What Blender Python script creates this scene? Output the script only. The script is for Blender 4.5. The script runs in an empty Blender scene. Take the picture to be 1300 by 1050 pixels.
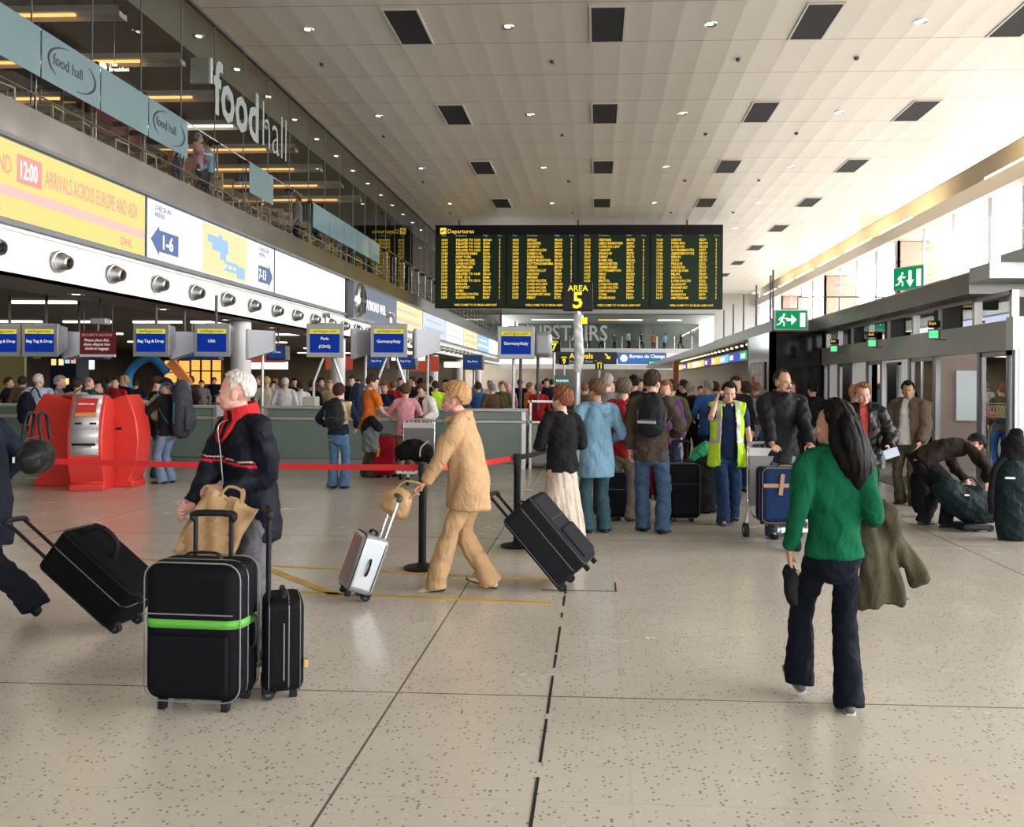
import bpy, bmesh, math, random
import numpy as np
from mathutils import Vector as V, Matrix as M, Euler
from math import sin, cos, pi, radians as R, sqrt, atan2, tan
random.seed(7)
COL = bpy.context.scene.collection
# ------------------------------------------------------------------ camera
CAMH = 1.7; F = 1150.0; CX = 697.0; CY = 486.0
_th = R(3.0); _ph = R(0.4)
FW = V((-sin(_th), cos(_th), 0)); _rt = V((cos(_th), sin(_th), 0)); _up = V((0, 0, 1))
RT = cos(_ph)*_rt + sin(_ph)*_up; UP = -sin(_ph)*_rt + cos(_ph)*_up
cam_d = bpy.data.cameras.new('camera'); cam = bpy.data.objects.new('camera', cam_d); COL.objects.link(cam)
cam.matrix_world = M(((RT.x, UP.x, -FW.x, 0), (RT.y, UP.y, -FW.y, 0), (RT.z, UP.z, -FW.z, CAMH), (0, 0, 0, 1)))
cam_d.sensor_width = 36; cam_d.lens = F/1300*36; cam_d.sensor_fit = 'HORIZONTAL'
cam_d.shift_x = (650-CX)/1300; cam_d.shift_y = (CY-525)/1300
cam_d.clip_end = 500
bpy.context.scene.camera = cam
def ray(px, py): return FW + RT*((px-CX)/F) - UP*((py-CY)/F)
def at(px, py, Y):                       # point of the hall at depth Y seen at a pixel
    d = ray(px, py); t = Y/d.y; return V((d.x*t, Y, CAMH+d.z*t))
def fl(px, py, z=0.0):                   # point on the floor (or height z)
    d = ray(px, py); t = (z-CAMH)/d.z; return V((d.x*t, d.y*t, z))
def onx(px, py, X):
    d = ray(px, py); t = X/d.x; return V((X, d.y*t, CAMH+d.z*t))
# ------------------------------------------------------------------ materials
MT = {}
def _new(name):
    m = bpy.data.materials.new(name); m.use_nodes = True; nt = m.node_tree
    b = nt.nodes['Principled BSDF']; return m, nt, b
def _setspec(b, v): b.inputs['Specular IOR Level'].default_value = v
def mat(name, col, rough=.5, metal=0., spec=.5, emis=None, est=1., noise=0., nscale=8., bump=0., bscale=60., coat=0., sheen=0.):
    if name in MT: return MT[name]
    m, nt, b = _new(name)
    b.inputs['Base Color'].default_value = (*col, 1); b.inputs['Roughness'].default_value = rough
    b.inputs['Metallic'].default_value = metal; _setspec(b, spec if (max(col) > .05 or metal > .3 or spec != .5) else .14)
    if coat: b.inputs['Coat Weight'].default_value = coat
    if sheen: b.inputs['Sheen Weight'].default_value = sheen
    if emis: b.inputs['Emission Color'].default_value = (*emis, 1); b.inputs['Emission Strength'].default_value = est
    tc = nt.nodes.new('ShaderNodeTexCoord')
    if noise:
        n = nt.nodes.new('ShaderNodeTexNoise'); n.inputs['Scale'].default_value = nscale; n.inputs['Detail'].default_value = 5
        nt.links.new(tc.outputs['Object'], n.inputs['Vector'])
        r = nt.nodes.new('ShaderNodeMapRange'); r.inputs[1].default_value = .3; r.inputs[2].default_value = .7
        r.inputs[3].default_value = 1-noise; r.inputs[4].default_value = 1+noise
        nt.links.new(n.outputs['Fac'], r.inputs[0])
        mx = nt.nodes.new('ShaderNodeVectorMath'); mx.operation = 'SCALE'; mx.inputs[0].default_value = col
        nt.links.new(r.outputs[0], mx.inputs['Scale']); nt.links.new(mx.outputs[0], b.inputs['Base Color'])
    if bump:
        n = nt.nodes.new('ShaderNodeTexNoise'); n.inputs['Scale'].default_value = bscale; n.inputs['Detail'].default_value = 4
        nt.links.new(tc.outputs['Object'], n.inputs['Vector'])
        bp = nt.nodes.new('ShaderNodeBump'); bp.inputs['Strength'].default_value = bump; bp.inputs['Distance'].default_value = .01
        nt.links.new(n.outputs['Fac'], bp.inputs['Height']); nt.links.new(bp.outputs[0], b.inputs['Normal'])
    MT[name] = m; return m
def cloth(name, col, rough=.85, noise=.12):
    k = 'cloth_'+name
    if k in MT: return MT[k]
    m = mat(k, col, rough, noise=noise, nscale=14, spec=.12); nt = m.node_tree; b = nt.nodes['Principled BSDF']; L = nt.links
    tc = nt.nodes.new('ShaderNodeTexCoord'); mp = nt.nodes.new('ShaderNodeMapping'); mp.inputs['Scale'].default_value = (1, 1, .55); L.new(tc.outputs['Object'], mp.inputs[0])
    n1 = nt.nodes.new('ShaderNodeTexNoise'); n1.inputs['Scale'].default_value = 9; n1.inputs['Detail'].default_value = 3; n1.inputs['Distortion'].default_value = 1.2; L.new(mp.outputs[0], n1.inputs['Vector'])
    n2 = nt.nodes.new('ShaderNodeTexNoise'); n2.inputs['Scale'].default_value = 60; L.new(tc.outputs['Object'], n2.inputs['Vector'])
    b1 = nt.nodes.new('ShaderNodeBump'); b1.inputs['Strength'].default_value = .8; b1.inputs['Distance'].default_value = .035; L.new(n1.outputs['Fac'], b1.inputs['Height'])
    b2 = nt.nodes.new('ShaderNodeBump'); b2.inputs['Strength'].default_value = .25; b2.inputs['Distance'].default_value = .006; L.new(n2.outputs['Fac'], b2.inputs['Height']); L.new(b1.outputs[0], b2.inputs['Normal'])
    L.new(b2.outputs[0], b.inputs['Normal']); return m
def nylon(name, col, rough=.7): return mat('nylon_'+name, col, rough, noise=.1, nscale=14, bump=.2, bscale=70, spec=.08)
def glow(name, col, st):
    if name in MT: return MT[name]
    m = mat(name, (0, 0, 0), .6, emis=col, est=st); return m
def hairm(name, col):
    k = 'hair_'+name
    if k in MT: return MT[k]
    m, nt, b = _new(k)
    tc = nt.nodes.new('ShaderNodeTexCoord'); mp = nt.nodes.new('ShaderNodeMapping'); mp.inputs['Scale'].default_value = (90, 90, 9)
    n = nt.nodes.new('ShaderNodeTexNoise'); n.inputs['Scale'].default_value = 1; n.inputs['Detail'].default_value = 3
    nt.links.new(tc.outputs['Object'], mp.inputs[0]); nt.links.new(mp.outputs[0], n.inputs['Vector'])
    cr = nt.nodes.new('ShaderNodeValToRGB'); cr.color_ramp.elements[0].position = .3; cr.color_ramp.elements[1].position = .7
    cr.color_ramp.elements[0].color = (*[c*.55 for c in col], 1); cr.color_ramp.elements[1].color = (*[min(1, c*1.3) for c in col], 1)
    nt.links.new(n.outputs['Fac'], cr.inputs[0]); nt.links.new(cr.outputs[0], b.inputs['Base Color'])
    bp = nt.nodes.new('ShaderNodeBump'); bp.inputs['Strength'].default_value = .5; bp.inputs['Distance'].default_value = .006
    nt.links.new(n.outputs['Fac'], bp.inputs['Height']); nt.links.new(bp.outputs[0], b.inputs['Normal'])
    b.inputs['Roughness'].default_value = .6; _setspec(b, .1 if max(col) < .1 else .25)
    MT[k] = m; return m
def glassm(name, tint=(.9, .95, .95), refl=1.0, rough=0.0, haze=0.0, hazecol=(.7, .8, .85)):
    if name in MT: return MT[name]
    m = bpy.data.materials.new(name); m.use_nodes = True; nt = m.node_tree; nt.nodes.clear()
    o = nt.nodes.new('ShaderNodeOutputMaterial'); t = nt.nodes.new('ShaderNodeBsdfTransparent'); t.inputs[0].default_value = (*tint, 1)
    g = nt.nodes.new('ShaderNodeBsdfGlossy'); g.inputs['Roughness'].default_value = rough
    fr = nt.nodes.new('ShaderNodeFresnel'); fr.inputs[0].default_value = 1.5
    mu = nt.nodes.new('ShaderNodeMath'); mu.operation = 'MULTIPLY'; mu.inputs[1].default_value = refl; mu.use_clamp = True
    nt.links.new(fr.outputs[0], mu.inputs[0])
    src = t
    if haze:
        d = nt.nodes.new('ShaderNodeBsdfDiffuse'); d.inputs[0].default_value = (*hazecol, 1)
        tl = nt.nodes.new('ShaderNodeBsdfTranslucent'); tl.inputs[0].default_value = (*hazecol, 1)
        ad = nt.nodes.new('ShaderNodeMixShader'); ad.inputs[0].default_value = .4
        nt.links.new(d.outputs[0], ad.inputs[1]); nt.links.new(tl.outputs[0], ad.inputs[2])
        mh = nt.nodes.new('ShaderNodeMixShader'); mh.inputs[0].default_value = haze
        nt.links.new(t.outputs[0], mh.inputs[1]); nt.links.new(ad.outputs[0], mh.inputs[2]); src = mh
    mx = nt.nodes.new('ShaderNodeMixShader')
    nt.links.new(mu.outputs[0], mx.inputs[0]); nt.links.new(src.outputs[0], mx.inputs[1]); nt.links.new(g.outputs[0], mx.inputs[2])
    nt.links.new(mx.outputs[0], o.inputs[0]); MT[name] = m; return m
# ------------------------------------------------------------------ object helpers
def tag(o, label=None, cat=None, group=None, kind=None):
    if label: o['label'] = label
    if cat: o['category'] = cat
    if group: o['group'] = group
    if kind: o['kind'] = kind
    return o
def empty(name, loc=(0, 0, 0), rz=0., label=None, cat=None, group=None):
    o = bpy.data.objects.new(name, None); COL.objects.link(o); o.location = loc; o.rotation_euler = (0, 0, rz)
    o.empty_display_size = .1
    return tag(o, label, cat, group)
def place(o, m): o.matrix_world = m; return o
def clone(o, parent=None):
    c = o.copy(); COL.objects.link(c)
    if parent: c.parent = parent
    for ch in o.children: clone(ch, c)
    return c
ORD = ['first', 'second', 'third', 'fourth', 'fifth', 'sixth', 'seventh', 'eighth', 'ninth', 'tenth', 'eleventh', 'twelfth']
def ordn(i):
    if i < 12: return ORD[i]
    n = i+1; return '%d%s' % (n, {1: 'st', 2: 'nd', 3: 'rd'}.get(n % 10 if n//10 != 1 else 0, 'th'))
def catmull(pts, rads, n):
    P = [V(p) for p in pts]; Rr = [((r, r) if not isinstance(r, (tuple, list)) else tuple(r)) for r in rads]
    if n <= 1 or len(P) < 3: 
        if n > 1:
            a, b = P; ra, rb = Rr
            return [a.lerp(b, i/n) for i in range(n+1)], [(ra[0]+(rb[0]-ra[0])*i/n, ra[1]+(rb[1]-ra[1])*i/n) for i in range(n+1)]
        return P, Rr
    oP, oR = [], []
    for i in range(len(P)-1):
        p0 = P[max(i-1, 0)]; p1 = P[i]; p2 = P[i+1]; p3 = P[min(i+2, len(P)-1)]
        for k in range(n):
            t = k/n
            oP.append(.5*((2*p1)+(p2-p0)*t+(2*p0-5*p1+4*p2-p3)*t*t+(3*p1-p0-3*p2+p3)*t**3))
            oR.append((Rr[i][0]*(1-t)+Rr[i+1][0]*t, Rr[i][1]*(1-t)+Rr[i+1][1]*t))
    oP.append(P[-1]); oR.append(Rr[-1]); return oP, oR
class MB:
    def __init__(s): s.v = []; s.f = []; s.mi = []
    def add(s, vs, fs, mi=0):
        o = len(s.v); s.v += [tuple(x) for x in vs]; s.f += [tuple(i+o for i in f) for f in fs]; s.mi += [mi]*len(fs); return s
    def box(s, c, d, rot=None, mi=0):
        c = V(c); hx, hy, hz = d[0]/2, d[1]/2, d[2]/2
        vs = [V((x, y, z)) for x in (-hx, hx) for y in (-hy, hy) for z in (-hz, hz)]
        if rot is not None: vs = [rot @ v for v in vs]
        return s.add([v+c for v in vs], [(0, 1, 3, 2), (4, 6, 7, 5), (0, 4, 5, 1), (2, 3, 7, 6), (0, 2, 6, 4), (1, 5, 7, 3)], mi)
    def bx(s, x0, x1, y0, y1, z0, z1, mi=0): return s.box(((x0+x1)/2, (y0+y1)/2, (z0+z1)/2), (abs(x1-x0), abs(y1-y0), abs(z1-z0)), None, mi)
    def quad(s, a, b, c, d, mi=0): return s.add([a, b, c, d], [(0, 1, 2, 3)], mi)
    def tube(s, pts, rads, seg=12, side=None, n=1, rnd=False, mi=0, flat=False):
        if not isinstance(rads, (list,)): rads = [rads]*len(pts)
        P, Rr = catmull(pts, rads, n)
        if rnd:
            t0 = (P[0]-P[1]).normalized(); t1 = (P[-1]-P[-2]).normalized(); r0 = min(Rr[0]); r1 = min(Rr[-1])
            P = [P[0]+t0*r0*.92, P[0]+t0*r0*.6]+P+[P[-1]+t1*r1*.6, P[-1]+t1*r1*.92]
            Rr = [(Rr[0][0]*.35, Rr[0][1]*.35), (Rr[0][0]*.8, Rr[0][1]*.8)]+Rr+[(Rr[-1][0]*.8, Rr[-1][1]*.8), (Rr[-1][0]*.35, Rr[-1][1]*.35)]
        N = len(P); vs = []; prev = None
        for i in range(N):
            t = (P[min(i+1, N-1)]-P[max(i-1, 0)])
            t = t.normalized() if t.length > 1e-9 else V((0, 0, 1))
            ref = V(side) if side is not None else (prev if prev is not None else (V((1, 0, 0)) if abs(t.x) < .9 else V((0, 1, 0))))
            a = ref-t*ref.dot(t)
            if a.length < 1e-4: a = V((0, 1, 0))-t*t.y
            a.normalize(); b = t.cross(a); prev = a
            for k in range(seg):
                q = 2*pi*(k+(.5 if flat else 0))/seg; vs.append(P[i]+a*cos(q)*Rr[i][0]+b*sin(q)*Rr[i][1])
        fs = [(i*seg+k, i*seg+(k+1) % seg, (i+1)*seg+(k+1) % seg, (i+1)*seg+k) for i in range(N-1) for k in range(seg)]
        fs += [tuple(range(seg))[::-1], tuple((N-1)*seg+k for k in range(seg))]
        return s.add(vs, fs, mi)
    def bar(s, a, b, w, h=None, mi=0):
        h = h or w; r = sqrt(2)/2
        return s.tube([a, b], [(w*r, h*r)]*2, 4, mi=mi, flat=True)
    def ell(s, c, r, rot=None, seg=16, rings=10, mi=0):
        c = V(c); r = (r, r, r) if not isinstance(r, (tuple, list)) else r; vs = []
        for i in range(1, rings):
            a = pi*i/rings
            for k in range(seg):
                q = 2*pi*k/seg; v = V((sin(a)*cos(q)*r[0], sin(a)*sin(q)*r[1], cos(a)*r[2]))
                vs.append((rot @ v if rot is not None else v)+c)
        tp = V((0, 0, r[2])); bt = V((0, 0, -r[2]))
        if rot is not None: tp = rot @ tp; bt = rot @ bt
        vs += [tp+c, bt+c]; T = len(vs)-2
        fs = [(i*seg+k, (i+1)*seg+k, (i+1)*seg+(k+1) % seg, i*seg+(k+1) % seg) for i in range(rings-2) for k in range(seg)]
        fs += [(T, k, (k+1) % seg) for k in range(seg)]+[(T+1, (rings-2)*seg+(k+1) % seg, (rings-2)*seg+k) for k in range(seg)]
        return s.add(vs, fs, mi)
    def lathe(s, prof, c=(0, 0, 0), rot=None, seg=24, mi=0):
        c = V(c); vs = []
        for (r, z) in prof:
            for k in range(seg):
                q = 2*pi*k/seg; v = V((r*cos(q), r*sin(q), z)); vs.append((rot @ v if rot is not None else v)+c)
        N = len(prof)
        fs = [(i*seg+k, i*seg+(k+1) % seg, (i+1)*seg+(k+1) % seg, (i+1)*seg+k) for i in range(N-1) for k in range(seg)]
        fs += [tuple(range(seg))[::-1], tuple((N-1)*seg+k for k in range(seg))]
        return s.add(vs, fs, mi)
    def cyl(s, a, b, r, seg=16, mi=0): return s.tube([a, b], [r, r], seg, mi=mi)
    def prism(s, poly, fn, d0, d1, mi=0):          # polygon in 2D, fn(u, v, d) -> 3D
        n = len(poly); vs = [fn(u, v, d0) for u, v in poly]+[fn(u, v, d1) for u, v in poly]
        fs = [tuple(range(n))[::-1], tuple(range(n, 2*n))]+[(i, (i+1) % n, n+(i+1) % n, n+i) for i in range(n)]
        return s.add(vs, fs, mi)
    def mesh(s, name, recalc=True):
        me = bpy.data.meshes.new(name); me.from_pydata(s.v, [], s.f); me.update()
        me.polygons.foreach_set('material_index', s.mi)
        if recalc and len(s.f):
            b = bmesh.new(); b.from_mesh(me); bmesh.ops.recalc_face_normals(b, faces=b.faces); b.to_mesh(me); b.free()
        return me
    def build(s, name, m=None, parent=None, bevel=0, bseg=2, smooth=True, recalc=True, solid=0):
        me = s.mesh(name, recalc)
        for x in (m if isinstance(m, (list, tuple)) else [m]):
            if x: me.materials.append(x)
        if smooth and len(me.polygons): me.shade_smooth(); me.set_sharp_from_angle(angle=R(38))
        o = bpy.data.objects.new(name, me); COL.objects.link(o)
        if parent: o.parent = parent
        if bevel:
            md = o.modifiers.new('bevel', 'BEVEL'); md.width = bevel; md.segments = bseg; md.limit_method = 'ANGLE'; md.angle_limit = R(40)
            md.harden_normals = False
        if solid:
            md = o.modifiers.new('solid', 'SOLIDIFY'); md.thickness = solid
        return o
def evald(o):
    bpy.context.view_layer.update()
    dg = bpy.context.evaluated_depsgraph_get(); me = bpy.data.meshes.new_from_object(o.evaluated_get(dg))
    return me
def wrinkle(co, amp, fx, seed=0.):
    x, y, z = co[:, 0], co[:, 1], co[:, 2]; s = seed
    w = np.sin(x*fx*1.1+s+1.7*np.sin(z*fx*.55+s*2)+y*fx*.7)+.7*np.sin(z*fx*1.3+s*3+2.1*np.sin(x*fx*.8+s)+1.3*np.sin(y*fx*.9))
    w += .6*np.sin(y*fx*1.7+1.2*x*fx+s*5+1.5*np.sin(z*fx*.9))+.35*np.sin(z*fx*3.1+x*fx*2.3+s)
    return amp*w/1.6
def blob(mb, name, m, parent=None, voxel=.012, smooth=3, sfac=.5, amp=0., fx=30., seed=0., cut=None, paint=None, solid=0, stretch=None):
    """union the closed shapes of mb into one smooth surface"""
    me0 = mb.mesh('tmp', recalc=True)
    o = bpy.data.objects.new('tmp', me0); COL.objects.link(o)
    md = o.modifiers.new('r', 'REMESH'); md.mode = 'VOXEL'; md.voxel_size = voxel; md.adaptivity = 0
    if smooth:
        ms = o.modifiers.new('s', 'SMOOTH'); ms.factor = sfac; ms.iterations = smooth
    me = evald(o); bpy.data.objects.remove(o); bpy.data.meshes.remove(me0)
    n = len(me.vertices)
    if amp and n:
        co = np.empty(n*3, np.float32); me.vertices.foreach_get('co', co); co = co.reshape(-1, 3)
        no = np.empty(n*3, np.float32); me.vertex_normals.foreach_get('vector', no); no = no.reshape(-1, 3)
        c2 = co*np.array(stretch, np.float32) if stretch else co
        co = co+no*wrinkle(c2, amp, fx, seed)[:, None]
        me.vertices.foreach_set('co', co.ravel()); me.update()
    if cut:
        b = bmesh.new(); b.from_mesh(me); dl = [f for f in b.faces if cut(f.calc_center_median())]
        bmesh.ops.delete(b, geom=dl, context='FACES'); b.to_mesh(me); b.free()
    me.materials.clear()
    for x in (m if isinstance(m, (list, tuple)) else [m]): me.materials.append(x)
    if paint:
        for p in me.polygons:
            k = paint(p.center)
            if k: p.material_index = k
    me.shade_smooth(); me.name = name
    o = bpy.data.objects.new(name, me); COL.objects.link(o)
    if parent: o.parent = parent
    if solid:
        sd = o.modifiers.new('solid', 'SOLIDIFY'); sd.thickness = solid; sd.offset = 1
    return o
FACE_CAM = M(((1, 0, 0), (0, 0, -1), (0, 1, 0)))     # text x -> +X, text y -> +Z, facing -Y
FACE_PX = M(((0, 0, 1), (1, 0, 0), (0, 1, 0)))       # facing +X (left-hand facade), reads along +Y
FACE_NX = M(((0, 0, -1), (-1, 0, 0), (0, 1, 0)))     # facing -X (right-hand wall)
def text(s, size, m, loc, rot=FACE_CAM, parent=None, name='lettering', align='LEFT', bold=0., sx=1., ext=.002, line=1., res=2, valign=None):
    c = bpy.data.curves.new('t', 'FONT'); c.body = s; c.size = size; c.align_x = align; c.extrude = ext; c.offset = bold*size
    c.space_line = line; c.resolution_u = res
    if valign: c.align_y = valign
    o = bpy.data.objects.new('t', c); COL.objects.link(o); me = evald(o); bpy.data.objects.remove(o); bpy.data.curves.remove(c)
    r4 = rot.to_4x4(); me.transform(M.Translation(V(loc)) @ r4 @ M.Diagonal((sx, 1, 1, 1)))
    me.materials.clear(); me.materials.append(m); me.name = name
    o = bpy.data.objects.new(name, me); COL.objects.link(o)
    if parent: o.parent = parent
    return o
def struct(o): o['kind'] = 'structure'; return o
# ------------------------------------------------------------------ hall dimensions
XL = -9.0; ZC = 10.1; XR = 15.0; XD = 5.8; YF = 85.0; YB = -14.0
# --- materials
def floor_mat():
    m, nt, b = _new('terrazzo_floor'); L = nt.links
    tc = nt.nodes.new('ShaderNodeTexCoord')
    def noise(scale, det=4, rough=.6):
        n = nt.nodes.new('ShaderNodeTexNoise'); n.inputs['Scale'].default_value = scale; n.inputs['Detail'].default_value = det
        n.inputs['Roughness'].default_value = rough; L.new(tc.outputs['Object'], n.inputs['Vector']); return n
    def ramp(src, p0, c0, p1, c1):
        r = nt.nodes.new('ShaderNodeValToRGB'); e = r.color_ramp.elements; e[0].position = p0; e[0].color = (*c0, 1); e[1].position = p1; e[1].color = (*c1, 1)
        L.new(src, r.inputs[0]); return r
    def mix(fac, a, c):
        x = nt.nodes.new('ShaderNodeMix'); x.data_type = 'RGBA'
        L.new(fac, x.inputs[0]); (L.new(a, x.inputs[6]) if not isinstance(a, tuple) else setattr(x.inputs[6], 'default_value', (*a, 1)))
        (L.new(c, x.inputs[7]) if not isinstance(c, tuple) else setattr(x.inputs[7], 'default_value', (*c, 1))); return x.outputs[2]
    base = ramp(noise(.45, 6, .65).outputs['Fac'], .3, (.46, .42, .365), .7, (.58, .54, .475)).outputs[0]
    # darker and lighter chips of stone
    v = nt.nodes.new('ShaderNodeTexVoronoi'); v.inputs['Scale'].default_value = 40; v.inputs['Randomness'].default_value = 1; L.new(tc.outputs['Object'], v.inputs['Vector'])
    cs = nt.nodes.new('ShaderNodeSeparateColor'); L.new(v.outputs['Color'], cs.inputs[0])
    sel = nt.nodes.new('ShaderNodeMath'); sel.operation = 'GREATER_THAN'; sel.inputs[1].default_value = .6; L.new(cs.outputs[0], sel.inputs[0])
    ds = nt.nodes.new('ShaderNodeMath'); ds.operation = 'LESS_THAN'; ds.inputs[1].default_value = .30; L.new(v.outputs['Distance'], ds.inputs[0])
    mm = nt.nodes.new('ShaderNodeMath'); mm.operation = 'MULTIPLY'; L.new(sel.outputs[0], mm.inputs[0]); L.new(ds.outputs[0], mm.inputs[1])
    ms = nt.nodes.new('ShaderNodeMath'); ms.operation = 'MULTIPLY'; ms.inputs[1].default_value = .72; L.new(mm.outputs[0], ms.inputs[0])
    c1 = mix(ms.outputs[0], base, (.13, .11, .10))
    s2 = nt.nodes.new('ShaderNodeMath'); s2.operation = 'LESS_THAN'; s2.inputs[1].default_value = .2; L.new(cs.outputs[1], s2.inputs[0])
    s3 = nt.nodes.new('ShaderNodeMath'); s3.operation = 'MULTIPLY'; L.new(s2.outputs[0], s3.inputs[0]); L.new(ds.outputs[0], s3.inputs[1])
    s4 = nt.nodes.new('ShaderNodeMath'); s4.operation = 'MULTIPLY'; s4.inputs[1].default_value = .5; L.new(s3.outputs[0], s4.inputs[0])
    c2 = mix(s4.outputs[0], c1, (.66, .62, .55))
    # joints every 4.92 m and faint slab lines between them
    sp = nt.nodes.new('ShaderNodeSeparateXYZ'); L.new(tc.outputs['Object'], sp.inputs[0])
    def joint(out, off, per, w):
        a = nt.nodes.new('ShaderNodeMath'); a.operation = 'ADD'; a.inputs[1].default_value = -off+per*50; L.new(out, a.inputs[0])
        k = nt.nodes.new('ShaderNodeMath'); k.operation = 'MODULO'; k.inputs[1].default_value = per; L.new(a.outputs[0], k.inputs[0])
        c = nt.nodes.new('ShaderNodeMath'); c.operation = 'LESS_THAN'; c.inputs[1].default_value = w; L.new(k.outputs[0], c.inputs[0]); return c.outputs[0]
    def mx(a, c):
        k = nt.nodes.new('ShaderNodeMath'); k.operation = 'MAXIMUM'; L.new(a, k.inputs[0]); L.new(c, k.inputs[1]); return k.outputs[0]
    j = mx(joint(sp.outputs[0], -1.08, 4.92, .013), joint(sp.outputs[1], 4.9, 4.92, .013))
    c3 = mix(j, c2, (.10, .09, .075))
    jf = mx(joint(sp.outputs[0], -1.08, 1.23, .012), joint(sp.outputs[1], 4.9, 1.23, .012))
    jm = nt.nodes.new('ShaderNodeMath'); jm.operation = 'MULTIPLY'; jm.inputs[1].default_value = .12; L.new(jf, jm.inputs[0])
    c4 = mix(jm.outputs[0], c3, (.2, .18, .15))
    # dull scuffs
    sc = nt.nodes.new('ShaderNodeMapRange'); sc.inputs[1].default_value = .35; sc.inputs[2].default_value = .75; sc.inputs[3].default_value = .2; sc.inputs[4].default_value = .3
    L.new(noise(1.3, 8, .7).outputs['Fac'], sc.inputs[0]); L.new(sc.outputs[0], b.inputs['Roughness'])
    L.new(c4, b.inputs['Base Color']); _setspec(b, .5); return m
def ceil_mat():
    m, nt, b = _new('ceiling_panels'); L = nt.links
    tc = nt.nodes.new('ShaderNodeTexCoord'); sp = nt.nodes.new('ShaderNodeSeparateXYZ'); L.new(tc.outputs['Object'], sp.inputs[0])
    def math_(op, a, c=None):
        k = nt.nodes.new('ShaderNodeMath'); k.operation = op
        for i, x in enumerate((a, c)):
            if x is None: continue
            if isinstance(x, (int, float)): k.inputs[i].default_value = x
            else: L.new(x, k.inputs[i])
        return k.outputs[0]
    def frac(o, off, per): return math_('DIVIDE', math_('MODULO', math_('ADD', o, per*60-off), per), per)
    fy = frac(sp.outputs[1], 20.1-.13, 2.3333); fx = frac(sp.outputs[0], -.15, .68)
    groove = math_('LESS_THAN', fy, .018); gx = math_('LESS_THAN', fx, .03)
    g = math_('MULTIPLY', groove, .8); g2 = math_('MAXIMUM', g, math_('MULTIPLY', gx, .05))
    mixc = nt.nodes.new('ShaderNodeMix'); mixc.data_type = 'RGBA'; mixc.inputs[6].default_value = (.60, .555, .495, 1); mixc.inputs[7].default_value = (.25, .22, .2, 1)
    L.new(g2, mixc.inputs[0]); L.new(mixc.outputs[2], b.inputs['Base Color'])
    # each pan is slightly pillowed and its neighbours slope differently
    px = math_('MULTIPLY', math_('MULTIPLY', fx, math_('SUBTRACT', 1, fx)), 4)
    py = math_('MULTIPLY', math_('MULTIPLY', fy, math_('SUBTRACT', 1, fy)), 4)
    cx = math_('FLOOR', math_('DIVIDE', math_('ADD', sp.outputs[0], .15+40.8), .68)); cy = math_('FLOOR', math_('DIVIDE', math_('ADD', sp.outputs[1], 140-20.1+.13), 2.3333))
    cb = nt.nodes.new('ShaderNodeCombineXYZ'); L.new(cx, cb.inputs[0]); L.new(cy, cb.inputs[1])
    wn = nt.nodes.new('ShaderNodeTexWhiteNoise'); wn.noise_dimensions = '2D'; L.new(cb.outputs[0], wn.inputs['Vector'])
    tilt = math_('MULTIPLY', math_('MULTIPLY', math_('SUBTRACT', wn.outputs['Value'], .5), fx), .7)
    h = math_('ADD', math_('ADD', px, math_('MULTIPLY', py, .8)), tilt)
    bp = nt.nodes.new('ShaderNodeBump'); bp.inputs['Strength'].default_value = 1; bp.inputs['Distance'].default_value = .006; bp.invert = True
    L.new(h, bp.inputs['Height']); L.new(bp.outputs[0], b.inputs['Normal'])
    b.inputs['Roughness'].default_value = .42; _setspec(b, .5); b.inputs['Metallic'].default_value = .15; return m
WHITE = mat('white_paint', (.8, .8, .8), .45)
CREAM = mat('cream_paint', (.68, .62, .52), .6)
STEEL = mat('brushed_steel', (.55, .56, .58), .32, 1., noise=.12, nscale=3, bump=.1, bscale=20)
CHROME = mat('chrome', (.75, .76, .78), .15, 1.)
ALU = mat('aluminium', (.55, .56, .58), .4, .8)
GREYM = mat('grey_metal', (.27, .275, .28), .45, .4)
DGREY = mat('dark_grey', (.06, .06, .065), .5)
BLACK = mat('black_plastic', (.012, .012, .014), .4)
RUBBER = mat('black_rubber', (.02, .02, .02), .7)
STONE = mat('black_stone', (.012, .012, .013), .12, noise=.3, nscale=12)
GLASS = glassm('clear_glass', (.76, .85, .83), 1.15)
DGLASS = glassm('door_glass', (.74, .82, .80), 1.1)
WGLASS = glassm('window_glass', (.97, .98, .98), .5)
FROST = glassm('frosted_glass', (.6, .75, .8), 1.0, 0., .62, (.42, .62, .68))
DARKC = mat('dark_soffit', (.10, .09, .075), .6)
BROWN = mat('brown_soffit', (.22, .185, .15), .5)
# --- floor, ground outside
fmb = MB().bx(-30, XR, YB, 100, -.3, 0); fo = struct(fmb.build('floor', floor_mat())); fo['label'] = 'pale speckled terrazzo floor with dark joints'
struct(MB().bx(XR, 60, -60, 120, -.4, -.1).build('floor_outside', mat('pavement', (.45, .45, .44), .9)))
struct(MB().bx(-30, XR, -60, YB, -.4, -.1).build('floor_forecourt', MT['pavement']))
struct(MB().bx(5.02, 9.8, 11.2, 23.4, 0, .012).build('floor_mat', mat('door_mat', (.16, .155, .15), .95, noise=.2, nscale=30)))
# --- ceiling
cmb = MB().bx(XL, 14.3, YB, YF+14, ZC, ZC+.4); struct(cmb.build('ceiling', ceil_mat()))
struct(MB().bx(-10.42, XL, YB, YF, ZC, ZC+.4).build('ceiling_gallery_edge', mat('gallery_soffit', (.80, .85, .82), .4)))
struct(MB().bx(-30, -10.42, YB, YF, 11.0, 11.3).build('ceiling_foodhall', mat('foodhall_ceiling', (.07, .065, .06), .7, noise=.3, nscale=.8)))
struct(MB().bx(-9.08, -8.97, YB, YF, 10.03, ZC).build('trim_11', DGREY))
struct(MB().bx(-10.45, -10.42, YB, YF, ZC, 11.0).build('trim_1', DGREY))
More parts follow.
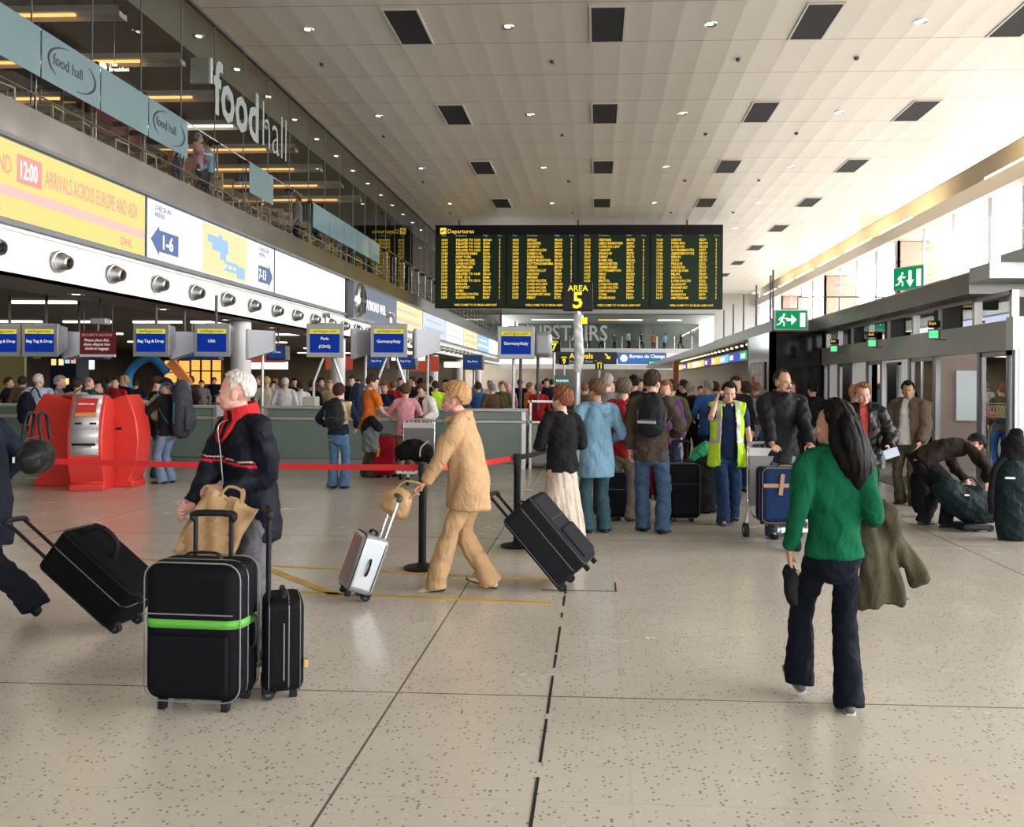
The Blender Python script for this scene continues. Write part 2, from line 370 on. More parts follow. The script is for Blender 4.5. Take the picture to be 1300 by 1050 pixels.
# light cove above the windows: beam, ledge and warm tubes
struct(MB().bx(14.6, 15.3, YB, YF+14, 8.9, 9.5).build('trim_2', mat('window_beam', (.60, .55, .47), .5)))
struct(MB().bx(15.3, 16.6, YB, YF+14, 8.9, 9.0).bx(16.5, 16.7, YB, YF+14, 9.0, 12).bx(14.3, 16.7, YB, YF+14, 11.4, 11.6).bx(14.25, 14.3, YB, YF+14, 10.1, 11.4).build('wall_cove', mat('cove_paint', (.8, .77, .72), .6)))
COVE = glow('warm_tube', (1., .74, .40), 22)
for i in range(9):
    y = 24.5+i*6.6
    if 2 <= i <= 2: continue
    t = MB().bx(14.95, 15.1, y, y+4.8, 9.64, 9.76).build('cove_light', COVE)
    tag(t, 'warm strip lamp in the ceiling cove over the windows, %s from the camera' % ordn(i-(1 if i > 2 else 0)), 'light', 'cove lights')
# --- right-hand window wall with mullions and transoms
FRAMEM = mat('window_frame', (.42, .42, .45), .4, .5)
for k, (y0, y1) in enumerate(((-14, 4), (4, 18), (18, 32), (32, 46), (46, 60.5), (60.5, 74.5), (74.5, 88))):
    z0 = 0 if y0 < 12 else 3.3
    w = MB()
    n = 4
    for i in range(n+1):
        y = y0+(y1-y0)*i/n; w.bx(14.95, 15.05, y-.035, y+.035, z0, 8.9)
    w.bx(14.96, 15.04, y0, y1, 5.6, 5.66); w.bx(14.96, 15.04, y0, y1, z0, z0+.08)
    fr = struct(w.build('window_%d' % (k+1), FRAMEM)); 
    g = MB().quad((15, y0, z0), (15, y1, z0), (15, y1, 8.9), (15, y0, 8.9)).build('pane', WGLASS, fr, recalc=False)
PIER = mat('pink_brick', (.55, .33, .25), .8, noise=.1, nscale=3)
for k, y in enumerate((4., 18., 32.2, 46., 60.5, 74.5)):
    p = struct(MB().bx(15.1, 17.2, y, y+.9, -.1, 8.85).build('wall_pier', PIER))
# far end above bridge right
# --- left facade
struct(MB().bx(-10.4, XL, YB, YF, 3.3, 3.34).build('ceiling_soffit', BROWN))
struct(MB().bx(-30, -10.3, YB, YF, 3.5, 3.6).bx(-10.4, -10.3, YB, YF, 3.3, 3.5).build('ceiling_check_in', DARKC))
struct(MB().bx(-9.12, XL, YB, YF, 3.3, 4.05).build('wall_nozzle_band', mat('white_panel', (.86, .86, .86), .35)))
struct(MB().bx(-9.15, -8.96, YB, YF, 3.98, 4.02).build('trim_3', ALU))
struct(MB().bx(-9.2, -8.9, YB, YF, 4.05, 4.13).bx(-9.2, -8.9, YB, YF, 5.37, 5.43).build('trim_4', mat('sign_frame', (.12, .14, .16), .4)))
struct(MB().bx(-9.25, -8.93, YB, YF, 5.43, 5.98).build('wall_fascia', mat('fascia_steel', (.34, .335, .34), .26, 1., noise=.15, nscale=1.5)))
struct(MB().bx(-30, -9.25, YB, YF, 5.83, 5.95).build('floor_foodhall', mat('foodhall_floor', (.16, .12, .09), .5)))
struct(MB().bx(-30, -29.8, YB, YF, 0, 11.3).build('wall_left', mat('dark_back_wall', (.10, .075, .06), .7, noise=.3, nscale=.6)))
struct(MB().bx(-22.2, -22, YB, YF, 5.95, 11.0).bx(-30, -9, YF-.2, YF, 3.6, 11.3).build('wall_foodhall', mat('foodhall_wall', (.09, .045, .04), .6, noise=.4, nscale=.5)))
# glass of the gallery, joints 1.73 m apart
S = 1.73; Y0 = 13.96
gp = struct(MB().quad((XL-.02, YB, 5.98), (XL-.02, YF, 5.98), (XL-.02, YF, ZC), (XL-.02, YB, ZC)).build('window_8', GLASS, recalc=False))
jt = MB()
for k in range(-8, 41):
    y = Y0+k*S; jt.bx(-9.03, -9.005, y-.006, y+.006, 5.98, ZC)
jt.build('glass_joint', mat('glass_joint', (.14, .16, .16), .4), gp)
rail = MB().cyl((-8.92, YB, 7.3), (-8.92, YF, 7.3), .018, 8).cyl((-8.92, YB, 6.22), (-8.92, YF, 6.22), .018, 8)
clampm = MB()
for k in range(-8, 41):
    y = Y0+k*S; rail.bx(-8.96, -8.93, y-.012, y+.012, 5.98, 7.3)
rl = empty('gallery_handrail', (0, 0, 0), 0, 'long steel handrail running in front of the gallery glass on the left', 'railing')
rail.build('rail', CHROME, rl)
for k in range(-2, 30): MB().bx(-9.0, -8.9, Y0+k*S-.04, Y0+k*S+.04, 7.24, 7.36).build('clamp', BLACK, rl)
def frosted(k0, logo, lab):
    y0, y1 = Y0+k0*S, Y0+(k0+1)*S
    e = empty('frosted_panel', (-8.86, (y0+y1)/2, 6.5), 0, lab, 'glass panel', 'frosted gallery panels')
    MB().bx(-.006, .006, -S/2+.02, S/2-.02, 0, .78).build('glass_sheet', FROST, e)
    if logo:
        ink = mat('logo_ink', (.04, .05, .08), .5)
        text('food', .26, ink, (.012, -.56, .33), FACE_PX, e, 'lettering', bold=.02, sx=.95)
        text('hall', .26, ink, (.012, -.03, .33), FACE_PX, e, 'lettering', sx=.95)
        a = MB()
        for sg in (-1, 1):
            pts = []
            for i in range(15):
                q = R(100+i*9) if sg < 0 else R(-80+i*9)
                pts.append((.014, cos(q)*.68, .39+sin(q)*.31))
            a.tube(pts, [.004+.016*sin(pi*i/14) for i in range(15)], 6)
        a.build('arc', ink, e)
frosted(-1, False, 'plain frosted glass panel at the left edge of the gallery')
frosted(0, True, 'frosted glass panel with the larger food hall logo, nearest of the two')
frosted(1, False, 'plain frosted glass panel between the two logo panels')
frosted(2, True, 'frosted glass panel with the smaller food hall logo, farther of the two')
frosted(5, False, 'single plain frosted glass panel below the large white lettering')
for j, k in enumerate((8, 9, 10, 11, 12)): frosted(k, False, 'plain frosted glass panel in the far run along the gallery, %s of five' % ORD[j])
fh = empty('glass_lettering', (-8.97, 20.72, 8.0), 0, 'large pale letters spelling foodhall across the gallery glass', 'sign')
LET = mat('pale_film', (.27, .32, .32), .5)
text('food', 1.78, LET, (0, 0, 0), FACE_PX, fh, bold=.022, sx=.86)
text('hall', 1.78, LET, (0, 2.98, 0), FACE_PX, fh, bold=-.012, sx=.86)
# food hall ceiling beams with lamps
for i in range(9):
    y = 16.75+i*2.95
    warm = i not in (4,)
    e = empty('ceiling_beam', (-10.7, y, 9.85), 0, '%s lamp beam on the food hall ceiling, %s from the camera' % ('orange lit' if warm else 'white lit', ordn(i)), 'light', 'food hall lamp beams')
    MB().bx(-11, 0, 0, .34, .1, .24).bx(-11, 0, .31, .34, 0, .1).bx(-.02, 0, 0, .34, -.02, .24).build('housing', mat('beam_grey', (.55, .53, .50), .5), e)
    MB().bx(-10.8, -1.1, .1, .18, .05, .1).build('tube', glow('orange_tube', (1, .40, .12), 2.6) if warm else glow('white_tube', (1, .85, .6), 4), e)
# hall end: upstairs gallery on a bridge, wall above, right reveal
struct(MB().bx(-9, 15, YF, YF+.3, 8.2, ZC).bx(10.9, 15, YF, YF+.3, 3.3, 8.2).build('wall_far', mat('far_wall', (.42, .43, .42), .5)))
struct(MB().bx(-9, 11, YF-.3, YF+14, 4.55, 4.95).build('floor_upstairs', ALU))
upw = struct(MB().bx(-9, -8.9, YF, YF+.05, 4.95, 8.2).bx(10.85, 10.9, YF, YF+.05, 4.95, 8.2).build('window_9', ALU))
MB().quad((-9, YF-.1, 4.95), (10.9, YF-.1, 4.95), (10.9, YF-.1, 8.2), (-9, YF-.1, 8.2)).build('pane', GLASS, upw, recalc=False)
struct(MB().bx(-9, 11, YF+13, YF+13.2, 4.9, ZC).build('wall_upstairs', mat('upstairs_wall', (.13, .14, .13), .7, noise=.5, nscale=.4)))
struct(MB().bx(-30, 15, 99, 99.3, 0, 4.6).build('wall_end', mat('end_wall', (.12, .10, .08), .7, noise=.4, nscale=.5)))
# near end of the building (behind the viewer): closed except a high slot, shaped to cut frontal light
struct(MB().bx(-30, XL, YB-.3, YB, 0, 11.3).bx(XL, 17, YB-.3, YB, 5.4, 11.6).bx(XL, XR, YB-.3, YB, 0, 3.2).build('wall_near', CREAM))
# wall at the back of the check-in hall
struct(MB().bx(-30, -9.2, 63, 63.3, 0, 3.5).build('wall_check_in', mat('check_in_wall', (.30, .24, .17), .7, noise=.25, nscale=.5)))
# ------------------------------------------------------------------ left facade: advertising light boxes
YEL = glow('lit_yellow', (1., .80, .28), 1.05); WHT = glow('lit_white', (.95, .97, 1.), 1.15); PNK = glow('lit_pink', (1., .42, .36), 1.0)
LBL = glow('lit_pale_blue', (.42, .68, 1.), 1.0); DBL = glow('lit_dark_blue', (.16, .24, .50), .9); LIL = glow('lit_lilac', (.70, .74, 1.), 1.1)
PALEY = glow('lit_pale_yellow', (1., .83, .45), 1.1); LPK = glow('lit_light_pink', (1., .62, .55), 1.05); WHS = glow('lit_pure_white', (1, 1, 1), 1.4)
def lightbox(y0, y1, face, lab, x=-8.98):
    e = empty('advertising_light_box', (x, y0, 4.13), 0, lab, 'light box', 'advertising light boxes')
    MB().bx(-.2, 0, 0, y1-y0, 0, 1.24).build('box', MT['sign_frame'], e)
    MB().bx(0, .012, .04, y1-y0-.04, .03, 1.21).build('lit_panel', face, e)
    return e
b0 = lightbox(3.16, 10.36, YEL, 'yellow light box panel partly outside the left edge of the picture')
b1 = lightbox(10.41, 17.56, YEL, 'long yellow light box announcing 12:00 arrivals across Europe and Asia')
text('LAND', .40, PNK, (.016, 2.42, .70), FACE_PX, b1, sx=.55)
MB().bx(.012, .018, 3.14, 3.76, .62, 1.06).build('time_block', PNK, b1)
text('12:00', .40, WHS, (.022, 3.18, .70), FACE_PX, b1, sx=.52, bold=.01)
text('ARRIVALS ACROSS EUROPE AND ASIA', .40, PNK, (.016, 3.85, .70), FACE_PX, b1, sx=.435)
MB().bx(.012, .016, .04, 7.1, .36, .52).build('pink_stripe', LPK, b1)
text('DHL', .21, PNK, (.016, 6.2, .12), FACE_PX, b1, bold=.02)
text('Asia', .22, LPK, (.016, 2.4, .12), FACE_PX, b1)
b2 = lightbox(17.61, 24.76, WHT, 'white light box with the yellow plan of check-in areas and blue arrows')
text('CHECK-IN\nAREAS', .15, DBL, (.016, .3, 1.03), FACE_PX, b2, line=.9)
MB().prism([(.15, .42), (.5, .72), (.5, .64), (1.35, .64), (1.35, .2), (.5, .2), (.5, .12)], lambda u, v, d: (d, u, v), .012, .018).build('arrow', DBL, b2)
text('1-6', .40, WHS, (.022, .58, .28), FACE_PX, b2, bold=.02)
MB().bx(.012, .018, 2.55, 5.15, .05, 1.19).build('plan', PALEY, b2)
pl = MB()
for (u, v, wu, wv) in ((2.8, .78, .5, .18), (3.05, .62, .9, .32), (3.4, .9, .22, .12), (3.5, .45, .35, .3), (3.75, .38, .8, .08), (3.75, .22, .8, .06), (3.9, .24, .08, .2), (4.2, .24, .08, .2), (4.45, .24, .1, .2), (4.5, .12, .5, .3)):
    pl.bx(.018, .024, u, u+wu, v, v+wv)
pl.build('plan_building', LBL, b2)
for yy in (1.75, 2.1): text('....\n....\n....\n....\n....', .16, LIL, (.016, yy, 1.0), FACE_PX, b2, name='small_print')
text('CHECK-IN\nAREAS', .15, DBL, (.016, 6.0, 1.03), FACE_PX, b2, line=.9)
MB().prism([(7.0, .42), (6.7, .72), (6.7, .64), (5.95, .64), (5.95, .2), (6.7, .2), (6.7, .12)], lambda u, v, d: (d, u, v), .012, .018).build('arrow', DBL, b2)
text('7-13', .36, WHS, (.022, 5.98, .29), FACE_PX, b2, bold=.02, sx=.8)
b3 = lightbox(24.81, 31.86, WHS, 'blank white light box beside the grey watch advertisement')
b4 = empty('watch_advertisement', (-8.7, 32.0, 3.98), 0, 'projecting grey advertisement with round emblem and white lettering RAYMOND WEIL', 'sign')
MB().bx(-.3, 0, 0, 7.0, 0, 1.35).build('box', mat('advert_grey', (.12, .13, .15), .3), b4)
MB().bx(0, .01, .1, 6.9, .08, 1.27).build('lit_panel', glow('lit_grey', (.20, .24, .30), 1.0), b4)
text('RAYMOND WEIL', .52, WHS, (.014, 1.5, .45), FACE_PX, b4, sx=.86, bold=.015)
text('GENEVE', .3, WHS, (.014, 5.5, .45), FACE_PX, b4, sx=.8)
MB().lathe([(.0, 0), (.62, 0), (.62, .12), (.5, .18), (.48, .1), (0, .1)], (0, .7, .68), M.Rotation(R(90), 3, 'Y'), 28).build('emblem', CHROME, b4)
em = MB(); em.box((.16, .7, .68), (.05, .9, .12)); em.box((.16, .7, .68), (.05, .12, .9)); em.build('emblem_cross', DGREY, b4)
for i, (c, nm) in enumerate(((PALEY, 'pale yellow'), (LIL, 'lilac'), (WHT, 'white'), (PALEY, 'yellow'), (LBL, 'pale blue'), (WHS, 'bare white'))):
    y = 39.15+i*7.2
    bb = lightbox(y, y+7.1, c, '%s light box %s' % (nm, 'next beyond the watch advertisement' if i == 0 else 'in the far run of the facade, %s beyond the watch advertisement' % ordn(i)))
    if i < 5:
        st = MB(); st.bx(.012, .016, .4, 6.6, .35, .5); st.bx(.012, .016, 1.0, 5.6, .8, .9); st.build('stripe', (LPK, LBL, LIL, LPK, WHS)[i], bb)
# air nozzles
nz = empty('air_nozzle', (0, 0, 0)); nzs = []
MB().lathe([(.0, 0), (.21, 0), (.22, .02), (.21, .05), (.19, .055), (.13, .24), (.10, .26), (.095, .25), (.09, .14), (0, .14)], (0, 0, 0), M.Rotation(R(90), 3, 'Y'), 28).build('cone', STEEL, nz)
MB().lathe([(.0, 0), (.088, 0), (.088, .02), (0, .02)], (.15, 0, 0), M.Rotation(R(90), 3, 'Y'), 20).build('opening', BLACK, nz)
for i in range(42):
    o = nz if i == 0 else clone(nz)
    y = 11.23+1.7*i; o.location = (-8.95, y, 3.66); o.scale = (.85, .85, .85)
    o.rotation_euler = (0, R(8), R(-10))
    tag(o, 'round steel air nozzle on the white band, %s from the left edge' % ordn(i-1) if i else 'round steel air nozzle on the white band outside the left edge', 'air nozzle', 'air nozzles along the white band')
# ------------------------------------------------------------------ ceiling vents and lamps
vent = empty('ceiling_vent', (0, 0, ZC))
MB().bx(-.375, .375, -1.02, 1.02, -.02, .0).build('grille', mat('vent_dark', (.03, .03, .033), .7), vent)
MB().bx(-.42, -.375, -1.07, 1.07, -.03, 0).bx(.375, .42, -1.07, 1.07, -.03, 0).bx(-.375, .375, -1.07, -1.02, -.03, 0).bx(-.375, .375, 1.02, 1.07, -.03, 0).build('frame', mat('vent_frame', (.5, .48, .44), .4), vent)
first = True
for r in range(9):
    for c, x in enumerate((-4.5, .2, 5.0, 9.7)):
        o = vent if first else clone(vent); first = False
        o.location = (x, 21.25+7*r, ZC)
        tag(o, 'dark rectangular ceiling vent in the %s row from the viewer, %s from the left' % (ORD[r], ORD[c]), 'vent', 'ceiling vents')
dl = empty('downlight', (0, 0, ZC))
MB().lathe([(0, -.005), (.13, -.005), (.15, -.02), (.16, 0), (0, 0)]).build('ring', CHROME, dl)
MB().lathe([(0, -.012), (.07, -.012), (.07, -.004), (0, -.004)]).build('bulb', glow('bulb', (1, .97, .9), 6), dl)
first = True
for r in range(6):
    for c, x in enumerate((-6.95, -2.15, 2.6, 7.4)):
        o = dl if first else clone(dl); first = False
        o.location = (x, 21.3+7*r, ZC); tag(o, 'small round ceiling downlight in the %s row from the viewer, %s from the left' % (ORD[r], ORD[c]), 'light', 'hall downlights')
for i in range(14):
    o = clone(dl); o.location = (-9.75, 19.3+2.333*i, ZC); tag(o, 'small downlight behind the gallery glass edge, %s from the viewer' % ordn(i), 'light', 'gallery edge downlights')
for i in range(12):
    o = clone(dl); o.location = (-9.7, 13.0+3.4*i, 3.295); tag(o, 'recessed soffit lamp under the white band, %s from the left' % ordn(i), 'light', 'soffit lamps')
    o.children[0].data = o.children[0].data
det = MB().lathe([(0, -.07), (.05, -.07), (.07, -.03), (.07, 0), (0, 0)]).build('smoke_detector', DGREY)
first = True
for r in range(4):
    for c, x in enumerate((-7.3, -1.2, 3.6, 6.6)):
        o = det if first else clone(det); first = False
        o.location = (x, 23.6+7*r, ZC); tag(o, 'tiny dark smoke detector on the ceiling, %s row and %s from the left' % (ORD[r], ORD[c]), 'smoke detector', 'smoke detectors')
# ------------------------------------------------------------------ departures board
BY = 46.5; pA = at(553, 286, BY); pB = at(918, 288, BY); bx0, bx1 = pA.x, pB.x; bz1 = pA.z; bz0 = at(735, 392, BY).z
bd = empty('departures_board', (bx0, BY, bz0), 0, 'huge black departures board with rows of amber flight text hanging from the ceiling', 'departures board')
BW = bx1-bx0; BH = bz1-bz0
BB = mat('board_black', (.008, .008, .01), .35); AMB = glow('amber_text', (1., .66, .06), 1.25); BGR = mat('board_green_black', (.012, .028, .018), .4)
MB().bx(0, BW, 0, .5, 0, BH).build('housing', BB, bd)
HW = glow('header_white', (.6, .6, .55), .8)
DEST = ['DELAYED TO 13:50', 'DELAYED TO 13:30', 'DELAYED TO 14:05', 'DELAYED TO 14:20', 'AVIGNON PARIS', 'NEW YORK', 'LONDON LHR', 'LONDON STN', 'AMSTERDAM', 'MILAN BGY', 'DELAYED TO 14:45', 'PARIS CDG', 'DELAYED TO 15:10', 'MALAGA', 'BUDAPEST', 'CORK', 'BRUSSELS SOUTH', 'GLASGOW PIK',
        'SEVILLE', 'ALICANTE', 'OPORTO', 'LONDON LTN', 'LIVERPOOL', 'EDINBURGH', 'LEEDS BRADFORD', 'NOTTINGHAM EMA', 'VIENNA', 'LONDON LCY', 'GALWAY', 'MADRID', 'LONDON STN', 'LONDON LGW', 'LONDON LHR', 'LONDON LTN', 'FRANKFURT HHN', 'KERRY',
        'NEWARK', 'LEEDS BRADFORD', 'LONDON LGW', 'CARDIFF', 'KRAKOW', 'DERRY', 'ROME CIA', 'MANCHESTER', 'BIRMINGHAM', 'SOUTHAMPTON', 'FARO', 'NICE', 'BRISTOL', 'LONDON LHR', 'LONDON STN', 'NEWCASTLE', 'CORK', 'EDINBURGH',
        'LISBON', 'PARIS BVA', 'LONDON', 'BOURNEMOUTH', 'ABERDEEN DYCE', 'BERLIN', 'SLIGO', 'PRAGUE', 'VALENCIA', 'BARCELONA', 'MILAN', 'KNOCK', 'LONDON LTN', 'GLASGOW', 'FRANKFURT', 'MUNICH', 'SHANNON', 'AMSTERDAM']
pw = BW/4
for p in range(4):
    x0 = pw*p+.06
    MB().bx(x0, x0+pw-.12, -.02, 0, .08, BH-.5).build('display_panel', BGR, bd)
    tm, ds, fl_, ar = [], [], [], []
    for r in range(18):
        q = p*18+r; tm.append('%02d:%02d' % (13+q//14, (q*7) % 60)); ds.append(DEST[q]); fl_.append(random.choice(['EI', 'FR', 'BD', 'RE'])+str(random.randint(110, 989))); ar.append(str(random.choice([1, 2, 4, 5, 6, 7, 9])))
    ts = .175; ln = (BH-1.16)/18/ts; zt = BH-.83
    for (lst, xx, sx) in ((tm, .25, .86), (ds, 1.02, .86), (fl_, 2.45, .86), (ar, 3.28, .8)):
        text('\n'.join(lst), ts, AMB, (x0+xx*pw/3.72, -.03, zt), parent=bd, name='flight_rows', bold=.022, sx=sx, ext=.001, line=ln, res=1)
    for (s_, xx) in (('Time', .25), ('Destination', 1.02), ('Flight', 2.45), ('Area', 3.2)):
        text(s_, .12, HW, (x0+xx*pw/3.72, -.03, BH-.58), parent=bd, name='heading', ext=.001, res=1)
    text('WELCOME TO DUBLIN AIRPORT', .15, AMB, (x0+.95, -.03, .13), parent=bd, name='welcome_line', bold=.015, ext=.001, res=1)
text('Departures', .3, AMB, (.62, -.03, BH-.42), parent=bd, name='heading', ext=.001)
MB().bx(.25, .56, -.04, -.02, BH-.46, BH-.14).build('aeroplane_square', AMB, bd)
ap = MB(); ap.prism([(.30, BH-.3), (.5, BH-.24), (.5, BH-.28), (.3, BH-.38)], lambda u, v, d: (u, d, v), -.05, -.041); ap.build('aeroplane', BB, bd)
for k, x in enumerate((1.2, BW/2, BW-1.8)):
    MB().cyl((x, .25, BH), (x, .25, ZC-bz0), .05, 8).build('hanger', DGREY, bd)
# ------------------------------------------------------------------ right-hand door building
CAN = mat('canopy_grey', (.20, .195, .19), .35, .3, noise=.1, nscale=2); CANW = mat('canopy_white', (.55, .62, .66), .35, .2)
struct(MB().bx(5.45, 15, 13.6, 23.6, 3.05, 3.35).bx(4.5, 15, 23.6, 82, 3.05, 3.35).build('ceiling_low_roof', CAN))
struct(MB().bx(5.6, 15, 13.8, 82, 3.35, 3.42).build('ceiling_roof_deck', mat('roof_deck', (.84, .82, .79), .6)))
struct(MB().bx(5.45, 15, 12.9, 13.6, 3.2, 3.42).bx(5.9, 15, 12.6, 13.6, 3.42, 3.62).build('trim_5', CANW))
struct(MB().bx(5.72, 15, 12.78, 13.0, 2.2, 2.66).build('trim_6', CANW))
struct(MB().bx(5.72, 5.95, 13.0, 23.4, 2.2, 2.62).build('trim_7', mat('lintel', (.34, .335, .32), .35, .3)))
struct(MB().bx(4.45, 15, 23.5, 23.7, 0, 3.05).bx(4.45, 4.6, 23.5, 27.0, 0, 3.05).build('wall_stone', STONE))
struct(MB().bx(5.9, 15, 13.0, 23.5, 2.95, 3.05).build('ceiling_lobby', mat('lobby_ceiling', (.4, .38, .35), .5)))
struct(MB().bx(9.9, 10.1, 12.8, 15.2, 0, 3.05).bx(9.9, 10.1, 19.0, 20.2, 0, 3.05).bx(9.9, 10.1, 13, 23.5, 2.4, 3.05).build('wall_lobby', mat('lobby_wall', (.30, .20, .15), .5)))
g = struct(MB().quad((10, 13, 0), (10, 23.5, 0), (10, 23.5, 2.4), (10, 13, 2.4)).build('window_10', WGLASS, recalc=False))
lf = MB()
for y in (13.05, 14.4, 15.7, 17.0, 18.3, 19.6, 20.9, 22.2, 23.4): lf.bx(9.95, 10.05, y-.04, y+.04, 0, 2.4)
lf.bx(9.95, 10.05, 13, 23.5, 1.05, 1.1); lf.build('window_frame', FRAMEM, g)
# transom windows over the lintel
tr = struct(MB().quad((5.86, 13, 2.62), (5.86, 23.4, 2.62), (5.86, 23.4, 3.05), (5.86, 13, 3.05)).build('window_11', glassm('dark_transom', (.35, .36, .36), 1.3), recalc=False))
tf = MB()
for y in (13.04, 14.3, 15.7, 17.0, 18.4, 19.7, 21.0, 22.2, 23.3): tf.bx(5.8, 5.9, y-.04, y+.04, 2.62, 3.05)
tf.bx(5.8, 5.9, 13, 23.4, 2.99, 3.05); tf.build('window_frame', ALU, tr)
for y in (14.9, 17.6, 20.3): 
    d = MB().bx(5.84, 5.88, y, y+1.15, 2.64, 3.0).build('transom_reflection', BLACK, tr)  # black slabs stand in for dark reflections in the transom glass
# glass doors; each leaf a structure piece of its own
dn = 0
def door(y0, y1, x=5.8, sticker=False, screen=False):
    global dn; dn += 1
    f = MB(); w_ = .055
    f.bx(x-.03, x+.03, y0, y0+w_, 0, 2.2).bx(x-.03, x+.03, y1-w_, y1, 0, 2.2).bx(x-.03, x+.03, y0, y1, 2.13, 2.2).bx(x-.03, x+.03, y0, y1, 0, .09)
    d = struct(f.build('door_%d' % dn, mat('door_frame', (.30, .30, .32), .35, .7)))
    MB().quad((x, y0+w_, .09), (x, y1-w_, .09), (x, y1-w_, 2.13), (x, y0+w_, 2.13)).build('pane', DGLASS, d, recalc=False)
    if sticker:
        h = (y1-y0)*.36
        MB().bx(x-.012, x-.006, y0+.1+h, y0+.1+2*h, 1.22, 1.42).build('red_sticker', mat('sticker_red', (.55, .06, .05), .5), d)
        MB().bx(x-.012, x-.006, y0+.1, y0+.08+h, 1.25, 1.42).build('green_sticker', mat('sticker_green', (.42, .45, .12), .5), d)
        MB().bx(x-.012, x-.006, y0+.1, y0+.08+h, 1.15, 1.22).build('dark_sticker', mat('sticker_dark', (.02, .04, .12), .5), d)
        text('NO\nSMOKING', .07, WHS if 0 else mat('sticker_white', (.8, .8, .8), .5), (x-.014, y0+.06+2*h, 1.34), FACE_NX, d, line=.9)
    if screen:
        k = MB(); n = int((y1-y0-.16)/.11)
        for i in range(n):
            yy = y0+.1+i*.11
            k.box((x-.012, yy+.05, 1.35), (.004, .012, .16), M.Rotation(R(35), 3, 'X')); k.box((x-.012, yy+.05, 1.35), (.004, .012, .16), M.Rotation(R(-35), 3, 'X'))
            k.bx(x-.014, x-.010, yy, yy+.03, 1.28, 1.31).bx(x-.014, x-.010, yy, yy+.03, 1.39, 1.42)
        k.bx(x-.014, x-.010, y0+.1, y1-.1, 1.44, 1.452).bx(x-.014, x-.010, y0+.1, y1-.1, 1.25, 1.262)
        k.build('knot_pattern', mat('etched_white', (.75, .78, .8), .5), d)
    return d
door(13.05, 13.95, sticker=True, screen=True); door(14.1, 14.85, x=6.5, screen=True); door(14.9, 15.65, x=6.5, screen=True)
door(15.85, 17.0, sticker=True); door(18.75, 19.6); door(20.9, 21.9); door(19.8, 20.8, x=6.5)
jb = MB()
for y in (12.85, 14.02, 15.77, 17.08, 18.67, 19.7, 20.8, 22.0, 23.3): jb.bx(5.76, 5.84, y-.045, y+.045, 0, 2.2)
jb2 = struct(jb.build('trim_8', MT['door_frame']))
struct(MB().bx(5.9, 9.9, 23.3, 23.45, 0, 2.95).build('wall_lobby', mat('lobby_daylight_pale', (.5, .51, .52), .5)))  # pale face added so the far door glass looks daylit
ws_ = struct(MB().bx(6.9, 8.9, 18.6, 18.75, 0, 2.95).build('wall_lobby', mat('lobby_brown', (.22, .17, .15), .6)))
pp = MB().bx(7.2, 7.6, 18.55, 18.6, 1.0, 2.0).build('wall_poster', mat('poster_pale', (.5, .56, .6), .5)); tag(pp, 'pale upright poster on the brown wall behind the open glass doors', 'poster'); pp.name = 'poster'
# side screens of the doors between inner and outer skin, and the facade turning right
ds_ = struct(MB().quad((5.8, 12.85, 0), (15, 12.85, 0), (15, 12.85, 2.2), (5.8, 12.85, 2.2)).build('window_12', DGLASS, recalc=False))
sf = MB()
for x in (5.85, 7.6, 9.4, 11.2, 13): sf.bx(x-.04, x+.04, 12.8, 12.9, 0, 2.2)
sf.bx(5.8, 15, 12.8, 12.9, 0, .08); sf.build('window_frame', MT['door_frame'], ds_)
for (px, py, w_, yy) in ((1058, 438, .3, 21.3), (1112, 430, .3, 18.4), (1193, 424, .33, 15.1)):
    p = at(px, py, yy)
    e = empty('door_exit_lamp', (5.5, yy, 2.45), R(-35), 'small green lit exit lamp on the lintel over the %s glass doors' % {21.3: 'farthest', 18.4: 'middle', 15.1: 'nearest'}[yy], 'exit lamp', 'exit lamps over the glass doors')
    e.scale = (.7, .7, .7)
    MB().box((0, 0, .12), (.26, .1, .24)).build('housing', GREYM, e, bevel=.01)
    MB().box((0, -.055, .12), (.20, .01, .17)).build('lit_face', glow('exit_lit', (.12, .9, .32), 1.3), e)
    MB().box((0, 0, .36), (.24, .16, .16)).build('camera_box', BLACK, e, bevel=.01)
    text('Exit', .1, AMB, (-.09, -.085, .34), parent=e)
    MB().cyl((0, 0, .0), (.25, .1, 0), .02, 8).cyl((0, 0, -.02), (0, 0, .02), .05, 12).build('bracket', GREYM, e)
# wall piece hanging above and masts of the glass screen on the roof edge
for i, (px, yt) in enumerate(((1001, 330), (978, 350), (960, 362), (944, 374), (931, 386), (919, 394))):
    Y = 21.75+2.25*i; x = at(px, 400, Y).x
    m_ = MB().bx(-.02, .02, -.04, .04, 0, at(px, yt, Y).z-3.35).build('screen_mast', mat('mast', (.10, .09, .11), .5)); m_.location = (x, Y, 3.35)
    tag(m_, 'thin dark mast standing on the low roof edge, %s from the right' % ORD[i], 'mast', 'masts on the low roof')
    if m_.location.y < 23.6: m_.location.y = 23.65
rr = empty('roof_rail', (0, 0, 0), 0, 'thin dark handrail along the low roof in front of the windows', 'railing')
MB().cyl((5.9, 27, 4.28), (9.4, 27, 4.28), .02, 8).build('rail', mat('mast', (.1, .09, .11), .5), rr)
for x in (5.9, 7.1, 8.25, 9.4): MB().cyl((x, 27, 3.42), (x, 27, 4.28), .018, 8).build('post', MT['mast'], rr)
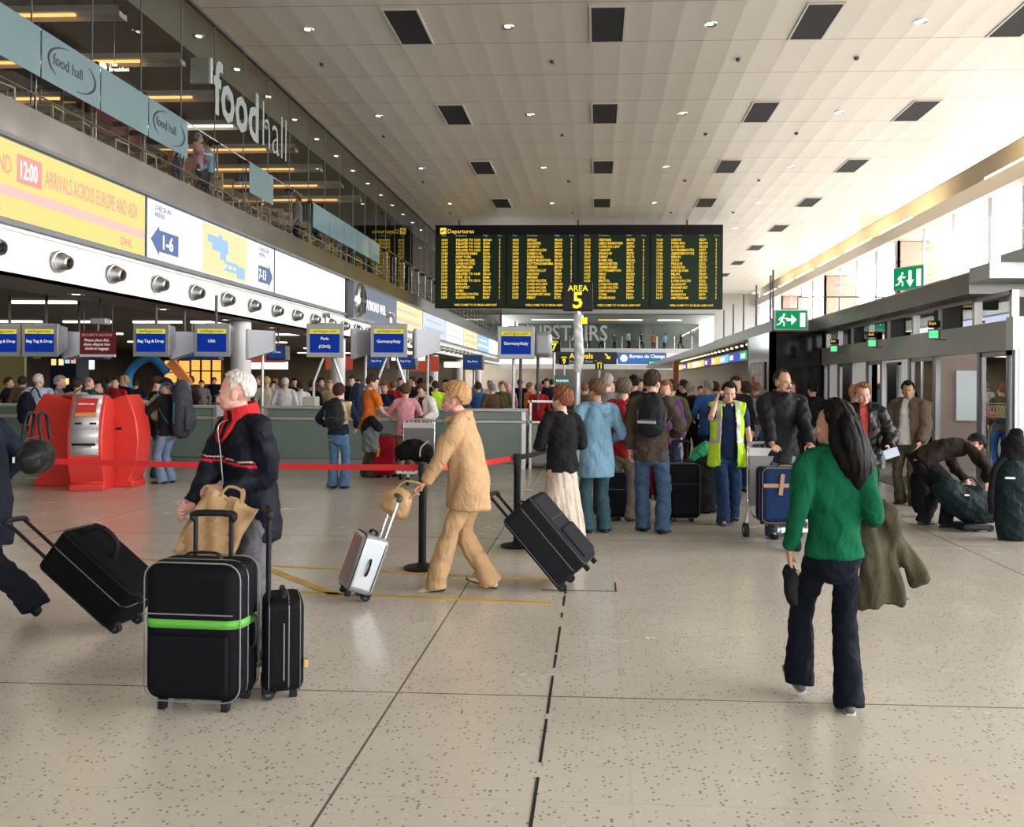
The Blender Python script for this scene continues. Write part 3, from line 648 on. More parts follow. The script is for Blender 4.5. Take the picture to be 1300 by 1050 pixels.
# exit signs
GRN = glow('exit_green', (.0, .30, .10), 1.0); EXW = glow('exit_white', (1, 1, .95), 1.3)
def running_man(mb, ox, oz, s, y):
    def c(a, b, w_): mb.tube([(ox+a[0]*s, y, oz+a[1]*s), (ox+b[0]*s, y, oz+b[1]*s)], w_*s, 6)
    mb.ell((ox+.12*s, y, oz+.86*s), (.09*s, .006, .09*s), seg=12, rings=6)
    c((.06, .74), (-.06, .42), .075); c((.06, .70), (.24, .56), .035); c((.24, .56), (.36, .64), .035); c((.02, .70), (-.16, .62), .035); c((-.16, .62), (-.24, .46), .035)
    c((-.05, .42), (.14, .30), .05); c((.14, .30), (.12, .04), .045); c((-.07, .42), (-.16, .2), .05); c((-.16, .2), (-.40, .14), .045)
p0 = at(983, 419, 22.6); p1 = at(1026, 393, 22.6); W = p1.x-p0.x; H_ = p1.z-p0.z
ex = empty('exit_sign', (p0.x, 22.6, p0.z), 0, 'green emergency exit sign with running figure, arrow and door at the canopy corner', 'exit sign')
MB().bx(0, W, 0, .12, 0, H_).build('frame', mat('sign_edge', (.65, .68, .66), .4), ex); MB().bx(.03, W-.03, -.01, 0, .03, H_-.03).build('face', GRN, ex)
k = MB(); running_man(k, W*.23, H_*.16, H_*.68, -.014); k.build('running_figure', EXW, ex)
k = MB().bx(W*.36, W*.50, -.02, -.011, H_*.44, H_*.56); k.prism([(W*.50, H_*.24), (W*.50, H_*.76), (W*.66, H_*.5)], lambda u, v, d: (u, d, v), -.02, -.011); k.build('arrow', EXW, ex)
MB().bx(W*.76, W*.91, -.02, -.011, H_*.16, H_*.84).build('door_symbol', EXW, ex)
MB().bx(W*.3, W*.7, .02, .1, H_, H_+.04).bx(.1, .16, .1, 1.05, H_*.6, H_*.7).bx(W-.16, W-.1, .1, 1.05, H_*.6, H_*.7).build('bracket', GREYM, ex)
q = at(1153, 372, 16.6)
ex2 = empty('exit_sign', (q.x, 16.6, 3.42), R(-58), 'smaller green exit sign with downward arrow standing on the low roof', 'exit sign')
MB().bx(-.33, .33, 0, .08, 0, .42).build('frame', MT['sign_edge'], ex2); MB().bx(-.31, .31, -.01, 0, .02, .40).build('face', GRN, ex2)
k = MB().bx(.02, .08, -.02, -.011, .16, .34); k.prism([(-.03, .17), (.13, .17), (.05, .05)], lambda u, v, d: (u, d, v), -.02, -.011); k.build('arrow', EXW, ex2)
k = MB(); running_man(k, -.15, .06, .28, -.014); k.build('running_figure', EXW, ex2); MB().bx(.19, .28, -.02, -.011, .05, .35).build('door_symbol', EXW, ex2)
# shops further along on the right
struct(MB().bx(7.2, 7.4, 27, 82, 0, 3.05).bx(4.45, 7.4, 26.9, 27.1, 0, 3.05).build('wall_shop', mat('shop_wall', (.62, .53, .38), .6)))
sb = empty('currency_sign', (4.62, 27.2, 2.42), 0, 'long lit sign strip of coloured blocks over the currency desks on the right', 'sign')
MB().bx(0, .12, 0, 24, 0, .36).build('box', DGREY, sb)
cols = [('s_green', (.02, .35, .18)), ('s_blue', (.05, .08, .5)), ('s_sky', (.2, .5, .8)), ('s_yellow', (1, .6, .05)), ('s_purple', (.1, .05, .4)), ('s_yellow', (1, .6, .05)), ('s_white', (1, .9, .7))]
for i in range(10):
    MB().bx(-.01, 0, i*2.4+.02, i*2.4+2.38, .04, .32).build('sign_block', glow(cols[min(i//1, 6) if i < 7 else i-4][0], cols[min(i, 6) if i < 7 else i-4][1], 1.2), sb)
    text(('CHANGE', 'BUREAU', 'EXCHANGE')[i % 3], .22, EXW, (-.014, i*2.4+2.1, .10), FACE_NX, sb, bold=.02)
sl = MB()
for i in range(22): 
    o = MB().lathe([(0, 0), (.05, 0), (.04, .05), (0, .05)]).build('canopy_spotlight', glow('spot', (1, .8, .45), 5)); o.location = (4.72, 27.6+i*1.1, 2.92)
    tag(o, 'warm spotlight under the canopy above the currency desks, %s from the near end' % ordn(i), 'light', 'canopy spotlights')
np_ = empty('notice_panel', (4.43, 24.2, 1.55), 0, 'notices pinned to the side of the black stone corner', 'notice board')
MB().bx(-.02, 0, 0, 2.0, 0, .75).build('backing', mat('notice_grey', (.30, .31, .33), .4), np_)
for i in range(6): MB().bx(-.03, -.02, .15+i % 3*.62, .6+i % 3*.62, .08+i//3*.36, .36+i//3*.34).build('notice', mat('paper', (.7, .7, .68), .7) if i != 2 else mat('notice_red', (.5, .05, .05), .6), np_)
cd = empty('currency_counter', (7.0, 38, 0), 0, 'beige currency exchange counters under the right-hand canopy', 'counter')
MB().bx(-.9, 0, -9, 12, 0, 1.1).build('counter_body', mat('shop_wall', (.62, .53, .38), .6), cd); MB().bx(-1.0, .05, -9, 12, 1.1, 1.15).build('counter_top', DGREY, cd)
op = MB().bx(-.15, .15, -.2, .2, 0, 3.0).build('orange_pillar', mat('orange_paint', (.8, .2, .03), .4)); op.location = (4.6, 53, 0); tag(op, 'orange pillar at the far end of the right-hand shops', 'pillar')
# ------------------------------------------------------------------ bridge at the end: signs and lettering
def sgn(name, px0, py0, px1, py1, Y, face, lab, dep=.15):
    a = at(px0, py1, Y); b_ = at(px1, py0, Y); e = empty(name, (a.x, Y, a.z), 0, lab, 'sign'); W, H = b_.x-a.x, b_.z-a.z
    MB().bx(0, W, 0, dep, 0, H).build('box', DGREY, e); MB().bx(.02*H, W-.02*H, -.01, 0, .04*H, H*.96).build('face', face, e); return e, W, H
ar, W, H = sgn('arrivals_sign', 704, 447, 783, 462, YF-1.0, glow('sign_grey', (.035, .037, .04), 1), 'dark grey overhead sign with yellow lettering Arrivals')
text('Arrivals', H*.62, AMB, (W*.24, -.03, H*.46), parent=ar, bold=.02); text('Buses  Car Parks  Taxis', H*.28, HW, (W*.24, -.03, H*.12), parent=ar)
k = MB(); k.prism([(W*.80, H*.85), (W*.83, H*.88), (W*.87, H*.62), (W*.9, H*.66), (W*.89, H*.4), (W*.82, H*.48), (W*.85, H*.56)], lambda u, v, d: (u, d, v), -.03, -.02); k.build('arrow', AMB, ar)
bl, W, H = sgn('lounge_sign', 784, 448, 846, 462, YF-1.0, glow('sign_blue', (.06, .16, .50), 1.1), 'blue overhead sign for the lounge at the far bridge')
text('Bureau de Change', H*.42, EXW, (W*.97, -.03, H*.55), parent=bl, align='RIGHT', bold=.02); MB().ell((W*.13, -.03, H*.5), (H*.32, .02, H*.32)).build('disc', EXW, bl)
ws = struct(MB().bx(-9, 11, YF-.8, YF-.4, 3.45, 3.95).build('trim_9', glow('lit_band', (1, 1, 1), 1.1))); 
struct(MB().bx(-9, 11, YF-.75, YF-.3, 3.0, 3.45).bx(-9, 11, YF-.75, YF-.3, 3.95, 4.55).build('trim_10', WHITE))
sg, W, H = sgn('green_sign', 823, 457, 836, 464, YF-1.4, GRN, 'little green exit sign hanging under the far bridge'); 
text('EXIT', H*.7, EXW, (W*.1, -.03, H*.2), parent=sg)
up = empty('upstairs_lettering', (at(676, 430, YF-.4).x, YF-.4, at(676, 432, YF).z), 0, 'large pale letters UPSTAIRS across the far gallery glass', 'sign')
text("'UPSTAIRS", 2.0, mat('upstairs_film', (.45, .52, .5), .5), (-.6, 0, 0), parent=up, bold=.012, sx=.86)
for i, (px, c) in enumerate(((690, 'white_tube'), (718, 'white_tube'), (775, 'orange_tube'), (800, 'white_tube'), (850, 'white_tube'))):
    p = at(px, 411 if i < 2 else 415, YF+6); o = MB().bx(-1.2, 1.2, 0, .2, 0, .08).build('gallery_lamp', MT[c]); o.location = p; o.location.z = 8.0
    tag(o, 'lamp in the far upstairs gallery, %s from the left' % ORD[i], 'light', 'far gallery lamps')
struct(MB().bx(-9, 11, YF, YF+13, 8.1, 8.2).build('ceiling_upstairs', mat('up_ceiling', (.3, .31, .3), .6)))
fr_ = MB()
for i in range(13): fr_.bx(-9+i*1.62, -8.94+i*1.62, YF-.12, YF-.02, 4.95, 6.1)
fr_.build('rail_post', CHROME, upw)
# area signs on posts
def area_sign(px, Yd, txt, base_h=3.05, s=1., lab='', pw_=.06):
    p = at(px, 486, Yd); e = empty('area_sign', (p.x, Yd, 0), 0, lab, 'area sign', 'numbered area signs')
    MB().box((0, 0, base_h+.27*s), (.56*s, .22, .54*s)).build('sign_box', BB, e, bevel=.01)
    text('AREA', .155*s, glow('sign_yellow', (1., .9, .05), 1.1), (0, -.115, base_h+.37*s), parent=e, align='CENTER', bold=.012)
    text(txt, .42*s, MT['sign_yellow'], (0, -.115, base_h+.055*s), parent=e, align='CENTER', bold=.025)
    MB().cyl((0, .05, 0), (0, .05, base_h), pw_, 14).build('post', mat('post_silver', (.5, .52, .56), .35, .7), e)
    MB().lathe([(0, 0), (.22, 0), (.22, .02), (.08, .05), (0, .05)]).build('base', GREYM, e)
    return e
a5 = area_sign(733, 17.2, '5', at(733, 395, 17.2).z, 1, 'large black and yellow AREA 5 sign on a silver post')
wr = MB(); wr.tube([(0, .05, 1.9), (.03, .04, 2.3), (0, .03, 2.7), (.02, .05, 3.0)], [.075, .10, .085, .11], 12, n=4)
blob(wr, 'plastic_wrap', mat('plastic_film', (.62, .64, .68), .2), a5, .02, 2, amp=.01, fx=25)
MB().box((.12, -.03, 2.88), (.12, .06, .12)).build('yellow_tag', MT['sign_yellow'], a5)
area_sign(703, 38, '7', at(703, 447, 38).z, 1, 'black and yellow AREA 7 sign on a post beyond the large one')
area_sign(716, 52, '9', at(716, 463, 52).z, 1, 'distant black and yellow AREA 9 sign left of the silver post')
area_sign(761, 60, '11', at(761, 469, 60).z, 1, 'distant black and yellow AREA 11 sign right of the silver post')
ps = empty('premier_sign', (at(714, 486, 20).x, 20, 0), 0, 'teal sign reading PREMIER on a thin stand behind the queue', 'sign')
MB().box((0, 0, 1.7), (.36, .03, .34)).build('sign_face', mat('teal_sign', (.01, .14, .12), .4), ps); text('PREMIER', .075, EXW, (0, -.02, 1.72), parent=ps, align='CENTER'); MB().cyl((0, 0, 0), (0, 0, 1.55), .02).build('post', ALU, ps)
# ------------------------------------------------------------------ check-in monitors
MGR = mat('monitor_grey', (.30, .31, .33), .4, .3); SBL = glow('screen_blue', (.0, .025, .26), 1.0); SYE = glow('screen_yellow', (.70, .58, .05), 1.0); STX = glow('screen_text', (.85, .85, .6), 1.0)
MSD = mat('monitor_side', (.30, .31, .35), .35, .4)
def monitor(loc, txt, lab, w=.72, h=.66, back=True, dim=1.):
    e = empty('check_in_monitor', loc, R(4), lab, 'monitor', 'check-in monitors')
    # tapered housing, wide at the screen and narrow at the back
    d = .62; b = MB()
    f0 = [(-w/2, 0, 0), (w/2, 0, 0), (w/2, 0, h), (-w/2, 0, h)]; f1 = [(-w*.33, d, h*.28), (w*.33, d, h*.28), (w*.33, d, h*.98), (-w*.33, d, h*.98)]
    b.add(f0+f1, [(3, 2, 1, 0), (4, 5, 6, 7), (0, 1, 5, 4), (1, 2, 6, 5), (2, 3, 7, 6), (3, 0, 4, 7)]); b.build('housing', MSD, e)
    MB().box((0, -.03, h/2), (w+.03, .06, h+.03)).build('bezel', MGR, e, bevel=.012)
    MB().box((0, -.062, h*.5), (w*.84, .01, h*.74)).build('screen', SBL, e)
    MB().box((0, -.069, h*.785), (w*.84, .008, h*.15)).build('screen_banner', SYE, e)
    text('aerlingus.com', .085, mat('banner_ink', (.10, .12, .05), .5), (0, -.075, h*.75), parent=e, align='CENTER', bold=.01, sx=1.0)
    text(txt, .085, STX, (0, -.07, h*.43 if '\n' not in txt else h*.52), parent=e, align='CENTER', bold=.012, line=1.9)
    MB().box((0, .25, h+.02), (w*.5, .3, .04)).build('vent_cap', MGR, e)
    return e
hung = [(5, 'Bag Tag & Drop', 'outside edge at the far left'), (52, 'Bag Tag & Drop', 'second from the left'), (193, 'Bag Tag & Drop', 'right of the red security notice'), (270, 'USA', 'showing USA')]
for px, tx, lb in hung:
    Yd = 18.6; p = at(px, 452, Yd); e = monitor((p.x, Yd, p.z), tx, 'blue and yellow check-in screen hanging under the soffit, %s' % lb)
    MB().cyl((0, .2, .6), (0, .2, 3.5-p.z), .03, 8).build('hanger', DGREY, e)
for px, tx in ((312, ''),):
    Yd = 19.3
def vstand(px, top, tx, lab, Yd=18.3):
    p = at(px, 453, Yd); e = monitor((p.x, Yd, p.z), tx, lab)
    x0, x1 = -.28, .30; zb = 1.12-p.z
    MB().tube([(x0, .2, zb-0.0), (x0, .2, zb+.55), (x0+.2, .2, 0.0), (x0+.2, .2, .05)], .028, 8).build('stand_leg', ALU, e)
    MB().tube([(x1, .3, zb-0.0), (x1, .3, zb+.5), (x1-.2, .3, 0.0), (x1-.2, .3, .05)], .028, 8).build('stand_leg', ALU, e)
    MB().cyl((0, .1, .7), (0, .1, .85), .04, 8).cyl((-.08, .1, .85), (.08, .1, .85), .05, 8).build('spot_lamp', ALU, e)
    return e
vstand(413, 0, 'Paris\n(CDG)', 'check-in screen on an A-shaped stand showing two lines, left one')
vstand(494, 0, 'Germany/Italy', 'check-in screen on an A-shaped stand beside the pale yellow light box')
# dark backs of the rear-facing monitors beside them
for i, px in enumerate((318, 449, 528, 222, 88)):
    Yd = 19.2 if px > 240 else 20.1; p = at(px, 456, Yd); e = empty('rear_facing_monitor', (p.x, Yd, p.z), R(-76), 'grey wedge-shaped monitor housing turned sideways, %s' % ('right of the USA screen', 'right of the two-line screen', 'right of the screen beside the pale yellow light box', 'left of the USA screen', 'left of the red security notice')[i], 'monitor', 'sideways monitors')
    w, h, d = .66, .62, .5; b = MB()
    f0 = [(-w/2, 0, 0), (w/2, 0, 0), (w/2, 0, h), (-w/2, 0, h)]; f1 = [(-w*.33, d, h*.28), (w*.33, d, h*.28), (w*.33, d, h*.98), (-w*.33, d, h*.98)]
    b.add(f0+f1, [(3, 2, 1, 0), (4, 5, 6, 7), (0, 1, 5, 4), (1, 2, 6, 5), (2, 3, 7, 6), (3, 0, 4, 7)]); b.build('housing', MSD, e)
    MB().box((0, -.03, h/2), (w+.03, .06, h+.03)).build('bezel', MGR, e, bevel=.012); MB().box((0, -.062, h*.5), (w*.84, .01, h*.74)).build('screen', BLACK, e)
    MB().cyl((0, .2, .55), (0, .2, 3.5-p.z), .03, 8).build('hanger', DGREY, e) if p.x < -9.1 else MB().cyl((0, .25, .2), (0, .25, -p.z), .03, 8).build('post', ALU, e)
p = at(655, 455, 17.9); m3 = monitor((p.x, 17.9, p.z), 'Germany/Italy', 'check-in screen on a tall twin post left of the AREA 5 sign', w=.70, h=.62)
MB().cyl((-.05, .2, 1.12-p.z), (-.05, .2, .1), .03, 8).build('stand_leg', ALU, m3); MB().cyl((.09, .3, 1.12-p.z), (.09, .3, .1), .03, 8).build('stand_leg', DGREY, m3); MB().cyl((0, .1, .62), (0, .1, .74), .04, 8).build('spot_lamp', ALU, m3)
rb = empty('rear_monitor', (p.x+.5, 18.5, p.z+.02), 0, 'rounded dark back of the monitor behind the twin post screen', 'monitor'); MB().box((0, 0, .28), (.36, .4, .5)).build('housing', MGR, rb, bevel=.08, bseg=3); MB().cyl((-.1, 0, 1.12-p.z), (-.1, 0, .05), .03).build('post', DGREY, rb)
# red notice and projector
sn = empty('security_notice', (at(123, 486, 18.2).x, 18.2, at(123, 450, 18.2).z), 0, 'dark red hanging notice with white writing about sharp objects', 'notice')
MB().bx(-.37, .37, 0, .06, 0, .48).build('board', glow('notice_red_lit', (.09, .012, .012), 1.0), sn)
MB().bx(-.37, .37, -.005, .06, -.05, 0).build('lower_strip', mat('strip_white', (.6, .65, .7), .5), sn)
text('SECURITY NOTICE', .078, glow('notice_txt', (.45, .22, .2), 1), (0, -.012, .375), parent=sn, align='CENTER', bold=.005)
text('Please place ALL\nsharp objects into\ncheck-in luggage', .078, glow('notice_wt', (.7, .6, .58), 1), (0, -.012, .27), parent=sn, align='CENTER', line=1.1, bold=.008)
MB().cyl((-.3, .03, .48), (-.3, .03, 3.5-sn.location.z), .01).cyl((.3, .03, .48), (.3, .03, 3.5-sn.location.z), .01).build('wire', DGREY, sn)
pj = empty('projector', (at(127, 486, 17.5).x, 17.5, at(127, 412, 17.5).z), R(10), 'small grey projector hanging above the red notice', 'projector'); MB().box((0, 0, .06), (.3, .3, .12)).build('housing', MGR, pj, bevel=.02); MB().cyl((0, 0, .12), (0, 0, 3.5-pj.location.z), .02).build('hanger', BLACK, pj)
# fluorescent lamps of the check-in hall
k = 0
for (y, xs) in ((20.2, (-19, -16.9, -14.8, -12.7)), (27, (-20, -17.8, -15.6, -13.4, -11.6)), (34, (-22, -19, -16.5, -14, -12)), (41, (-24, -21, -18, -15, -12.4)), (48, (-24, -21, -18, -15, -12.4)), (56, (-24, -21, -18, -15, -12.4))):
    for j, x in enumerate(xs):
        o = MB().bx(-.75, .75, -.05, .05, -.06, 0).build('fluorescent_lamp', glow('fluo', (1, .93, .8), 3.5)); o.location = (x, y, 3.5)
        tag(o, 'fluorescent lamp under the check-in ceiling, row %s from the viewer, %s from the left' % (ORD[(20.2, 27, 34, 41, 48, 56).index(y)], ORD[j]), 'light', 'check-in ceiling lamps')
# round columns
for i, y in enumerate((24., 33.2, 44.5, 53., 63., 73.)):
    o = MB().cyl((0, 0, 0), (0, 0, 3.5), .27, 28).build('round_column', mat('column_white', (.72, .72, .76), .2)); o.location = (-10.75 if 0 else -9.6, y, 0)
    tag(o, 'smooth white round column under the facade, %s from the viewer' % ORD[i], 'column', 'round columns')
    o.scale.z = .94
# ------------------------------------------------------------------ check-in desks
DG = mat('desk_green', (.17, .24, .225), .25, noise=.05, nscale=2); DT = mat('desk_top', (.42, .42, .40), .3, .2)
def desk(x0, x1, lab, Yd=18.3, inner=0):
    e = empty('check_in_desk', ((x0+x1)/2, Yd, 0), 0, lab, 'desk', 'check-in desks'); w = (x1-x0)/2
    MB().bx(-w+.06, w-.06, .05, .7, .06, 1.12).build('body', mat('desk_side', (.22, .23, .22), .4), e)
    MB().bx(-w+.08, w-.08, .0, .05, .12, .90).build('front_panel', DG, e); MB().bx(-w+.08, w-.08, .02, .06, .97, 1.13).build('upper_panel', DG, e)
    MB().bx(-w, w, -.05, .08, .90, .96).build('ledge', DT, e, bevel=.01); MB().bx(-w-.02, w+.02, -.06, .45, 1.13, 1.18).build('top', DT, e, bevel=.01)
    MB().bx(-w, -w+.08, -.02, .7, 0, 1.13).build('side_post', ALU, e); MB().bx(w-.08, w, -.02, .7, 0, 1.13).build('side_post', ALU, e)
    MB().bx(-w, w, 0, .7, 0, .1).build('plinth', GREYM, e)
    return e
pxX = lambda px, Y: at(px, 486, Y).x
desk(pxX(-40, 18.3), pxX(45, 18.3), 'check-in desk at the left edge behind the travellers in pale jackets')
desk(pxX(60, 18.6), pxX(170, 18.6), 'check-in desk behind the red kiosks', 18.6)
desk(pxX(188, 18.3), pxX(276, 18.3), 'green fronted check-in desk between the red kiosks and the white-haired man')
desk(pxX(335, 18.3), pxX(434, 18.3), 'green fronted check-in desk right of the white-haired man')
desk(pxX(438, 18.3), pxX(545, 18.3), 'check-in desk behind the man in the orange shirt')
desk(pxX(548, 17.7), pxX(668, 17.7), 'green fronted check-in desk behind the woman in beige', 17.7)
for i, (px, w_) in enumerate(((285, .3), (440, .35))):
    o = empty('steel_screen', (pxX(px, 18.4), 18.4, 0), 0, 'white framed opening at the desk end left of the white-haired man' if i == 0 else 'steel side cabinet at the end of the desk behind the backpack girl', 'cabinet')
    MB().bx(-w_/2, w_/2, 0, .4, 0, 1.0).build('body', ALU if i else mat('desk_side', (.22, .23, .22), .4), o)
    MB().bx(-w_/2, -w_/2+.04, -.02, 0, .3, 1.0).bx(w_/2-.04, w_/2, -.02, 0, .3, 1.0).bx(-w_/2, w_/2, -.02, 0, .96, 1.0).bx(-w_/2, w_/2, -.02, 0, .62, .66).build('frame', WHITE if not i else ALU, o)
cf = empty('conveyor_frame', (pxX(690, 17.9), 17.9, 0), 0, 'steel conveyor frame and rails right of the last green desk', 'frame')
for x in (-.25, .35): MB().bx(x-.02, x+.02, -.02, .02, 0, 1.35).build('post', ALU, cf)
MB().bx(-.3, .4, -.02, .02, 1.31, 1.35).bx(-.3, .4, -.02, .02, .9, .94).build('rail', ALU, cf); MB().bx(-.28, .38, .05, .6, .1, .85).build('cabinet', GREYM, cf)
tr_ = empty('check_in_terminal', (pxX(392, 18.35), 18.5, 1.18), R(170), 'small terminal screen on the desk top right of the white-haired man', 'computer'); MB().box((0, 0, .1), (.3, .2, .2)).build('housing', mat('beige_plastic', (.5, .5, .46), .5), tr_, bevel=.02)
# second row of desks behind with dark screens
for i, px in enumerate((110, 310, 440, 590)):
    Yd = 31; desk(pxX(px, Yd)-1.0, pxX(px, Yd)+.9, 'rear check-in desk seen over the front row, %s from the left' % ORD[i], Yd)
for i, px in enumerate((30, 120, 240, 265, 350, 478, 515, 600)):
    Yd = 27; e = empty('rear_check_in_screen', (pxX(px, Yd), Yd, 2.35), 0, 'small dim check-in screen over the rear desks, %s from the left' % ORD[i], 'monitor', 'rear check-in screens')
    if e.location.x > -9.3: e.location.z = 2.1
    MB().box((0, .2, .2), (.6, .4, .45)).build('housing', DGREY, e, bevel=.02); MB().box((0, -.01, .2), (.48, .02, .32)).build('screen', glow('dim_blue', (.01, .04, .20), 1.0), e)
    text('Bag Drop', .08, STX, (0, -.03, .2), parent=e, align='CENTER')
    MB().cyl((0, .2, .4), (0, .2, 3.5-e.location.z), .025).build('hanger', DGREY, e) if e.location.x < -9.3 else MB().cyl((0, .2, -e.location.z), (0, .2, .1), .025).build('post', DGREY, e)
# lit shop fronts and notices in the back of the check-in hall
OR_ = glow('shop_orange', (1, .45, .1), 1.3); SR = glow('shop_red', (.35, .05, .03), 1.); SW = glow('shop_white', (1, .95, .85), 2.)
for i, (px, py, w_, h_, m_, Yd, lb) in enumerate(((235, 473, 2.2, 1.2, OR_, 45, 'orange lit shop front far left of the first column'), (262, 471, 1.6, 1.3, OR_, 44, 'row of orange lit shop shelves beside the first column'), (337, 452, 1.5, .5, SR, 34, 'dim red menu board right of the first column'), (340, 464, 1.6, .3, SW, 36, 'bright white lamp panel over the crowd right of the first column'),
        (430, 461, 1.2, .6, SR, 40, 'brownish sign board behind the A-shaped stand'), (518, 452, 1.5, .4, SW, 40, 'red and white sign beyond the screen stands'), (538, 462, 1.4, .7, SR, 42, 'terracotta poster between the far columns'), (97, 463, .9, .25, SW, 24, 'white lit sign with small red marks above the bald man'), (90, 478, .18, .5, SW, 24, 'narrow bright panel beside the vending machine'), (15, 478, .7, 1.3, mat('dull_yellow', (.3, .27, .12), .6), 24, 'dull yellow panel at the left edge'), (574, 463, .9, .3, SW, 50, 'small white lit sign right of the far columns'))):
    p = at(px, py, Yd); o = MB().bx(-w_/2, w_/2, 0, .1, -h_/2, h_/2).build('shop_sign', m_); o.location = p; tag(o, lb, 'sign')
    if i in (1, 0):
        kk = MB()
        for j in range(4): kk.bx(-w_/2+j*w_/3-.04, -w_/2+j*w_/3+.04, -.05, 0, -h_/2, h_/2)
        kk.bx(-w_/2, w_/2, -.05, 0, -.03, .03); f_ = kk.build('shelf_frame', DGREY, o)
vm = empty('vending_machine', (at(80, 486, 23).x, 23, 0), 0, 'dark blue stand with yellow and blue lit panels behind the grey-haired man', 'display stand')
MB().bx(-.35, .35, 0, .6, 0, 2.3).build('body', mat('vend_dark', (.01, .012, .03), .4), vm)
for j, (x, z, m_) in enumerate(((-.25, 2.15, YEL), (-.05, 2.15, PALEY), (.12, 2.2, LBL), (.28, 2.2, PNK), (.1, 1.65, YEL))): MB().bx(x-.06, x+.06, -.02, 0, z-.08, z+.08).build('lit_panel', m_, vm)
ra = empty('blue_arch', (at(190, 486, 22).x, 22, 0), 0, 'blue arch-shaped display with an orange slab behind the queuing couple', 'display')
MB().tube([(-.55, 0, 1.2), (-.5, 0, 1.9), (0, 0, 2.25), (.45, 0, 1.9)], .1, 12, n=6).build('arch', mat('arch_blue', (.02, .18, .45), .4), ra)
MB().box((.75, 0, 1.9), (.22, .1, .7), M.Rotation(R(-40), 3, 'Y')).build('slab', mat('slab_orange', (.9, .3, .08), .5), ra); MB().bx(-.6, .9, -.1, .2, 0, 1.25).build('stand', DGREY, ra)
# ------------------------------------------------------------------ red kiosks
RED = mat('kiosk_red', (.60, .040, .030), .35, noise=.04, nscale=3); PAN = mat('kiosk_silver', (.50, .51, .55), .35, .15)
kb = fl(98, 622); kh = 1.47
kiosk = empty('check_in_kiosk', (kb.x, kb.y+.55, 0), R(-6), 'cluster of red curved self-service kiosks with a silver touch screen front', 'kiosk')
prof = [(.0, 0), (.50, 0), (.50, .1), (.44, .12), (.53, .3), (.585, .55), (.595, .75), (.575, .95), (.53, 1.15), (.46, 1.32), (.385, 1.47), (.0, 1.36)]
def wedge(rot, w, name, off=(0, 0), sc=1.):
    Rz = M.Rotation(rot, 3, 'Z')
    b = MB(); b.prism(prof, lambda u, v, d: (Rz @ V((d, -u*sc-.05, v)))+V((off[0], off[1], 0)), -w/2, w/2)
    return b.build(name, RED, kiosk, bevel=.015), Rz, off, sc
_, Rz, off, s_ = wedge(R(18), .50, 'kiosk_unit', (.12, -.12), 1.05)
wedge(R(98), .46, 'kiosk_unit', (.16, .06), .90); wedge(R(-88), .46, 'kiosk_unit', (-.22, .02), 1.35)
Wt = lambda d, u, v: (Rz @ V((d, -u*1.05-.05, v)))+V((off[0], off[1], 0))
MB().add([Wt(-.25, .2, 0)]*0, []) 
fp = MB(); cur = [(.583, .54), (.612, .75), (.592, .95), (.547, 1.15), (.477, 1.32), (.405, 1.46)]
for i in range(len(cur)-1):
    (a, az), (b_, bz) = cur[i], cur[i+1]; fp.add([Wt(-.20, a, az), Wt(.20, a, az), Wt(.20, b_, bz), Wt(-.20, b_, bz)], [(0, 1, 2, 3)])
fpo = fp.build('silver_front', PAN, kiosk, solid=.012)
def on(d0, d1, t0, t1, e=.018):       # quad on the front between heights
    def rr(z):
        for i in range(len(cur)-1):
            if cur[i][1] <= z <= cur[i+1][1]: f = (z-cur[i][1])/(cur[i+1][1]-cur[i][1]); return cur[i][0]*(1-f)+cur[i+1][0]*f
        return cur[-1][0]
    return [Wt(d0, rr(t0)+e, t0), Wt(d1, rr(t0)+e, t0), Wt(d1, rr(t1)+e, t1), Wt(d0, rr(t1)+e, t1)]
MB().add(on(-.16, .16, 1.13, 1.42, .016), [(0, 1, 2, 3)]).build('screen_surround', mat('surround', (.4, .25, .22), .4), kiosk, solid=.004)
MB().add(on(-.145, .145, 1.2, 1.41, .024), [(0, 1, 2, 3)]).build('touch_screen', glow('kiosk_screen', (.42, .035, .03), 1.), kiosk)
MB().add(on(-.145, .145, 1.145, 1.19, .024), [(0, 1, 2, 3)]).build('screen_footer', glow('kiosk_orange', (.6, .22, .03), 1.), kiosk)
rot_t = M.Rotation(R(18), 3, 'Z') @ M.Rotation(R(-24), 3, 'X') @ FACE_CAM
text('CHECK-IN HERE', .032, STX, Wt(-.115, .50+.03, 1.32), rot_t, kiosk)
for d in (-.09, .12): MB().add(on(d-.05, d+.05, 1.02, 1.05, .02), [(0, 1, 2, 3)]).build('card_slot', BLACK, kiosk)
MB().add(on(-.17, .17, .70, .74, .02), [(0, 1, 2, 3)]).build('printer_slot', BLACK, kiosk)
MB().tube([Wt(-.12, .64, .69), Wt(.12, .64, .69)], .014, 8).build('ticket_chute', CHROME, kiosk)
MB().add(on(-.16, .16, .50, .53, .03), [(0, 1, 2, 3)]).build('foot_plate', RED, kiosk) if 0 else None
fn = MB(); fn.add([(-.52, -.12, 1.46), (.0, -.30, 1.46), (.0, .1, 1.46), (-.5, .15, 1.46), (-.34, -.12, 1.28), (-.08, -.2, 1.28), (-.08, .0, 1.28), (-.34, .05, 1.28), (-.3, -.1, 0), (-.1, -.2, 0), (-.1, 0, 0), (-.3, .05, 0)],
    [(0, 1, 5, 4), (1, 2, 6, 5), (2, 3, 7, 6), (3, 0, 4, 7), (4, 5, 9, 8), (5, 6, 10, 9), (6, 7, 11, 10), (7, 4, 8, 11)])
fn.build('hub_funnel', RED, kiosk, solid=.03)
MB().box((.47, -.14, .93), (.09, .02, .035)).build('lock_plate', BLACK, kiosk)
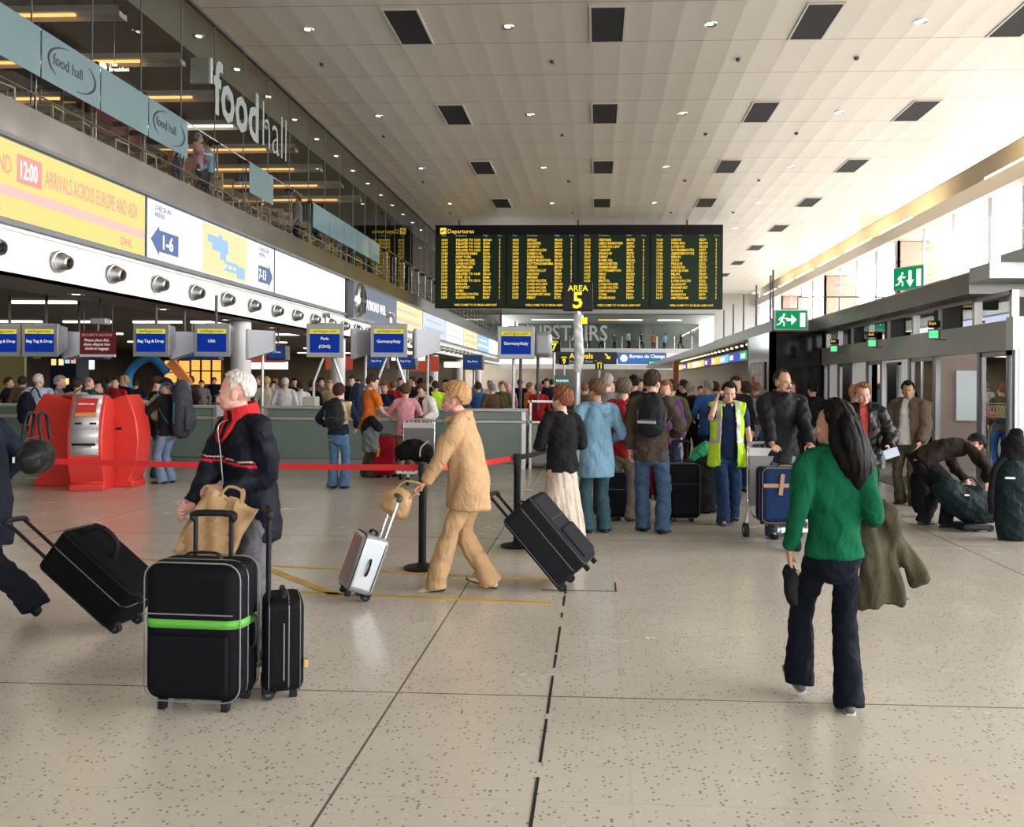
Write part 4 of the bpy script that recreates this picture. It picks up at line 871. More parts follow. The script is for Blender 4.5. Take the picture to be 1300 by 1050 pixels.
# grey framed edge of the left unit and its screen
Rl = M.Rotation(R(-88), 3, 'Z'); Wl = lambda d, u, v: (Rl @ V((d, -u*1.35-.05, v)))+V((-.22, .02, 0))
fq = MB()
for i in range(len(cur)-1): (a, az), (b_, bz) = cur[i], cur[i+1]; fq.add([Wl(-.2, a-.008, az), Wl(.2, a-.008, az), Wl(.2, b_-.008, bz), Wl(-.2, b_-.008, bz)], [(0, 1, 2, 3)])
fq.build('silver_front', PAN, kiosk, solid=.02)
# ------------------------------------------------------------------ queue posts and belts
def qpost(px, py, lab, h=.95):
    p = fl(px, py); e = empty('queue_post', (p.x, p.y, 0), 0, lab, 'post', 'black queue posts')
    MB().lathe([(0, 0), (.165, 0), (.17, .012), (.16, .025), (.05, .045), (.04, .06), (0, .06)], seg=32).build('base', BLACK, e)
    MB().cyl((0, 0, .05), (0, 0, h), .036, 20).build('pole', BLACK, e); MB().cyl((0, 0, h-.1), (0, 0, h+.015), .042, 20).build('belt_head', mat('belt_head', (.03, .03, .035), .3), e); return e
q1 = qpost(536, 722, 'black queue post in front of the woman in beige, belts meeting at its head'); q2 = qpost(656, 694, 'black queue post between the beige woman and the woman in the white skirt')
BELT = mat('red_belt', (.62, .02, .025), .6)
def belt(a, b_, lab, m=BELT, h=.055, sag=.02, nm='queue_belt'):
    k = MB(); a = V(a); b_ = V(b_); N = 16; vs = []
    d = (b_-a).normalized(); nrm = V((-d.y, d.x, 0))*.0015
    for i in range(N+1):
        t = i/N; p = a.lerp(b_, t); p.z -= sag*4*t*(1-t)
        vs += [p+nrm+V((0, 0, h/2)), p+nrm-V((0, 0, h/2)), p-nrm-V((0, 0, h/2)), p-nrm+V((0, 0, h/2))]
    fs = [(i*4+j, i*4+(j+1) % 4, i*4+4+(j+1) % 4, i*4+4+j) for i in range(N) for j in range(4)]+[(0, 1, 2, 3), (N*4+3, N*4+2, N*4+1, N*4)]
    o = k.add(vs, fs).build(nm, m); tag(o, lab, 'belt', 'queue belts'); return o
L1 = q1.location; L2 = q2.location
p = at(-60, 590, 8.7); q0 = empty('queue_post', (p.x, 8.7, 0), 0, 'black queue post outside the left edge of the picture', 'post', 'black queue posts')
for c in q1.children: clone(c, q0)
belt((p.x+.04, 8.7, .91), (L1.x-.04, L1.y, .92), 'long red belt running left from the front queue post past the kiosks')
belt((L1.x+.04, L1.y, .92), (L2.x-.04, L2.y, .92), 'short red belt between the two black queue posts')
pe = at(708, 562, 11.0); belt((L2.x+.04, L2.y, .93), (pe.x, pe.y, pe.z-.03), 'black belt running from the rear post behind the white skirt', m=mat('black_belt', (.02, .02, .022), .6))
q3 = empty('queue_post', (pe.x+.04, pe.y, 0), 0, 'black queue post hidden behind the white-skirted woman', 'post', 'black queue posts')
for c in q1.children: clone(c, q3)
# ------------------------------------------------------------------ yellow floor lines
YL = mat('yellow_line', (.55, .34, .06), .45, noise=.25, nscale=4)
def fline(a, b_, w=.06, nm='floor_line'):
    a = fl(*a); b_ = fl(*b_); d = (b_-a).normalized(); n_ = V((-d.y, d.x, 0))*w/2; z = V((0, 0, .003))
    o = MB().add([a+n_+z, a-n_+z, b_-n_+z, b_+n_+z, a+n_-z, a-n_-z, b_-n_-z, b_+n_-z], [(0, 1, 2, 3), (7, 6, 5, 4), (0, 4, 5, 1), (1, 5, 6, 2), (2, 6, 7, 3), (3, 7, 4, 0)]).build('floor_marking', YL)
    struct(o); return o
fline((100, 706), (700, 737)); fline((110, 740), (700, 766)); fline((342, 723), (430, 757), .09)
jd = MB(); rj_ = random.Random(3); yy = -14.
while yy < 7.8:
    l_ = rj_.uniform(.08, .7); jd.bx(-.247, -.233, yy, min(yy+l_, 7.9), -.001, .002); yy += l_+rj_.uniform(.03, .25)
struct(jd.build('floor_joint', mat('joint_black', (.02, .02, .02), .6)))
a = fl(690, 738); b_ = fl(783, 751); 
hatch = MB().bx(a.x, b_.x, b_.y, b_.y+.012, 0, .002).bx(b_.x-.012, b_.x, b_.y, a.y, 0, .002); struct(hatch.build('floor_hatch', MT['joint_black']))
# ------------------------------------------------------------------ food hall furniture behind the gallery glass
WOOD = mat('pale_wood', (.50, .36, .20), .5, noise=.15, nscale=6); DRED = mat('dark_red_seat', (.22, .02, .025), .6)
chair = empty('cafe_chair', (0, 0, 0))
MB().bx(-.21, .21, -.21, .21, .43, .46).build('seat', WOOD, chair, bevel=.01)
for (x, y, h_) in ((-.19, -.19, .43), (.19, -.19, .43), (-.19, .19, .9), (.19, .19, .9)): MB().bx(x-.018, x+.018, y-.018, y+.018, 0, h_).build('leg', WOOD, chair)
bk = MB().bx(-.19, .19, .18, .20, .82, .92).bx(-.19, .19, .18, .20, .58, .64); bk.build('backrest', WOOD, chair)
tb = empty('cafe_table', (0, 0, 0)); MB().bx(-.38, .38, -.38, .38, .72, .75).build('table_top', WOOD, tb, bevel=.01); MB().cyl((0, 0, 0), (0, 0, .72), .03).build('column', CHROME, tb); MB().cyl((0, 0, 0), (0, 0, .02), .25, 24).build('base', CHROME, tb)
first = True
ZF = 5.95
for i in range(9):
    y = 14.6+i*2.25
    t = tb if first else clone(tb); t.location = (-9.85, y, ZF); tag(t, 'pale wooden cafe table at the gallery edge, %s from the viewer' % ORD[i], 'table', 'gallery tables')
    for j, dy in enumerate((-.62, .62)):
        c = chair if first else clone(chair); first = False; c.location = (-9.6+random.uniform(-.08, .08), y+dy, ZF); c.rotation_euler = (0, 0, (pi if dy < 0 else 0)+random.uniform(-.25, .25))
        tag(c, 'pale wooden chair on the %s side of the %s gallery table' % (('near', 'far')[j], ORD[i]), 'chair', 'gallery chairs')
for i, (y, h_) in enumerate(((13.4, 1.6), (19.2, 1.5), (23.2, 1.4), (29.5, 1.4), (35.0, 1.4))):
    o = MB().bx(-.15, .15, -1.1, 1.1, 0, h_).build('booth_partition', DRED, bevel=.03); o.location = (-10.6, y, ZF); tag(o, 'dark red booth partition in the food hall, %s from the viewer' % ORD[i], 'partition', 'food hall partitions')
ps_ = at(190, 102, 22); o = MB().ell((0, 0, 0), (.12, .05, .12)).build('lit_disc', SW); oo = empty('food_hall_sign', (-11.6, 20.6, 9.0), R(0), 'small glowing sign with a disc and white letters in the food hall', 'sign'); o.parent = oo
text('The\nBreakfast', .13, SW, (.18, -.02, .02), parent=oo, bold=.03, line=.9)
MB().cyl((.3, .0, .15), (.3, 0, 2.0), .01).build('wire', DGREY, oo)
o = MB().bx(-.25, .25, -.05, .05, -.3, .3).build('loudspeaker_panel', mat('pale_panel', (.4, .45, .45), .5), bevel=.02); o.location = at(256, 90, 20.6); tag(o, 'pale box panel hanging just above the letter f on the gallery', 'panel')
# ------------------------------------------------------------------ people
def skinm(name, col): 
    m = mat('skin_'+name, col, .5, noise=.08, nscale=9, bump=.06, bscale=70); 
    m.node_tree.nodes['Principled BSDF'].inputs['Subsurface Weight'].default_value = .06; return m
SK = {'fair': skinm('fair', (.56, .33, .25)), 'pink': skinm('pink', (.60, .31, .25)), 'tan': skinm('tan', (.42, .23, .15)), 'olive': skinm('olive', (.38, .21, .13)), 'dark': skinm('dark', (.13, .07, .045))}
EYEW = mat('eye_white', (.6, .58, .55), .3); IRIS = mat('iris', (.03, .02, .015), .2); LIPS = mat('lips', (.36, .12, .10), .5)
def ik(a, b, l1, l2, pole):
    a = V(a); b = V(b); d = b-a; L = d.length; mx = (l1+l2)*.999
    if L > mx: b = a+d*(mx/L); d = b-a; L = mx
    dn = d.normalized(); x = (l1*l1-l2*l2+L*L)/(2*L); h = sqrt(max(l1*l1-x*x, 0)); p = V(pole); p = p-dn*p.dot(dn)
    if p.length < 1e-4: p = V((0, 1, 0))
    return a+dn*x+p.normalized()*h, b
def hand(mb, w, d, n, k, curl=.5, side=1, thumb=True, fist=False):
    """palm and five fingers: w wrist, d pointing direction, n palm normal"""
    d = V(d).normalized(); n = V(n); n = (n-d*n.dot(d)).normalized(); s = d.cross(n)*side     # s points to the thumb side
    mb.tube([w-d*.02*k, w+d*.03*k, w+d*.085*k], [(.026*k, .020*k), (.037*k, .018*k), (.040*k, .013*k)], 10, side=s, rnd=True)
    for i, (off, L) in enumerate(((.031, .068), (.011, .078), (-.010, .072), (-.030, .056))):
        p = w+d*.085*k+s*off*k; dirn = (d+s*off*2.2).normalized(); pts = [p-dirn*.02*k, p]; a = curl*.55
        for seg in (.42, .32, .26):
            q = (dirn*cos(a)+n*sin(a)).normalized(); p = p+q*L*k*seg; pts.append(p); a += curl*(.85+.05*i)
        mb.tube(pts, [.0092*k, .0092*k, .0088*k, .008*k, .0068*k], 8, rnd=True)
    if thumb:
        p = w+d*.022*k+s*.028*k; pts = [p]; q = (d*.62+s*.72+n*.25).normalized(); p = p+q*.032*k; pts.append(p)
        q = (d*.8+s*.38+n*.45).normalized(); p = p+q*.03*k; pts.append(p); q = (d*.85+n*.5*(.5+curl)).normalized(); p = p+q*.025*k; pts.append(p)
        mb.tube(pts, [.0125*k, .0115*k, .0095*k, .0078*k], 8, rnd=True)
def head_mb(mb, T, k, female=False, heavy=0.):
    def e(c, r, rx=0): mb.ell(T @ V(c), tuple(x*k for x in r), T.to_3x3().normalized() @ M.Rotation(rx, 3, 'X'), 20, 14)
    c = lambda *a: T @ V(a)
    side = T.to_3x3() @ V((1, 0, 0))
    e((0, -.012, .132), (.076, .096, .092)); e((0, .022, .105), (.066, .070, .085)); e((0, .034, .058), (.056+heavy*.01, .056, .066))
    e((0, .070, .012), (.024, .022, .018)); e((0, .045, .022), (.044+heavy*.012, .045, .026))
    e((0, .079, .112), (.050, .014, .012))                                        # brow
    for s in (-1, 1):
        e((s*.040, .066, .072), (.020, .018, .020)); e((s*.077, -.004, .078), (.010, .019, .031), R(-12)); e((s*.0785, -.012, .080), (.006, .022, .026), R(-12))
        e((s*.011, .101, .052), (.008, .010, .008)); e((s*.036, -.0, .022), (.030, .04, .024))
    mb.tube([c(0, .086, .104), c(0, .100, .080), c(0, .114, .056)], [.008*k, .009*k, .012*k], 10, side=side, rnd=True)
    e((0, .092, .034), (.020, .008, .005)); e((0, .090, .024), (.018, .008, .006)); e((0, .108, .054), (.012, .012, .009))
def smooth01(x, a, b):
    t = np.clip((x-a)/(b-a), 0, 1); return t*t*(3-2*t)
def hair_cap(k, T, front=38, side=2, back=-38, thick=.016, top=.012, volume=None, bald=0, n=(72, 48), nz=.004, fr=60, wid=1., puff=0., seed=0, sideburn=12):
    """shell over the skull with a hair line; returns verts/faces"""
    A, B = n; el = np.linspace(pi/2, -pi/2, B+1); az = np.linspace(-pi, pi, A, endpoint=False)
    E, Z = np.meshgrid(el, az, indexing='ij'); dx = np.cos(E)*np.sin(Z); dy = np.cos(E)*np.cos(Z); dz = np.sin(E)
    ad = np.degrees(np.abs(Z))
    line = np.where(ad < 62, front-6*np.cos(np.radians(ad*3)), front+(side-front)*smooth01(ad, 62, 78))
    line = np.where(ad > 100, side+(back-side)*smooth01(ad, 100, 135), line)
    line = line-sideburn*np.exp(-((ad-84)/9)**2)+2.5*np.sin(Z*23+seed)+1.5*np.sin(Z*41+seed*2)
    m = smooth01(np.degrees(E)-line, -3, 7)
    if bald: m = m*(1-smooth01(np.degrees(E), 90-bald-14, 90-bald+6)*smooth01(-ad, -150, -90)) if False else m*(1-smooth01(dz*.75+dy*.35, cos(R(bald)), cos(R(bald))+.14))
    th = thick+(top)*np.clip(dz, 0, 1)+puff*np.clip(-dz*.6+.5-dy*.7, 0, 1)
    strand = nz*(np.sin(Z*fr+3*np.sin(E*7+seed))*np.cos(E*.8)*.6+np.sin(E*19+Z*13+seed)*.4+.6*np.sin(Z*fr*.37+E*11))
    rx, ry, rz = .077*wid, .097, .093
    off = -.014+m*(.014+th+strand)
    X = dx*(rx+off); Y = dy*(ry+off)-.012; Zz = dz*(rz+off)+.132
    P = np.stack([X, Y, Zz], -1).reshape(-1, 3); vs = [T @ V(p) for p in P.tolist()]
    fs = [(i*A+j, i*A+(j+1) % A, (i+1)*A+(j+1) % A, (i+1)*A+j) for i in range(B) for j in range(A)]
    return vs, fs
class Fig: pass
def person(label, loc, rz, H=1.72, w=1.0, lean=0., spine=0., feet=None, hands=(None, None), elbow=((1, -.6, -.2), (-1, -.6, -.2)), yaw=0., pitch=0., roll=0.,
           skin='fair', hair=None, top=None, under=None, bottom=None, shoe=(.02, .02, .02), eyes=True, vox=.012, group=None, curl=(.5, .5), palm=(None, None), hdir=(None, None),
           hipdrop=0., twist=0., extra=None, heavy=0., female=False, hipshift=(0, 0), shh=1., noname=False, low=False):
    root = empty('person', loc, rz, label, 'person', group)
    k = H/1.75; q = Fig(); q.k = k; q.root = root
    hip = V((hipshift[0], hipshift[1], (.52*H)-hipdrop)); q.hip = hip
    hx = .088*k*w
    if feet is None: feet = ((.10, .0, 0, 0, 8), (-.10, .02, 0, 0, -8))      # x, y, z lift of ankle, heel pitch, toe-out in degrees  (right, left)
    # spine
    P = [hip.copy()]; seg = [.10*H, .11*H, .095*H, .03*H]; angs = [lean+spine*.3, lean+spine*.7, lean+spine, lean+spine*1.0]
    for L, a in zip(seg, angs): P.append(P[-1]+V((0, sin(R(a))*L, cos(R(a))*L)))
    waist, chest, shc, nb = P[1:]; q.P = P; la = R(lean+spine)
    up = V((0, sin(la), cos(la))); fwd = V((0, cos(la), -sin(la))); q.up = up; q.fwd = fwd
    tw = R(twist); sx = V((cos(tw), sin(tw), 0)); q.sx = sx
    shw = (.098 if female else .108)*H*w
    S_ = [shc+sx*shw-up*.012*H, shc-sx*shw-up*.012*H]                # right, left
    hb = nb+up*.012*H+fwd*.012*H
    T = M.Translation(hb+up*.006*H+fwd*.004*H) @ M.Rotation(R(yaw), 4, 'Z') @ M.Rotation(R(-pitch)-la*.25, 4, 'X') @ M.Rotation(R(roll), 4, 'Y') @ M.Scale(k, 4)
    q.T = T
    # limbs
    q.leg = []; q.arm = []
    for i, (fx, fy, fz, hp, to) in enumerate(feet):
        sgn = 1 if i == 0 else -1; hj = hip+V((sgn*hx, 0, -.015*H)); ank = V((fx*k, fy*k, .058*k+fz)); to_d = V((sin(R(to)), cos(R(to)), 0))
        kn, ank2 = ik(hj, ank, .245*H, .245*H, (to_d.x*.6, 1, 0)); q.leg.append((hj, kn, ank2, to_d, hp))
    for i in range(2):
        sgn = 1 if i == 0 else -1; sj = S_[i]; tgt = hands[i]
        if tgt is None: tgt = sj+V((sgn*.06*k, .05*k, -.53*k*.98))
        el_, wr = ik(sj, tgt, .168*H, .15*H, V((elbow[i][0]*.5, elbow[i][1], elbow[i][2]))); q.arm.append((sj, el_, wr))
    # ---- body (one continuous surface)
    b = MB(); X = V((1, 0, 0))
    head_mb(b, T, k, female, heavy)
    b.tube([nb-up*.06*k, nb+up*.02*k, hb+up*.05*k], [.060*k*w, .054*k, .052*k], 14, side=sx)
    b.tube([hip-V((0, 0, .03*H)), hip+V((0, 0, .01)), waist, chest, shc, nb], [(.125*k*w, .09*k), (.138*k*w, .10*k), (.125*k*w, .09*k), (.135*k*w, .094*k), (.115*k*w, .07*k), (.055*k, .055*k)], 18, side=sx, n=3)
    for i, (sj, el_, wr) in enumerate(q.arm):
        sgn = 1 if i == 0 else -1
        b.tube([sj-sx*sgn*.05*k, sj, sj.lerp(el_, .4), el_, el_.lerp(wr, .35), wr], [.035*k, .044*k, .042*k, .036*k, .037*k, .024*k], 12, n=3, rnd=True)
        hd = V(hdir[i]) if hdir[i] is not None else (wr-el_); pn = V(palm[i]) if palm[i] is not None else V((-sgn, .1, 0))
        hand(b, wr, hd, pn, k*1.02, curl[i], side=(1 if i == 0 else -1) if palm[i] is None else (1 if i == 0 else -1))
        q.arm[i] = (sj, el_, wr, wr+hd.normalized()*.07*k)
    for (hj, kn, an, td, hp) in q.leg:
        b.tube([hj, hj.lerp(kn, .4), kn, kn.lerp(an, .35), an], [.085*k*w, .074*k*w, .052*k, .052*k, .034*k], 12, n=3, rnd=True)
        b.tube([an, an+td*.08*k-V((0, 0, .03*k))], [.034*k, .028*k], 8, rnd=True)
    body = blob(b, 'body', SK[skin], root, voxel=(.0062 if vox < .013 else .0125)*(1 if not low else 1.35), smooth=2 if vox < .013 else 2, sfac=.4); q.body = body
    Tn = T.to_3x3().normalized()
    if eyes:
        for s in (-1, 1):
            eo = MB().ell(T @ V((s*.029, .0765, .092)), (.0135*k, .0095*k, .008*k), Tn, 12, 8).build('eye', EYEW, root)
            MB().ell(T @ V((s*.029, .0850, .092)), (.006*k, .003*k, .0065*k), Tn, 10, 6).build('iris', IRIS, eo)
            MB().tube([T @ V((s*.012, .094, .110)), T @ V((s*.028, .092, .115)), T @ V((s*.046, .078, .109))], [.0025*k, .0042*k, .002*k], 6, n=3).build('eyebrow', hairm(*hair.get('col')) if hair else IRIS, root)
        MB().tube([T @ V((-.023, .090, .029)), T @ V((-.008, .1, .0315)), T @ V((.008, .1, .0315)), T @ V((.023, .090, .029))], [(.002*k, .002*k), (.005*k, .0065*k), (.005*k, .0065*k), (.002*k, .002*k)], 8, n=3).build('lips', LIPS, root)
    if hair:
        hm = hairm(*hair['col']); kw = {a: c for a, c in hair.items() if a not in ('col', 'locks', 'vox')}
        vs, fs = hair_cap(k, T, **kw); hb_ = MB().add(vs, fs)
        if hair.get('locks'):
            for pts, rads in hair['locks']: hb_.tube([T @ V(p) for p in pts], [tuple(x*k for x in (r if isinstance(r, tuple) else (r, r))) for r in rads], 14, side=Tn @ X, n=4, rnd=True)
            q.hair = blob(hb_, 'hair', hm, root, voxel=.007*k, smooth=1, amp=.003, fx=70, stretch=(1.6, 1.6, .25))
        else: q.hair = hb_.build('hair', hm, root)
    # ---- legs' clothing
    if bottom:
        bm_ = MB(); bc = bottom
        if bc.get('kind') == 'skirt':
            L = bc.get('len', .30*H); fl_ = bc.get('flare', .2); bm_.tube([hip+V((0, 0, .08*H)), hip, hip-V((0, 0, .1*H)), V((hip.x, hip.y+.02, L*.5+hip.z*.4)), V((hip.x, hip.y, L))],
                     [(.115*k*w, .09*k), (.155*k*w, .115*k), (.175*k*w, .14*k), (.20*k*w+fl_*.3, .17*k+fl_*.25), (.19*k*w+fl_*.55, .19*k+fl_*.45)], 28, side=sx, n=4)
            ob = blob(bm_, bc.get('name', 'skirt'), bc['mat'], root, voxel=vox, smooth=3, amp=.010, fx=34, stretch=(1.5, 1.5, .12), seed=2)
        else:
            fw_ = bc.get('flare', .072); kw_ = bc.get('knee', .068); tw_ = bc.get('thigh', .094)
            ud = V((0, 0, 1)) if lean < 30 else (waist-hip).normalized()
            bm_.tube([hip+ud*.075*H, hip+ud*.02*H, hip-V((0, 0, .045*H))], [(.125*k*w, .095*k), (.160*k*w, .118*k), (.15*k*w, .115*k)], 18, side=X, n=3, rnd=True)
            for (hj, kn, an, td, hp) in q.leg:
                ft = an+V((0, -.012*k, -.035*k))
                bm_.tube([hj+V((0, 0, .02)), hj.lerp(kn, .45), kn, kn.lerp(an, .5), an.lerp(kn, .12), ft], [tw_*k*w, (tw_-.008)*k*w, kw_*k, (kw_+fw_)/2*k, (fw_, fw_*1.08) if 0 else fw_*k, fw_*k*1.03], 14, n=3)
            ob = blob(bm_, bc.get('name', 'trousers'), bc['mat'], root, voxel=vox, smooth=3, amp=bc.get('amp', .006), fx=bc.get('fx', 30), stretch=(1, 1, 1.3), seed=len(label)*.7)
        q.bottom = ob
    for (hj, kn, an, td, hp) in q.leg:
        Rm = M.Rotation(-atan2(td.x, td.y), 3, 'Z') @ M.Rotation(R(-hp), 3, 'X'); f = MB()
        c = lambda *a_: an+Rm @ (V(a_)*k)
        f.tube([c(0, -.05, -.025), c(0, 0, -.02), c(0, .06, -.028), c(0, .13, -.036), c(0, .175, -.042)], [(.032*k, .032*k), (.038*k, .036*k), (.042*k, .028*k), (.046*k, .020*k), (.030*k, .014*k)], 14, side=Rm @ X, n=3, rnd=True)
        f.tube([c(0, -.01, .05), c(0, 0, -.02)], [.038*k, .042*k], 12, rnd=True)
        so = MB(); so.tube([c(0, -.075, -.052), c(0, .0, -.052), c(0, .12, -.052), c(0, .195, -.052)], [(.026*k, .007*k), (.036*k, .008*k), (.048*k, .008*k), (.026*k, .007*k)], 14, side=Rm @ X, n=3)
        sm = mat('shoe_%.2f_%.2f_%.2f' % tuple(shoe), shoe, .45)
        s0 = blob(f, 'shoe', sm, root, voxel=.008, smooth=2); so.build('sole', mat('sole_light', (.55, .55, .52), .6) if extra == 'trainers' else RUBBER, s0)
    # ---- upper clothing
    def topcloth(tc, grow=0., nm=None):
        tm = MB(); hem = tc.get('hem', .045)*H; hz = hip-(V((0, 0, hem)) if lean < 30 else (waist-hip).normalized()*hem); g = grow; fl_ = tc.get('flare', 0.); wd = tc.get('wide', 1.)*w; bel = tc.get('belly', 0.)
        prof = [hz, hip+V((0, 0, .01)), waist, chest, shc-up*.01, nb-up*.005*k]
        rad = [(.178*k*wd+fl_+g, .132*k+fl_*.8+bel*.5+g), (.178*k*wd+fl_*.6+g, .132*k+fl_*.5+bel*.7+g), (.160*k*wd+fl_*.3+g, .124*k+bel+fl_*.3+g), (.175*k*wd+g, .132*k+bel*.5+g), (.150*k*wd+g, .108*k+g), (.072*k+g, .070*k+g)]
        if hem > .12*H: 
            prof.insert(1, hip-V((0, 0, hem*.5))); rad.insert(1, (.180*k*wd+fl_*.8+g, .134*k+fl_*.7+bel*.6+g))
        tm.tube(prof, rad, 24, side=sx, n=4)
        if tc.get('sleeve', 'long') is not None:
            for i, a_ in enumerate(q.arm):
                sj, el_, wr = a_[:3]; sgn = 1 if i == 0 else -1; st = shc.lerp(sj, .35)+up*.022*k; sr = tc.get('sl', 1.)
                if tc.get('sleeve', 'long') == 'long':
                    e_ = wr.lerp(el_, tc.get('cuff', .06)); tm.tube([st, sj, sj.lerp(el_, .5), el_, el_.lerp(wr, .45), e_], [.054*k+g, (.066*k+g)*1.0, .063*k*sr+g, .058*k*sr+g, .052*k*sr+g, .042*k*sr+g], 14, n=3)
                elif tc['sleeve'] == 'short':
                    tm.tube([st, sj, sj.lerp(el_, .45), sj.lerp(el_, .72)], [.058*k+g, .072*k+g, .064*k+g, .062*k+g], 14, n=3)
                elif tc['sleeve'] == 'vest':
                    tm.tube([st, sj+sx*sgn*.01], [.066*k+g, .078*k+g], 12)
        tm.tube([nb-up*.03*k, nb+up*.022*k], [(.074*k+g, .07*k+g), (.062*k+g, .062*k+g)], 16, side=sx)
        op = tc.get('open'); cut = None
        if op:
            def cut(c):
                v = c-chest; y = (c-V((0, 0, 0))).dot(fwd)-chest.dot(fwd)*0
                base = hip if c.z < waist.z else chest
                zz = (c.z-hip.z)/(nb.z-hip.z)
                wdt = op[0]+(op[1]-op[0])*max(0, min(1, zz))
                return abs(c.x) < wdt and (c.y-(hip.y+(shc.y-hip.y)*max(0, min(1, zz)))) > .03 and c.z < nb.z+.05
        o = blob(tm, nm or tc.get('name', 'jacket'), tc['mat'], root, voxel=vox, smooth=3, amp=tc.get('amp', .006), fx=tc.get('fx', 26), seed=len(label)*.37, cut=cut, paint=tc.get('paint') and (lambda c: tc['paint'](c, q)), solid=.012 if op else 0, stretch=tc.get('stretch'))
        if tc.get('collar'):
            cm, ch, cr = tc['collar']; r_ = MB(); N = 20; pts = []
            for j in range(N+1):
                a2 = R(-150+300*j/N)-pi/2
                pts.append(nb+sx*cos(a2)*.070*k*cr+fwd*(-sin(a2+pi)*.066*k*cr*-1)+up*(ch*.4*k-.012*k*abs(j-N/2)/(N/2)*2))
            r_.tube(pts, [(.012*k, ch*k*.55)]*(N+1), 10)
            # collar profile stands along the up axis
            r2 = MB(); vs = []; 
            for j in range(N+1):
                t = j/N*2-1; a2 = t*R(152)-pi/2
                cx_ = sx*cos(a2)*.068*k*cr; cy_ = fwd*sin(a2)*.064*k*cr
                lowz = -.030*k-.02*k*abs(t)**2; hi = ch*k*(1-.25*abs(t)**3)
                base = nb+cx_+cy_
                out = (cx_+cy_).normalized()
                for (o_, z_) in ((.012, lowz), (.004, hi*.5), (.0, hi), (.012, hi+.004), (.022, hi*.5), (.030, lowz)): vs.append(base+out*o_*k+up*z_)
            fs = [(j*6+a3, j*6+(a3+1) % 6, (j+1)*6+(a3+1) % 6, (j+1)*6+a3) for j in range(N) for a3 in range(6)]+[tuple(range(6)), tuple(N*6+a3 for a3 in range(6))]
            r2.add(vs, fs).build('collar', cm, o)
        return o
    if under: q.under = topcloth(under, 0., under.get('name', 'shirt'))
    if top: q.top = topcloth(top, .016 if under else 0.)
    return q
def W(q, p): return q.root.matrix_world @ V(p) if False else (M.Translation(q.root.location) @ M.Rotation(q.root.rotation_euler.z, 4, 'Z')) @ V(p)
def front(name, col, rough=.85): return cloth(name, col, rough)
